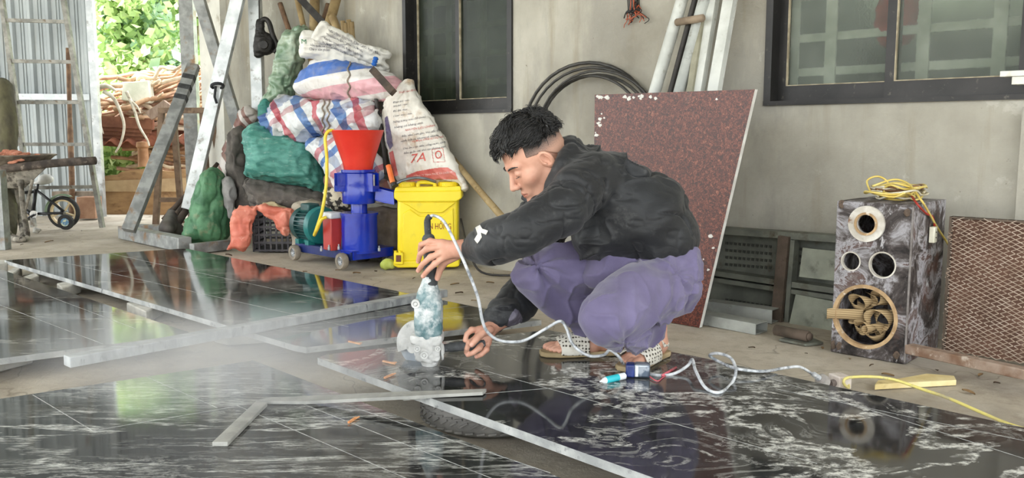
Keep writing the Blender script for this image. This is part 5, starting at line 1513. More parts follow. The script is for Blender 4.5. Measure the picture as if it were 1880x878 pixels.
mb = MB(); mb.tube(spline([Q(686, 136, 5.86), Q(693, 200, 5.84), Q(703, 260, 5.8), Q(709, 320, 5.75)], 6), .013, 8); tag(mb.build('strap', dk, smooth=True), 'black strap hanging down between the bags and the tall white sack', 'strap')
# chain hoist on its cord
ho = thing('chain_hoist', 'black chain hoist hanging on a cord beside the galvanised channel', 'hoist', Q(488, 104, 6.95))
hm = M('greasy_black', '#1b1a19', '#2e2b29', 14, .5, .3, bump=.5, bsc=40)
blob('casing', union([limb([Q(487, 80, 6.95), Q(487, 82, 6.95)], [.085, .085], sq=(1, .6, 1)), limb([Q(478, 42, 6.95), Q(474, 98, 6.95)], [.034, .036])], .03), .008, hm, ho, disp=wrinkle(.004, 20, .003, 50))
MB().lathe([(.05, 0), (.055, .02), (.035, .03), (.03, .045), (0, .045)], Q(487, 83, 6.90), Vector((0, -1, 0)), 28).build('hub', hm, ho)
mb = MB(); mb.tube(spline([Q(476, 42, 6.95), Q(486, 35, 6.94), Q(494, 42, 6.94), Q(500, 62, 6.93), Q(509, 86, 6.93), Q(502, 96, 6.93)], 5), .020, 10); mb.build('arm', hm, ho, smooth=True)
mb = MB(); mb.tube([Q(476, 36, 6.95), Q(475, -60, 6.95)], .005, 6); mb.build('cord', dk, ho)

# tall white feed sack
yaw7 = -.8
o7 = sack('feed_sack', 'tall white feed sack printed 7A in red standing behind the yellow tank', 'sack', [(744, 146), (758, 150), (772, 176), (800, 222), (824, 268), (846, 312), (862, 346), (846, 352), (836, 336), (790, 344), (738, 340), (722, 318), (712, 280), (704, 236), (701, 196), (716, 168)], 5.62, .13, .16, M('feed_sack', '#cdc8bd', '#dfdbd2', 5, .6, bump=.4, bsc=35, c3='#a88f72', sc3=7, lo3=.55, hi3=.72), res=.009, dsp=wrinkle(.016, 6, .009, 14, seed=5, a3=.003, s3=34), yaw=yaw7, round_=4)
b7 = bv_of(o7)
decal_poly(b7, [(746, 322), (766, 314), (800, 308), (822, 307), (836, 316), (842, 330), (800, 330), (746, 334)], 'red_band', M('red_ink_band', '#b8504a', '#cf7a70', 8, .6), o7, .8)
decal_poly(b7, [(706, 216), (712, 212), (720, 250), (722, 268), (716, 276), (710, 262)], 'purple_stripe', M('purple_ink', '#54496b', '#6d6480', 10, .6), o7, .7)
decal_poly(b7, [(714, 280), (722, 276), (732, 322), (722, 326)], 'red_stripe', M('red_ink_band', '#b8504a'), o7, .7)
text_on(b7, '7A', (752, 300), (26, -4.0), (5, -24), ink_r, o7)
for k, (tx, mm, x0, y0, sz) in enumerate((('THÀNH PHẦN DINH D', ink_r, 732, 172, 5.6), ('Đạm thô  min', ink, 722, 190, 5), ('Xơ thô  max', ink, 722, 197, 5), ('Độ ẩm  max', ink, 722, 206, 5), ('Canxi  min - max', ink, 722, 215, 5), ('Năng lượng trao đổi (min)', ink, 722, 226, 5.4), ('không có kháng sinh', ink, 724, 236, 6.4), ('NGUYÊN LIỆU CHÍNH', ink_r, 744, 241, 5.4), ('Bắp, tấm, cám gạo, khô dầu đậu', ink, 738, 252, 5.3), ('nành, bột cá, khoáng và vitamin', ink, 736, 261, 5.5), ('HƯỚNG DẪN SỬ DỤNG', ink_r, 756, 262, 5.2), ('Cho ăn trực tiếp, uống nước sạch', ink, 740, 275, 5.5), ('bảo quản nơi khô ráo thoáng mát', ink, 742, 283, 5.5))):
    text_on(b7, tx, (x0, y0), (sz, -.16 * sz), (.2 * sz, -.95 * sz), mm, o7)
text_on(b7, 'CÔNG TY TNHH THỨC ĂN CHĂN NUÔI', (760, 325), (4.2, -.45), (.4, -5), M('pale_print', '#e9cfc8', None), o7)
# circle emblem in a frame
def ring_px(cx, cy, rx, ry, w, a0=0, a1=2 * math.pi, n=28, m=ink_r, bv=None, par=None, nm='emblem'):
    V = []; Fc = []
    for k in range(n + 1):
        a = a0 + (a1 - a0) * k / n
        for s_ in (1, 1 - w):
            q = onto(bv, cx + rx * s_ * math.cos(a), cy + ry * s_ * math.sin(a), .003)
            if q is None: return
            V.append(q)
    for k in range(n): Fc.append((2 * k, 2 * k + 2, 2 * k + 3, 2 * k + 1))
    obj(nm, V, Fc, m, par, smooth=False)
ring_px(805, 284, 6, 7.5, .3, bv=b7, par=o7)
for (xa, ya, xb, yb) in ((793, 275, 813, 272), (793, 275, 796, 298), (813, 272, 817, 297), (796, 298, 817, 297), (805, 284, 809, 292)):
    decal_poly(b7, [(xa - .8, ya - .8), (xb + .8, yb - .8), (xb + .8, yb + .8), (xa - .8, ya + .8)] if abs(xb - xa) > abs(yb - ya) else [(xa - .8, ya), (xa + .8, ya), (xb + .8, yb), (xb - .8, yb)], 'emblem_frame', ink_r, o7, .7)

# crate with the orange sack draped over it
cr = thing('crate', 'black slatted plastic crate in front of the heap', 'crate', P(500, 463, 0))
cm = M('black_crate', '#37353a', '#4c494b', 12, .6, c3='#6c6560', sc3=16)
cx0, cx1, cy = Q(466, 460, 6.2).x, Q(540, 460, 6.2).x, 6.2
zt = Q(500, 386, 6.2).z
for face in range(4):
    mb = MB()
    if face == 0: A, B2 = Vector((cx0, cy, 0)), Vector((cx1, cy, 0))
    elif face == 1: A, B2 = Vector((cx1, cy, 0)), Vector((cx1, cy + .3, 0))
    elif face == 2: A, B2 = Vector((cx1, cy + .3, 0)), Vector((cx0, cy + .3, 0))
    else: A, B2 = Vector((cx0, cy + .3, 0)), Vector((cx0, cy, 0))
    for k in range(6): z_ = .01 + (zt - .02) * k / 5; mb.bar(A + Z * z_, B2 + Z * z_, .012, .014)
    for k in range(8): q = A.lerp(B2, k / 7); mb.bar(q, q + Z * zt, .010, .012, up=(B2 - A).normalized())
    mb.build('side', cm, cr)
MB().prism([Vector((cx0, cy, .006)), Vector((cx1, cy, .006)), Vector((cx1, cy + .3, .006)), Vector((cx0, cy + .3, .006))], (0, 0, .008)).build('base', cm, cr)
sack('sack', 'crumpled orange plastic sack hanging over the left of the black crate', 'sack', [(417, 458), (424, 436), (422, 400), (436, 382), (458, 374), (480, 378), (468, 398), (462, 440), (450, 460), (432, 456)], 6.10, .05, .05, orange_c, res=.009, dsp=wrinkle(.022, 8, .012, 18, seed=2, a3=.005, s3=36))
sack('sack', 'orange plastic sack flap folded over the top of the black crate', 'sack', [(472, 384), (480, 373), (505, 378), (538, 384), (539, 412), (530, 434), (512, 424), (494, 404)], 6.10, .05, .05, orange_c, res=.009, dsp=wrinkle(.018, 8, .010, 18, seed=7, a3=.005, s3=36))
sack('cloth', 'pale yellow cloth peeping out of the top of the black crate', 'cloth', [(474, 382), (486, 374), (506, 376), (528, 382), (505, 388)], 6.22, .04, .03, M('cream_cloth', '#b5a27c', '#cdbd99', 12, .8), res=.008)
sack('sack', 'dull brown sack stuffed behind the teal motor', 'sack', [(534, 376), (560, 368), (600, 372), (630, 400), (640, 462), (545, 462), (536, 420)], 6.22, .13, .12, buff_c)
sack('sack', 'dusty brown sack on the floor between the blue machine and the yellow tank', 'sack', [(648, 388), (700, 380), (748, 384), (760, 440), (752, 472), (690, 476), (650, 474)], 5.80, .12, .12, M('brown_dusty_sack', '#5b5149', '#7a6e62', 8, .9, bump=.4, bsc=40))

# ================================================================ PELLET MILL
blue = M('glossy_blue_paint', '#0a2496', '#1032a8', 5, .2, bump=.22, bsc=14, spec=.5, coat=.1, bdist=.01)
navy = M('dark_blue_paint', '#1e2a5c', '#263470', 6, .35, spec=.5, c3='#5a5c6c', sc3=14, lo3=.62, hi3=.8)
redp = M('red_enamel', '#cf2f22', '#d93d2d', 5, .35, bump=.08, bsc=20)
pm = thing('pellet_mill', 'blue feed pellet mill with red hopper on a small wheeled base', 'machine', P(640, 490, 0))
w0, w1, w2 = P(541, 477, 0), P(634, 495, 0), P(706, 491, 0)
e1 = (w1 - w0); L1 = e1.length; e1.normalize(); e2 = Vector((-e1.y, e1.x, 0))
if e2.x < 0: e2 = -e2
L2 = .30; O_ = w0 + e2 * .03
def mp(a, b, z): return O_ + e1 * a + e2 * b + Z * z
ty = M('dusty_tyre', '#7d7467', '#988e80', 14, .85, bump=.3); rimm = M('grey_rim', '#b7b9bb', '#8d8f92', 20, .4, .5)
for a, b in ((.02, -.04), (L1 - .02, -.04), (.02, L2 + .02), (L1 - .02, L2 + .02)):
    c_ = mp(a, b, .052)
    wr = MB().lathe([(.030, -.018), (.047, -.02), (.052, -.010), (.052, .010), (.047, .02), (.030, .018), (.030, -.018)], c_, e2, 32).build('wheel', ty, pm)
    MB().lathe([(0, -.012), (.010, -.014), (.012, -.006), (.020, -.006), (.024, -.014), (.031, -.012), (.031, .012), (0, .012)], c_, e2, 28).build('hub', rimm, wr)
dz0, dz1 = .055, .108
mb = MB()
for b in (0, L2): mb.bar(mp(-.03, b, .082), mp(L1 + .03, b, .082), .008, .055)
for a in (-.03, L1 + .03, L1 * .5): mb.bar(mp(a, 0, .082), mp(a, L2, .082), .008, .055)
mb.bar(mp(-.03, L2 / 2, .107), mp(L1 * .62, L2 / 2, .107), L2, .006)
mb.build('base_frame', navy, pm)
MB().bar(mp(L1 * .58, L2 / 2, .113), mp(L1 + .05, L2 / 2, .113), L2 + .02, .008).build('deck_plate', blue, pm)
MB().bar(mp(L1 + .045, .0, .085), mp(L1 + .045, L2, .085), .012, .05).build('front_plate', blue, pm)
cc = Q(661, 460, 5.50); cc.z = 0
def zq(y, Yc=5.5): return Q(661, y, Yc).z
MB().lathe([(.125, zq(462)), (.125, zq(459)), (.114, zq(459)), (.114, zq(394)), (.120, zq(394)), (.120, zq(390)), (.06, zq(390)), (0, zq(390))], cc, Z, 56).build('gearbox_column', blue, pm)
MB().lathe([(.052, zq(392)), (.052, zq(370)), (.050, zq(368))], cc, Z, 40).build('neck', blue, pm)
MB().lathe([(.100, zq(373)), (.105, zq(370)), (.105, zq(340)), (.101, zq(338)), (.101, zq(318)), (.108, zq(316)), (.108, zq(311)), (.09, zq(311))], cc, Z, 56).build('die_chamber', blue, pm)
MB().lathe([(.086, zq(313)), (.090, zq(311)), (.098, zq(298)), (.160, zq(243)), (.165, zq(240)), (.163, zq(239)), (.156, zq(243)), (.092, zq(300)), (.084, zq(312))], cc, Z, 64).build('hopper', redp, pm)
for ang in (-150, -35, 60, 150):
    d_ = Vector((math.cos(math.radians(ang)), math.sin(math.radians(ang)), 0)); t_ = Vector((-d_.y, d_.x, 0)); q = cc + d_ * .122
    mb = MB(); mb.box(q + Z * zq(345), d_, t_, Z, .028, .030, .018); mb.box(q + Z * zq(329) + t_ * .026, d_, t_, Z, .026, .004, .040); mb.box(q + Z * zq(329) - t_ * .026, d_, t_, Z, .026, .004, .040)
    lg = mb.build('clamp_lug', blue, pm)
    MB().lathe([(.009, 0), (.009, .09)], q + Z * zq(346) + d_ * .008, Z, 12).build('clamp_bolt', rimm, lg)
mb = MB(); V = [Q(690, 345, 5.44), Q(722, 353, 5.38), Q(724, 376, 5.38), Q(706, 373, 5.40), Q(688, 368, 5.44)]
mb.prism(V, (0, .006, 0)); mb.prism([v_ + Y * .13 for v_ in V], (0, .006, 0)); mb.prism([V[3], V[2], V[2] + Y * .13, V[3] + Y * .13], (0, 0, .006)); mb.prism([V[4], V[3], V[3] + Y * .13, V[4] + Y * .13], (0, 0, .006)); mb.build('outlet_chute', blue, pm)
mb = MB(); mb.prism([Q(624, 392, 5.46), Q(634, 400, 5.46), Q(634, 458, 5.46), Q(626, 458, 5.46), Q(628, 415, 5.46)], (0, .10, 0)); mb.build('gusset', navy, pm)
# motor
tealp = M('teal_enamel', '#1d6a68', '#257a76', 7, .35, spec=.5, c3='#184a4c', sc3=9)
dgreen = M('dark_green_enamel', '#1c3f3f', '#25504e', 8, .4, spec=.5)
m0 = Q(556, 416, 5.93); m1 = m0 + e1 * .27; m0.z = m1.z = .235
ax = e1
mo = MB().lathe([(0, 0), (.09, 0), (.112, .012), (.118, .03), (.118, .075), (0, .075)], m0, ax, 40).build('motor_fan_cover', dgreen, pm)
MB().lathe([(.096, .06), (.096, .22)], m0, ax, 40).build('motor_body', dgreen, pm)
mb = MB(); u_ = ax.cross(Z).normalized()
for k in range(26):
    th = 2 * math.pi * k / 26; d_ = u_ * math.cos(th) + Z * math.sin(th); t_ = ax.cross(d_)
    mb.box(m0 + ax * .14 + d_ * .103, ax, d_, t_, .07, .014, .003)
mb.build('cooling_fins', dgreen, pm)
MB().lathe([(.10, .205), (.126, .212), (.130, .235), (.120, .258), (.06, .275), (.02, .285), (.02, .31), (0, .31)], m0, ax, 40).build('motor_end_bell', tealp, pm)
mb = MB()
for b_ in (.07, -.07):
    for a_ in (.08, .20): mb.box(m0 + ax * a_ + u_ * b_ - Z * .110, ax, u_, Z, .022, .026, .016)
mb.box(m0 + ax * .14 - Z * .1, ax, u_, Z, .08, .06, .02)
mb.build('motor_feet', tealp, pm)
mb = MB(); mb.box(m0 + ax * .13 + u_ * (.02) + Z * .118, ax, u_, Z, .052, .045, .026); bevel(mb.build('terminal_box', dgreen, pm), .01)
if u_.y > 0: u_ = -u_
rb = Q(612, 455, 5.50); rb.z = .108
zr1 = Q(612, 400, 5.5).z
mb = MB(); mb.box(Vector((rb.x, rb.y, (rb.z + zr1) / 2)), e1, e2, Z, .048, .045, (zr1 - rb.z) / 2); bevel(mb.build('belt_guard', M('dull_red_paint', '#a5302a', '#b23a32', 6, .45), pm), .006)
mb = MB(); mb.box(Vector((rb.x, rb.y - .01, zr1 + .018)), e1, e2, Z, .055, .048, .020); sw = bevel(mb.build('switch_box', M('white_box', '#d6d8d8', '#bfc1c2', 14, .5), pm), .012, 3)
for (a, b) in ((590, 458), (604, 456), (622, 455), (650, 462), (696, 458)):
    MB().lathe([(.009, 0), (.009, .02), (.005, .022), (.005, .034), (0, .034)], Q(a, b, 5.44) - Z * .012, Z, 6).build('bolt', rimm, pm)
yel = M('yellow_cable', '#dcc22c', '#e8d24a', 20, .45)
mb = MB(); mb.tube(spline([Q(613, 240, 5.44), Q(603, 241, 5.43), Q(597, 255, 5.42), Q(600, 290, 5.42), Q(599, 340, 5.42), Q(592, 385, 5.42), Q(584, 412, 5.46), Q(577, 432, 5.55)], 7), .0105, 9)
mb.tube(spline([Q(599, 399, 5.44), Q(590, 404, 5.43), Q(583, 420, 5.47), Q(577, 432, 5.55)], 6), .0105, 9); mb.build('power_cable', yel, pm, smooth=True)

# ================================================================ YELLOW KNAPSACK TANK
yt = M('yellow_plastic', '#e8cf1c', '#f0d92e', 4, .38, spec=.45, c3='#c9b53a', sc3=7, lo3=.6, hi3=.8)
TY = 5.38
sp = thing('sprayer_tank', 'yellow plastic knapsack sprayer tank with red lettering beside the blue machine', 'sprayer', P(784, 490, 0))
def t3(a, b, dy=0): return Q(a, b, TY + dy)
def rbox(px, y0, y1, nm, m, par, bw=.012, seg=3):
    pts = [t3(a, b, y0) for a, b in px]
    return bevel(MB().prism(pts, (0, y1 - y0, 0)).build(nm, m, par), bw, seg)
bx_ = [(729, 362), (841, 362), (840, 484), (729, 486)]
body_o = rbox(bx_, 0, .155, 'tank_body', yt, sp, .02)
rbox([(723, 352), (847, 350), (848, 364), (838, 371), (732, 371), (723, 364)], -.012, .168, 'shoulder', yt, sp, .008)
rbox([(726, 344), (845, 342), (847, 351), (723, 353)], -.004, .16, 'top_rim', yt, sp, .006)
rbox([(740, 392), (752, 384), (770, 397), (812, 397), (832, 382), (834, 478), (738, 480)], -.010, .01, 'front_panel', yt, sp, .006)
rbox([(737, 372), (836, 372), (832, 376), (812, 391), (770, 391), (748, 377)], -.012, .01, 'front_panel', yt, sp, .005)
rbox([(722, 480), (843, 478), (843, 489), (836, 491), (730, 492), (722, 488)], -.02, .165, 'base_skirt', yt, sp, .008)
rbox([(723, 464), (740, 464), (740, 486), (723, 486)], -.035, .0, 'clip_box', yt, sp, .004)
rbox([(727, 469), (736, 469), (736, 481), (727, 481)], -.040, -.03, 'clip_pin', M('brown_pin', '#6b3d22', None), sp, .002)
for xa in (726, 734): MB().lathe([(.008, 0), (.009, .012), (0, .014)], t3(xa, 464, -.02), Z, 12).build('pin_head', yt, sp)
for cx, r_, h_ in ((748, .052, .030), (823, .064, .032)):
    mb = MB(); c_ = t3(cx, 343, .078)
    mb.lathe([(r_ * .95, -.01), (r_, 0), (r_, h_ * .8), (r_ * .92, h_), (0, h_)], c_, Z, 40); lid = mb.build('lid', yt, sp)
    mb = MB()
    for k in range(28):
        a = 2 * math.pi * k / 28; mb.box(c_ + Vector((math.cos(a) * r_, math.sin(a) * r_, h_ * .4)), Vector((math.cos(a), math.sin(a), 0)), Vector((-math.sin(a), math.cos(a), 0)), Z, .003, .002, h_ * .35)
    mb.build('grip_ridges', yt, lid)
mb = MB(); mb.tube(spline([t3(768, 346, .03), t3(769, 336, .03), t3(785, 335, .03), t3(797, 337, .03), t3(799, 347, .03)], 5), .013, 10); mb.build('carry_handle', yt, sp, smooth=True)
bvt = bv_of([c for c in sp.children if c.name.startswith('front_panel')][0], sp.location)
text_on(bvt, 'ÂN HỒNG', (780.5, 420.5), (10.2, .12), (0, -15.5), M('red_lettering', '#8e2016', None), sp, lift=.002)
ln_m = M('lance_steel', '#6f7276', '#8f9296', 9, .4, .6)
mb = MB(); mb.tube(spline([Q(724, 340, 5.32), Q(738, 332, 5.32), Q(760, 327, 5.34), Q(780, 328, 5.36), Q(800, 334, 5.4)], 6), .009, 8); o = mb.build('spray_lance', ln_m, smooth=True)
tag(o, 'thin grey spray lance lying bent over the yellow tank', 'lance')
mb = MB(); mb.tube([Q(721, 336, 5.33), Q(713, 304, 5.38)], .017, 10); og = M('orange_grip', '#d8662a', '#e07a3a', 12, .5); mb.build('grip', og, o)
mb = MB(); mb.tube([Q(723, 337, 5.32), Q(725, 342, 5.31)], .020, 10); mb.build('collar', dk, o)
mb = MB(); mb.tube(spline([Q(846, 402, 5.42), Q(852, 430, 5.3), Q(860, 458, 5.15), P(884, 500, .02), P(948, 506, .02)], 6), .007, 8); tag(mb.build('hose', dk, smooth=True), 'thin dark hose running from behind the yellow tank along the floor', 'hose')
mb = MB(); mb.tube([W(826, 285, .12), W(880, 350, .2), W(930, 408, .28)], [.018, .020, .022], 10); tag(mb.build('bamboo_pole', bam, smooth=True), 'bamboo pole leaning on the wall right of the tall white sack', 'pole')
tag(blob('plastic_scrap', ell(P(712, 486, .03), (.05, .03, .035)), .008, M('lime_scrap', '#a8b24a', '#bcc56a', 14, .6), disp=wrinkle(.008, 14, .005, 30)), 'lime green plastic scrap between the machine and the yellow tank', 'scrap')

# ================================================================ ON AND AGAINST THE WALL
jb = thing('junction_box', 'open electrical box with loose orange and black wires on the wall', 'electrical box', W(1163, 25, .01))
MB().prism([W(1152, -12, .002), W(1174, -12, .002), W(1175, 20, .002), W(1164, 26, .002), W(1154, 18, .002)], WN * .008).build('box', M('box_hole', '#3e3a33', None), jb)
wr_ = [M('orange_wire', '#b0573a', None, rough=.5), M('black_wire', '#1f1f20', None, rough=.5)]
rr = random.Random(4)
for k in range(16):
    x0 = rr.uniform(1154, 1174); pts = [W(x0, rr.uniform(-8, 18), .012)]; x = x0; y = 14
    for j in range(4):
        x += rr.uniform(-9, 10); y += rr.uniform(2, 15 if k % 4 == 0 else 8); pts.append(W(x, y, rr.uniform(.01, .05)))
    mb = MB(); mb.tube(spline(pts, 4), .0022 if k % 3 else .0032, 5); mb.build('wire', wr_[k % 2], jb, smooth=True)
hosem = M('black_hose', '#2b2a28', '#3f3d39', 14, .5)
for k, (cx, cy, rx, ry, r_) in enumerate(((1083, 250, 122, 135, .010), (1090, 256, 122, 132, .008), (1096, 250, 105, 112, .009), (1086, 255, 100, 116, .008), (1100, 246, 112, 116, .007))):
    pts = []
    for j in range(40):
        a = 2 * math.pi * j / 40
        pts.append(W(cx + rx * math.cos(a), cy + ry * math.sin(a), .03 + .02 * k + .02 * math.sin(a * 2 + k)))
    mb = MB(); mb.tube(pts, r_, 7, closed=True); o = mb.build('hose_loop', hosem, smooth=True)
    tag(o, ['outermost loop of black hose leaning on the wall behind the man', 'second loop of black hose from the outside', 'middle loop of black hose leaning on the wall', 'innermost loop of black hose leaning on the wall', 'thinnest loop of black hose reaching behind the red slab'][k], 'hose', 'black hose loops on the wall')
pvc = M('white_pipe', '#b7b9b3', '#cdcfc9', 8, .5, bump=.15, bsc=30, c3='#8f8c7e', sc3=13)
def downto(a, b, oa, ob):
    """pole through pixels a, b on the wall side, carried on down to the floor"""
    A, B2 = W(a[0], a[1], oa), W(b[0], b[1], ob); t_ = A.z / (A.z - B2.z); return A, A + (B2 - A) * (t_ * .995)
for k, (a, b, r_, sq, m) in enumerate((((1258, -20), (1203, 165), .030, 0, pvc), ((1281, -20), (1232, 165), .014, 0, dk), ((1298, -20), (1248, 165), .028, 0, M('grey_pipe', '#9a9d98', '#b0b3ae', 9, .5, c3='#77766c', sc3=12)), ((1312, -20), (1282, 165), .030, 1, pvc), ((1344, -20), (1312, 165), .032, 1, pvc), ((1296, -20), (1268, 165), .018, 1, M('khaki_bar', '#7d7a66', '#93907c', 9, .6)))):
    A, B2 = downto(a, b, .10 + .012 * (k % 3), .16 + .012 * (k % 3))
    mb = MB()
    if sq: mb.bar(A, B2, r_ * 1.7, r_ * 1.2, up=WN)
    else: mb.tube([A, B2], r_, 16)
    tag(mb.build('pipe', m), ['leftmost thick white pipe leaning on the wall behind the red slab', 'thin dark rod leaning among the white pipes', 'grey round pipe between the white pipes', 'square white tube next to the rightmost one on the wall', 'rightmost square white tube leaning on the wall', 'thin khaki bar leaning behind the white tubes'][k], 'pipe')
mb = MB(); mb.tube([W(1243, 41, .16), W(1290, 33, .20)], .018, 12); tag(mb.build('pipe_stub', M('rusty_stub', '#7b6a58', '#94836f', 12, .7), smooth=True), 'short rusty stub pipe joining the leaning pipes', 'pipe')

# red granite slab
redg = NT('red_granite'); redg.set(rough=.35, spec=.5)
v = redg.co()
vo = redg.n('TexVoronoi'); vo.inputs['Scale'].default_value = 85; redg.l(v, vo.inputs['Vector'])
c = redg.ramp(redg.noise(v, 85, 6, .85, 1.2), [(.36, rgb('#1c0d0a')), (.48, rgb('#3d1811')), (.55, rgb('#6a3022')), (.66, rgb('#a06a52'))])
c = redg.mix(redg.val(redg.noise(redg.co((1, 1, .5), loc=(2, 1, 5)), 3.2, 8, .7), .58, .76, 0, .35), c, rgb('#a08a82'))
redg.colour(c); redg = redg.m
oB = (P(1284, 602, 0) - _w0).dot(WN); uB_ = (P(1284, 602, 0) - _w0).dot(WU)
lo_, hi_ = 0.0, oB
for _ in range(50):
    md = (lo_ + hi_) / 2
    if (W(1386, 164, md) - _w0).dot(WU) > uB_: lo_ = md
    else: hi_ = md
oT = max((lo_ + hi_) / 2, .14); TR = W(1386, 164, oT); TL = W(1092, 174, oT)
BR = P(1284, 602, 0); BL = WP((TL - _w0).dot(WU), 0, oB)
nrm = (TR - BR).cross(TL - BR).normalized()
if nrm.dot(WN) > 0: nrm = -nrm
rs = MB().prism([TR, TL, BL, BR], nrm * .022).build('stone_slab', [redg, M('white_sawn_edge', '#c9c6bf', '#deddd6', 16, .8, bump=.3)])
for f_ in rs.data.polygons: f_.material_index = 0 if abs(f_.normal.dot(nrm)) > .8 else 1
tag(rs, 'large dark red granite slab with white chipped edges leaning on the wall', 'slab')
bvr = bv_of(rs); rr = random.Random(8)
for k in range(30):
    if k < 12: cx, cy = rr.uniform(1096, 1180), rr.uniform(176, 182)
    elif k < 22: cy = rr.uniform(190, 250); cx = 1094 - (cy - 172) * .14 + rr.uniform(4, 22)
    elif k < 25: cx, cy = rr.uniform(1180, 1380), 176 + rr.uniform(0, 10)
    else: cy = rr.uniform(430, 590); cx = 1386 - (cy - 164) * .232 - rr.uniform(6, 24)
    r_ = rr.uniform(1.5, 6); decal_fan(bvr, [(cx + r_ * rr.uniform(.5, 1.2) * math.cos(a), cy + r_ * rr.uniform(.4, 1) * math.sin(a)) for a in np.linspace(0, 5.8, 11)], 'chip', wp_m, rs)
decal_poly(bvr, [(1214, 342), (1222, 340), (1226, 348), (1220, 358), (1212, 352)], 'chip', wp_m, rs)  # glare on the slab face, painted as a white patch

# steel formwork panels along the wall foot
fm = M('formwork_steel', '#5c5e56', '#75776c', 7, .7, .2, bump=.4, bsc=22, c3='#4a4334', sc3=6)
fm2 = M('rusty_formwork', '#4a3f34', '#63554a', 8, .85, .1, bump=.5, bsc=26, c3='#413226', sc3=12)
fw_ = thing('formwork_panel', 'dark grey green steel formwork panels lying along the foot of the wall', 'panel', W(1420, 600, .12))
def fq(a, b, o): return W(a, b, o)
mb = MB(); mb.prism([fq(1290, 417, .06), fq(1545, 436, .06), fq(1545, 622, .06), fq(1270, 566, .06)], WN * .006)
plate_mb = mb
for a, b, h in (((1290, 420), (1545, 438), .03), ((1290, 496), (1545, 533), .025), ((1290, 508), (1545, 546), .02), ((1270, 564), (1545, 622), .03)):
    MB().bar(fq(a[0], a[1], .10), fq(b[0], b[1], .10), .08, h).build('rib', fm, fw_)
for xa, ww in ((1436, .05),): 
    mb = MB(); mb.bar(fq(xa + 4, 434, .15), fq(xa - 10, 592, .15), ww, .02, up=WN); mb.build('upright', fm2, fw_)
MB().bar(fq(1460, 440, .12), fq(1448, 590, .12), .02, .05, up=WN).build('upright', fm, fw_)
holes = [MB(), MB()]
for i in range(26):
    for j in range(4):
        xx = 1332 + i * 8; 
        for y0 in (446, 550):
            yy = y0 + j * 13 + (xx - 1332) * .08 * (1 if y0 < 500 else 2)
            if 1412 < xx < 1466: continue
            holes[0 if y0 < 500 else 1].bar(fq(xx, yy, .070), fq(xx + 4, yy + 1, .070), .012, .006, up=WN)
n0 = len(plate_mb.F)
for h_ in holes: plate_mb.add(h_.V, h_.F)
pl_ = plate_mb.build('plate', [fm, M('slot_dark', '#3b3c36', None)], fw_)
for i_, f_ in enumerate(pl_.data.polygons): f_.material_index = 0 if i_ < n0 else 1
for pts, lab in (([(1475, 455), (1545, 462), (1545, 517), (1468, 508)], 'grey perforated steel plate leaning in the upper right of the formwork'), ([(1462, 540), (1545, 556), (1545, 618), (1450, 594)], 'pale perforated plate low down behind the speaker box')):
    o = MB().prism([fq(a, b, .15) for a, b in pts], WN * .006).build('perforated_plate', M('pale_formwork', '#7f8276', '#969989', 8, .7, bump=.4, c3='#65655a', sc3=10)); tag(o, lab, 'plate')
ch = M('dull_channel', '#8f918c', '#a6a8a2', 9, .6, .3, c3='#6a6a62', sc3=14)
def cchan(A, B2, w, h, label):
    d = (B2 - A).normalized(); s_ = d.cross(Z).normalized(); mb = MB()
    mb.bar(A + Z * .002, B2 + Z * .002, w, .003); mb.bar(A + Z * h, B2 + Z * h, w, .003)
    mb.bar(A + s_ * w / 2 + Z * h / 2, B2 + s_ * w / 2 + Z * h / 2, .003, h); mb.bar(A - s_ * w / 2 + Z * h / 2, B2 - s_ * w / 2 + Z * h / 2, .003, h)
    tag(mb.build('steel_tube', ch), label, 'tube')
cchan(P(1282, 590, 0), P(1398, 612, 0), .09, .045, 'front square steel tube lying at the foot of the red slab')
cchan(P(1300, 574, 0) , P(1424, 592, 0), .08, .06, 'rear square steel tube lying by the formwork')
mb = MB(); mb.tube([P(1424, 606, .035), P(1484, 618, .035)], .022, 14); mb.tube([P(1484, 618, .035), P(1488, 619, .035)], .016, 14); tag(mb.build('pipe', fm2, smooth=True), 'short rusty pipe on the floor in front of the formwork', 'pipe')
tag(bevel(MB().prism([P(1430, 622, .012), P(1470, 612, .012), P(1512, 628, .012), P(1480, 632, .012)], (0, 0, -.01)).build('metal_scrap', fm), .002), 'flat dark metal scrap beside the rusty pipe', 'metal scrap')

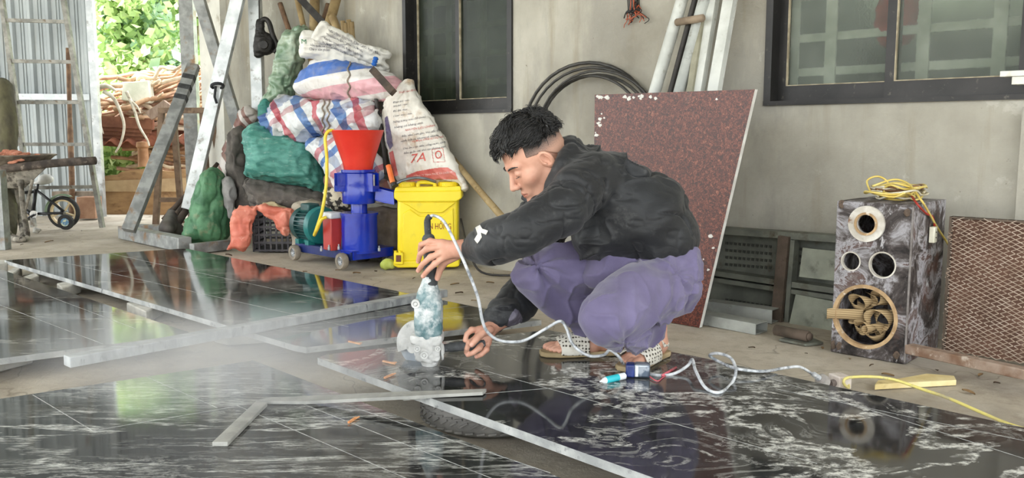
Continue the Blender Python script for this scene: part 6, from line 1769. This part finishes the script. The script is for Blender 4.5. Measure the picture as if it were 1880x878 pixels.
# ================================================================ SPEAKER CABINET
S0 = P(1661, 670, 0); s1_ = (P(1524, 646, 0) - S0); SW = s1_.length; s1_.normalize(); s2_ = Vector((s1_.y, -s1_.x, 0))
if s2_.y < 0: s2_ = -s2_
SH = Q(1661, 376, S0.y).z; SD = .36
Rm = np.stack([np.array(s1_), np.array(s2_), np.array([0, 0, 1.0])], 1); S0n = np.array(S0)
def face_uv(px, py):
    d = ray(px, py); o_ = Vector((0, 0, CAM_H)); t_ = (S0 - o_).dot(s2_) / d.dot(s2_); q = o_ + d * t_ - S0
    return q.dot(s1_), q.z
def fh(cx, cy, ex): 
    a = face_uv(cx, cy); b = face_uv(cx - ex, cy); return a[0], a[1], abs(b[0] - a[0])
H1, H2, H3, H4 = fh(1592, 411, 17), fh(1562, 480, 17), fh(1620, 487, 24), fh(1587, 582, 55)
def spk_f(p):
    q = (p - S0n) @ Rm
    def bx(c, h, r=.004):
        a = np.abs(q - np.array(c)) - (np.array(h) - r); return ln(np.maximum(a, 0)) + np.minimum(a.max(1), 0) - r
    d = bx((SW / 2, SD / 2, SH / 2), (SW / 2, SD / 2, SH / 2))
    inn = bx((SW / 2, SD / 2, SH / 2), (SW / 2 - .017, SD / 2 - .017, SH / 2 - .017))
    d = np.maximum(d, -inn)
    for (u, z, r) in (H1, H2, H3, H4):
        cyl = np.maximum(np.hypot(q[:, 0] - u, q[:, 2] - z) - r, np.abs(q[:, 1]) - .04); d = np.maximum(d, -cyl)
    return d
cs_ = [S0 + s1_ * a + s2_ * b + Z * c_ for a in (0, SW) for b in (0, SD) for c_ in (0, SH)]
spk_f.b = (np.min([np.array(q) for q in cs_], 0), np.max([np.array(q) for q in cs_], 0))
t = NT('flaking_cabinet'); t.set(rough=.6, spec=.35)
v = t.co()
n1 = t.noise(v, 9, 8, .7, .6)
c = t.ramp(n1, [(.36, rgb('#1f1a19')), (.46, rgb('#4a4341')), (.50, rgb('#6f6a6a')), (.56, rgb('#a19fa3')), (.60, rgb('#55403a')), (.7, rgb('#8c8888'))])
c = t.mix(t.val(t.noise(t.co((1, 1, 1), loc=(5, 5, 5)), 4, 7, .7), .55, .66, 0, .7), c, rgb('#5a3a2e'))
c = t.mix(t.val(t.noise(t.co((1, 1, .4), loc=(1, 5, 9)), 30, 6, .75), .60, .66, 0, .85), c, rgb('#c9c7c9'))
t.colour(c); t.bump(n1, .5, .01); cab_m = t.m
spk = thing('speaker_cabinet', 'battered empty speaker cabinet with four round holes standing on the floor', 'speaker', S0 + s1_ * SW / 2 + s2_ * SD / 2)
blob('cabinet', spk_f, .0042, cab_m, spk, smooth=0)
raw = M('raw_chipboard', '#a08360', '#c0a37c', 18, .9, bump=.6, bsc=40, c3='#e6e0d4', sc3=30)
def fring(u, z, r0, r1, y0, y1, nm, m):
    c_ = S0 + s1_ * u + Z * z
    MB().lathe([(r0, y0), (r1, y0), (r1, y1), (r0, y1), (r0, y0)], c_, -s2_, 56).build(nm, m, spk)
wpaint = M('white_flaked_ring', '#b9b2a6', '#d8d4cb', 16, .8, bump=.6, bsc=50, c3='#7a5a42', sc3=18)
fring(H1[0], H1[1], H1[2], H1[2] * 1.95, -.002, .012, 'tweeter_ring', wpaint)
fring(H1[0], H1[1], H1[2] * 1.0, H1[2] * 1.25, .010, .016, 'tweeter_ring', raw)
fring(H2[0], H2[1], H2[2] * .93, H2[2] * 1.06, -.017, .002, 'port_ring', wpaint)
fring(H3[0], H3[1], H3[2] * .94, H3[2] * 1.05, -.017, .002, 'port_ring', wpaint)
fring(H4[0], H4[1], H4[2] * .95, H4[2] * 1.07, -.017, .003, 'woofer_ring', raw)
for (a, b) in ((SW - .012, .03), (SW - .035, .028), (.03, .03), (SW - .02, SH - .012), (.02, SH - .03)):
    q = S0 + s1_ * a + Z * b - s2_ * .002
    blob('flaked_corner', ell(q, (.013, .007, .018)), .004, M('exposed_board', '#4f4238', '#6f5e50', 30, .9, bump=.6), spk, disp=wrinkle(.003, 40, .002, 80))
mb = MB(); mb.bar(S0 + Z * .01 - s2_ * .001, S0 + Z * (SH - .01) - s2_ * .001, .006, .006, up=s2_); mb.build('edge_strip', M('grey_edge', '#8a8582', '#6a6360', 20, .8), spk)
# webbing inside the woofer hole
webm = NT('striped_webbing'); webm.set(rough=.85)
v = webm.co(); wv_ = webm.n('TexWave'); wv_.bands_direction = 'Z'; wv_.inputs['Scale'].default_value = 38; wv_.inputs['Distortion'].default_value = .6; webm.l(v, wv_.inputs['Vector'])
webm.colour(webm.mix(webm.val(wv_.outputs['Fac'], .55, .85, 0, .7), rgb('#b9a078'), rgb('#6d5637'))); webm = webm.m
def ribbon(pts, w, name, par=None, wdir=None, th=.0018):
    pts = [Vector(p_) for p_ in pts]; V = []; Fc = []
    for i, p_ in enumerate(pts):
        wd_ = Vector(wdir[i] if isinstance(wdir, list) else wdir).normalized()
        V += [p_ - wd_ * w / 2, p_ + wd_ * w / 2]
    for i in range(len(pts) - 1): Fc.append((2 * i, 2 * i + 1, 2 * i + 3, 2 * i + 2))
    o = obj(name, V, Fc, webm, par); o.modifiers.new('t', 'SOLIDIFY').thickness = th; return o
def sp_(u, z, dpt): return S0 + s1_ * u + s2_ * dpt + Z * z
u4, z4, r4 = H4
for k, (du, dz, rr_, dep, tilt) in enumerate(((.035, .045, .036, .05, .5), (-.02, .060, .030, .07, -.3), (-.045, -.010, .038, .05, .9), (.015, -.050, .034, .045, .2), (.050, -.020, .028, .06, -.6), (-.02, -.060, .028, .06, 1.2))):
    pts = []; wdv = []; rq = random.Random(60 + k); ph = rq.uniform(0, 6)
    for j in range(34):
        a = ph + 2 * math.pi * j / 20; r_ = rr_ * (1.25 - .45 * j / 34)
        pts.append(sp_(u4 + du + r_ * math.cos(a), z4 + dz + r_ * math.sin(a) * (.55 + .4 * abs(math.sin(tilt))), dep + .030 * math.sin(a * .5 + tilt) + .0007 * j))
        tw = tilt + a * .5
        wdv.append(s2_ * .55 + s1_ * math.sin(tw) * .8 + Z * math.cos(tw) * .8)
    tag(ribbon(pts, .030, 'webbing_roll', None, wdv), ['coiled beige webbing at the upper left inside the big speaker hole', 'coiled beige webbing at the top right inside the big speaker hole', 'coiled beige webbing at the right inside the big speaker hole', 'coiled beige webbing at the bottom inside the big speaker hole', 'coiled beige webbing at the left inside the big speaker hole', 'coiled beige webbing at the lower right inside the big speaker hole'][k], 'webbing')
tag(ribbon(spline([sp_(u4 + .02, z4 + .0, .04), sp_(u4 + r4 * .8, z4 - .004, .012), sp_(u4 + r4 + .004, z4 - .002, -.010), sp_(u4 + r4 + .024, z4 - .006, -.016)], 5), .040, 'webbing_strap', None, Z), 'short beige webbing strap sticking out of the big speaker hole', 'webbing')
# cables on top of the cabinet
ST = SH
cab = [M('yellow_flex', '#c9ae52', '#dcc878', 20, .5), M('cream_flex', '#cfc9b4', '#b3a88c', 20, .5), M('brown_flex', '#6e4d33', '#8a6646', 20, .6), M('red_flex', '#a33228', None, rough=.5)]
rr = random.Random(21)
for k in range(9):
    pts = []; cx = rr.uniform(.10, .17); cy_ = rr.uniform(.12, .22); a0 = rr.uniform(0, 6); rx = rr.uniform(.05, .10); ry = rr.uniform(.06, .11)
    for j in range(18):
        a = a0 + j * .62
        pts.append(S0 + s1_ * (cx + rx * math.cos(a) * rr.uniform(.85, 1.15)) + s2_ * (cy_ + ry * math.sin(a) * rr.uniform(.85, 1.15)) + Z * (ST + .006 + .010 * (k % 5) + rr.uniform(0, .022)))
    mb = MB(); mb.tube(spline(pts, 4), .0042, 6)
    tag(mb.build('cable', cab[(0, 0, 1, 2, 0, 1, 0, 2, 1)[k]], smooth=True), ['yellow cable loop lowest in the tangle on the speaker cabinet', 'second yellow cable loop in the tangle on the speaker cabinet', 'cream cable loop in the tangle on the speaker cabinet', 'brown cable loop low in the tangle on the speaker cabinet', 'yellow cable loop highest in the tangle on the speaker cabinet', 'second cream cable loop in the tangle on the speaker cabinet', 'wide yellow cable loop at the side of the tangle on the cabinet', 'brown cable loop at the top of the tangle on the cabinet', 'third cream cable loop in the tangle on the cabinet'][k], 'cable', 'cable tangle on the speaker cabinet')
def side_pt(px, py, out=.006):
    d = ray(px, py); o_ = Vector((0, 0, CAM_H)); t_ = (S0 - s1_ * out - o_).dot(s1_) / d.dot(s1_); return o_ + d * t_
mb = MB(); mb.tube(spline([Q(1602, 342, 3.32), Q(1640, 330, 3.32), Q(1668, 338, 3.28), Q(1690, 366, side_pt(1690, 376).y), side_pt(1702, 385, .012), side_pt(1722, 420, .012), side_pt(1744, 455, .012), side_pt(1756, 492, .012)], 6), .0042, 6)
mb.tube(spline([Q(1598, 352, 3.35), Q(1592, 332, 3.34), Q(1612, 324, 3.33), Q(1630, 336, 3.32), Q(1618, 356, 3.3), Q(1600, 354, 3.34)], 6), .0038, 6)
tag(mb.build('cable', cab[0], smooth=True), 'yellow flex looping above the cabinet and hanging down its right side', 'cable')
mb = MB(); mb.tube(spline([Q(1655, 352, 3.3), Q(1670, 356, 3.27), Q(1684, 375, side_pt(1684, 380).y), side_pt(1700, 392, .01), side_pt(1712, 398, .01), side_pt(1716, 416, .012)], 6), .004, 6)
tag(mb.build('cable', cab[3], smooth=True), 'red wire running from the cable tangle to the white socket', 'cable')
sk_ = thing('terminal_block', 'small white two-hole socket hanging on the side of the speaker cabinet', 'socket', side_pt(1713, 447, .01))
c_ = side_pt(1713, 431, .014); mb = MB(); mb.box(c_, s2_, -s1_, Z, .017, .010, .030); bevel(mb.build('housing', M('ivory_plastic', '#dedac8', '#cfcab6', 20, .5), sk_), .003)
for k in (-1, 1): MB().lathe([(.0028, 0), (.0028, .002)], c_ + Z * .010 * k - s1_ * .0102, -s1_, 12).build('pin_hole', M('hole_dark', '#2a2725', None), sk_)

# wire mesh panel beside the speaker
mo_ = .34
mpn = thing('mesh_panel', 'brown backed panel of rusty diamond wire mesh standing right of the speaker', 'panel', W(1830, 660, mo_))
uM0 = (W(1738, 500, mo_) - _w0).dot(WU); uM1 = uM0 + .62
zt_ = W(1752, 398, mo_).z; zb_ = .035
back = M('brown_hardboard', '#5d4336', '#755647', 6, .85, bump=.3, c3='#8b7466', sc3=12)
mb = MB(); mb.box(WP((uM0 + uM1) / 2, (zt_ + zb_) / 2, mo_ - .02), WU, WN, Z, (uM1 - uM0) / 2, .006, (zt_ - zb_) / 2); mb.build('backing_board', back, mpn)
wire = M('rusty_pale_wire', '#a08c7a', '#c0b0a0', 22, .7, .2)
mb = MB(); nc = 36; nr_ = 30
for i in range(nc):
    pts = []; u0 = uM0 + (uM1 - uM0) * (i + .5) / nc; a_ = (uM1 - uM0) / nc * .5
    for j in range(nr_ * 2 + 1):
        s_ = (1 if (j + 0) % 2 else -1) * (1 if i % 2 else -1)
        pts.append(WP(u0 + a_ * s_ + .004 * math.sin(j * .7 + i), zb_ + (zt_ - zb_) * j / (nr_ * 2), mo_ + .002 + .004 * math.sin(i * 1.3 + j * .4)))
    for j in range(len(pts) - 1): mb.bar(pts[j], pts[j + 1], .0022, .0022, up=WN)
mb.build('wire_mesh', wire, mpn)
for (u0, u1, z0, z1) in ((uM0, uM0 + .008, zb_, zt_), (uM0, uM1, zt_ - .006, zt_), (uM0 + .40, uM0 + .43, zb_, zt_ - .06)):
    mb = MB(); uvbox(mb, u0, u1, z0, z1, mo_ - .03, mo_ + .006); mb.build('edge', fm2, mpn)
rb_m = M('rusty_bar', '#7d614e', '#a08d7e', 12, .85, .1, bump=.6, bsc=35, c3='#c9bcae', sc3=16)
mb = MB(); mb.bar(Q(1668, 640, 3.12), Q(1900, 690, 2.72), .045, .035)
tag(bevel(mb.build('steel_bar', rb_m), .004), 'rusty steel bar sticking out low across the mesh panel', 'bar')
pA = W(1843, 137, .05); mb = MB(); mb.box(pA + WU * .45, WU, WN, Z, .45, .045, .010); mb.box(pA + WU * .50 - Z * .026, WU, WN, Z, .46, .04, .014)
o = mb.build('ledge', white_m); tag(o, 'end of a white ledge poking in at the right edge by the window', 'ledge')

# ================================================================ SMALL THINGS ON THE SLAB AND FLOOR
# tape measure
tm_ = thing('tape_measure', 'navy and chrome tape measure on the slab by the near sandal', 'tape measure', PR(1172, 694))
c_ = PR(1172, 694) + Vector((0, .012, .0)); tu = Vector((.96, -.15, 0)).normalized(); tv = Vector((-tu.y, tu.x, 0))
nb_ = M('navy_tape_case', '#1e2a5e', '#2b3a78', 20, .35, c3='#8f97b3', sc3=40); chm = M('chrome_case', '#9aa0a8', '#55606e', 30, .3, .5, lo=.45, hi=.55)
mb = MB(); mb.box(c_ + tu * .012 + Z * .022, tu, tv, Z, .024, .019, .021); bevel(mb.build('case', chm, tm_), .007, 3)
mb = MB(); mb.box(c_ - tu * .022 + Z * .021, tu, tv, Z, .014, .0195, .020); bevel(mb.build('case_front', nb_, tm_), .006, 3)
mb = MB(); mb.box(c_ - tu * .003 - tv * .0195 + Z * .022, tu, tv, Z, .004, .001, .016); mb.build('label_stripe', M('white_label', '#d5d7da', None), tm_)
mb = MB(); mb.tube(spline([c_ + tu * .03 + Z * .006, PR(1206, 700, .003), PR(1216, 694, .002), PR(1222, 690, .002)], 4), .002, 6); mb.build('wrist_loop', M('pink_cord', '#c05a64', None, rough=.6), tm_, smooth=True)
# marker
mk = thing('marker', 'white and turquoise marker lying on the slab left of the tape measure', 'marker', PR(1124, 700))
A, B2 = PR(1101, 701, .008), PR(1148, 690, .010); d = (B2 - A).normalized()
L = (B2 - A).length
MB().lathe([(.0015, 0), (.003, .006), (.008, .014), (.010, .022), (.010, L * .42)], A, d, 20).build('nose', M('white_pen', '#dfe4e6', None, rough=.35), mk)
MB().lathe([(.0102, L * .22), (.0105, L * .24), (.0105, L * .70), (.0102, L * .72)], A, d, 20).build('barrel', M('turquoise_pen', '#35b9c4', None, rough=.35), mk)
MB().lathe([(.010, L * .7), (.0105, L * .72), (.0100, L * .96), (.006, L)], A, d, 20).build('cap', M('white_pen', '#dfe4e6', None, rough=.35), mk)
MB().bar(A + d * L * .34 - Y * .0098 + Z * .002, A + d * L * .62 - Y * .0098 + Z * .002, .001, .006).build('print', M('navy_print', '#2e3e6e', None), mk)
mb = MB(); mb.tube([PR(1216, 690, .004), PR(1241, 675, .004)], .0042, 8); o = mb.build('pencil', M('pink_pencil', '#c8505e', '#d88a92', 40, .5), smooth=True); tag(o, 'pink and white pencil stub lying on the slab by the grey flex', 'pencil')
# plug and socket
pg = thing('plug', 'grey two-pin plug on the end of the dusty flex', 'plug', P(1508, 712, 0))
A = Q(1497, 690, 2.72); B2 = Q(1518, 706, 2.74); d = (B2 - A).normalized()
MB().lathe([(.006, -.012), (.009, -.01), (.009, .0), (.0065, .002), (.0095, .004), (.0095, .010), (.007, .012), (.010, .014), (.010, .02)], A, d, 16).build('strain_relief', lead_m, pg)
MB().lathe([(.012, .018), (.021, .026), (.023, .040), (.021, .050), (0, .052)], A, d, 24).build('body', M('dusty_plug', '#8f8a86', '#b5b1ad', 20, .6), pg)
so = thing('socket', 'white trailing socket where the yellow flex meets the plug', 'socket', P(1548, 715, 0))
ivory = M('dirty_white_socket', '#c9bdb4', '#e0d8d0', 18, .5, c3='#8c7f78', sc3=20)
mb = MB(); mb.box(Q(1542, 700, 2.77), Vector((.85, .5, -.1)).normalized(), Vector((-.5, .85, .1)).normalized(), Z, .030, .024, .022); bevel(mb.build('body', ivory, so), .005)
mb = MB(); mb.tube([Q(1524, 705, 2.745), Q(1532, 703, 2.755)], .012, 12); mb.build('face', M('socket_face', '#6f6460', None), so)
pts = [Q(1556, 700, 2.78), Q(1558, 712, 2.74), Q(1549, 704, 2.72), Q(1556, 694, 2.72), Q(1600, 692, 2.70), Q(1640, 697, 2.68), Q(1690, 714, 2.62), Q(1740, 731, 2.54), Q(1800, 757, 2.44), Q(1850, 778, 2.36), Q(1905, 795, 2.27)]
V = []; Fc = []; sp2 = spline(pts, 7)
mb = MB(); mb.tube(sp2, .0048, 8); tag(mb.build('extension_flex', M('yellow_twin_flex', '#cdbf7e', '#e2d67c', 14, .5, c3='#b0a88c', sc3=20), smooth=True), 'pale yellow twin flex arching from the socket out over the slab edge to the right', 'cord')
# wooden shard
wd_m = M('pale_pine', '#d4bf85', '#e6d6a4', 9, .7, bump=.3, c3='#b59c6a', sc3=14)
A_ = [P(1606, 706, .02), P(1660, 703, .02), P(1756, 698, .02), P(1752, 690, .02), P(1700, 686, .02), P(1650, 695, .02), P(1612, 698, .02)]
tag(bevel(MB().prism(A_, (0, 0, -.019)).build('wood_offcut', wd_m), .002), 'pale split wood offcut on the floor in front of the speaker', 'wood')
# orange chips
for k, (a, b, dx, dy, z) in enumerate(((703, 663, 22, 5, ZR), (706, 694, 16, -7, ZR), (640, 776, 14, -9, ZF), (640, 627, 22, 5, ZF))):
    A, B2 = P(a, b, z + .004), P(a + dx, b + dy, z + .004); mb = MB(); mb.bar(A, B2, .006, .005); mb.bar(A.lerp(B2, .5), A.lerp(B2, .9) + Vector((.008, .012, 0)), .003, .003)
    tag(mb.build('wood_chip', M('orange_chip', '#c98450', '#e0a878', 40, .7)), ['small orange wood chip on the swirled slab nearest the saw disc', 'second orange wood chip on the swirled slab, in front of the other', 'orange wood chip on the front left slab', 'orange wood chip on the edge of the middle slab'][k], 'chip')
# dry leaves and crumbs on the floor
lf = M('dry_leaf', '#7d6343', '#a0835c', 20, .85); lfd = M('dark_leaf', '#4b3a2b', '#5f4a37', 20, .85)
rr = random.Random(31)
def leaf_mesh(seed):
    r_ = random.Random(seed); V = []; n = 7
    for i in range(n):
        s_ = i / (n - 1); w = math.sin(s_ * math.pi) ** .7 * .011 + .0008; zc = .002 + .003 * math.sin(s_ * 3 + seed)
        V += [(s_ * .05 - .025, -w, zc + .004), (s_ * .05 - .025, 0, zc), (s_ * .05 - .025, w, zc + .005)]
    Fc = []
    for i in range(n - 1):
        for j in range(2): Fc.append((3 * i + j, 3 * i + 3 + j, 3 * i + 4 + j, 3 * i + 1 + j))
    return np.array(V), Fc
Vl, Fl = leaf_mesh(1)
l1 = obj('dry_leaf', Vl, Fl, lf); l2 = obj('dry_leaf', Vl * np.array([.7, .6, 1]), Fl, lfd)
tag(l1, 'tan dry leaf scattered on the dusty floor', 'leaf', 'tan dry leaves on the floor'); tag(l2, 'dark dry leaf scattered on the dusty floor', 'leaf', 'dark dry leaves on the floor')
spots = [(665, 640), (520, 495), (620, 497), (690, 500), (655, 503), (760, 512), (835, 523), (843, 540), (870, 553), (500, 500), (560, 500), (1380, 640), (1560, 660), (1600, 672), (1630, 690), (1700, 700), (1778, 722), (1830, 705), (1660, 664), (1720, 682), (1510, 640), (780, 505), (900, 520), (150, 425), (90, 445), (420, 470), (360, 480), (1480, 650), (1800, 690), (40, 720 - 270)]
for k, (a, b) in enumerate(spots):
    src = (l1, l2)[k % 2]
    o = src if k < 2 else src.copy()
    if k >= 2: COL.objects.link(o)
    q = P(a, b, 0); o.location = q; o.rotation_euler = (0, 0, rr.uniform(0, 6.28)); s_ = rr.uniform(.5, 1.15) * (.8 if b > 600 else 1.3); o.scale = (s_, s_, s_)
# cutting dust drifting from the disc
hz = NT('drifting_dust'); hz.t.nodes.remove(hz.b)
out = [x for x in hz.t.nodes if x.type == 'OUTPUT_MATERIAL'][0]
vs = hz.n('VolumePrincipled'); vs.inputs['Color'].default_value = (.92, .93, .95, 1); vs.inputs['Anisotropy'].default_value = .2
tc = hz.n('TexCoord'); nz = hz.n('TexNoise'); nz.inputs['Scale'].default_value = 2.2; nz.inputs['Detail'].default_value = 3; hz.l(tc.outputs['Object'], nz.inputs['Vector'])
gd = hz.n('TexGradient'); gd.gradient_type = 'SPHERICAL'; mpg = hz.n('Mapping'); mpg.inputs['Location'].default_value = (-1, -1, -1); mpg.inputs['Scale'].default_value = (2, 2, 2); hz.l(tc.outputs['Generated'], mpg.inputs[0]); hz.l(mpg.outputs[0], gd.inputs[0])
a_ = hz.math('MULTIPLY', hz.math('POWER', gd.outputs['Fac'], 1.1), hz.val(nz.outputs['Fac'], .35, .65, .35, 1.0))
hz.l(hz.math('MULTIPLY', a_, DUST), vs.inputs['Density']); hz.l(vs.outputs[0], out.inputs['Volume'])
import bmesh
bm = bmesh.new(); bmesh.ops.create_icosphere(bm, subdivisions=3, radius=1); qv = np.array([v_.co[:] for v_ in bm.verts]); qf_ = [tuple(v_.index for v_ in f_.verts) for f_ in bm.faces]; bm.free()
c0 = P(415, 700, .14); c0.z = .14
hv = obj('dust_cloud', qv * np.array([.68, .36, .16]) + np.array([c0.x, c0.y, .22]), qf_, hz.m)
tag(hv, 'pale cutting dust drifting low over the slabs left of the grinder', 'dust', kind='stuff')
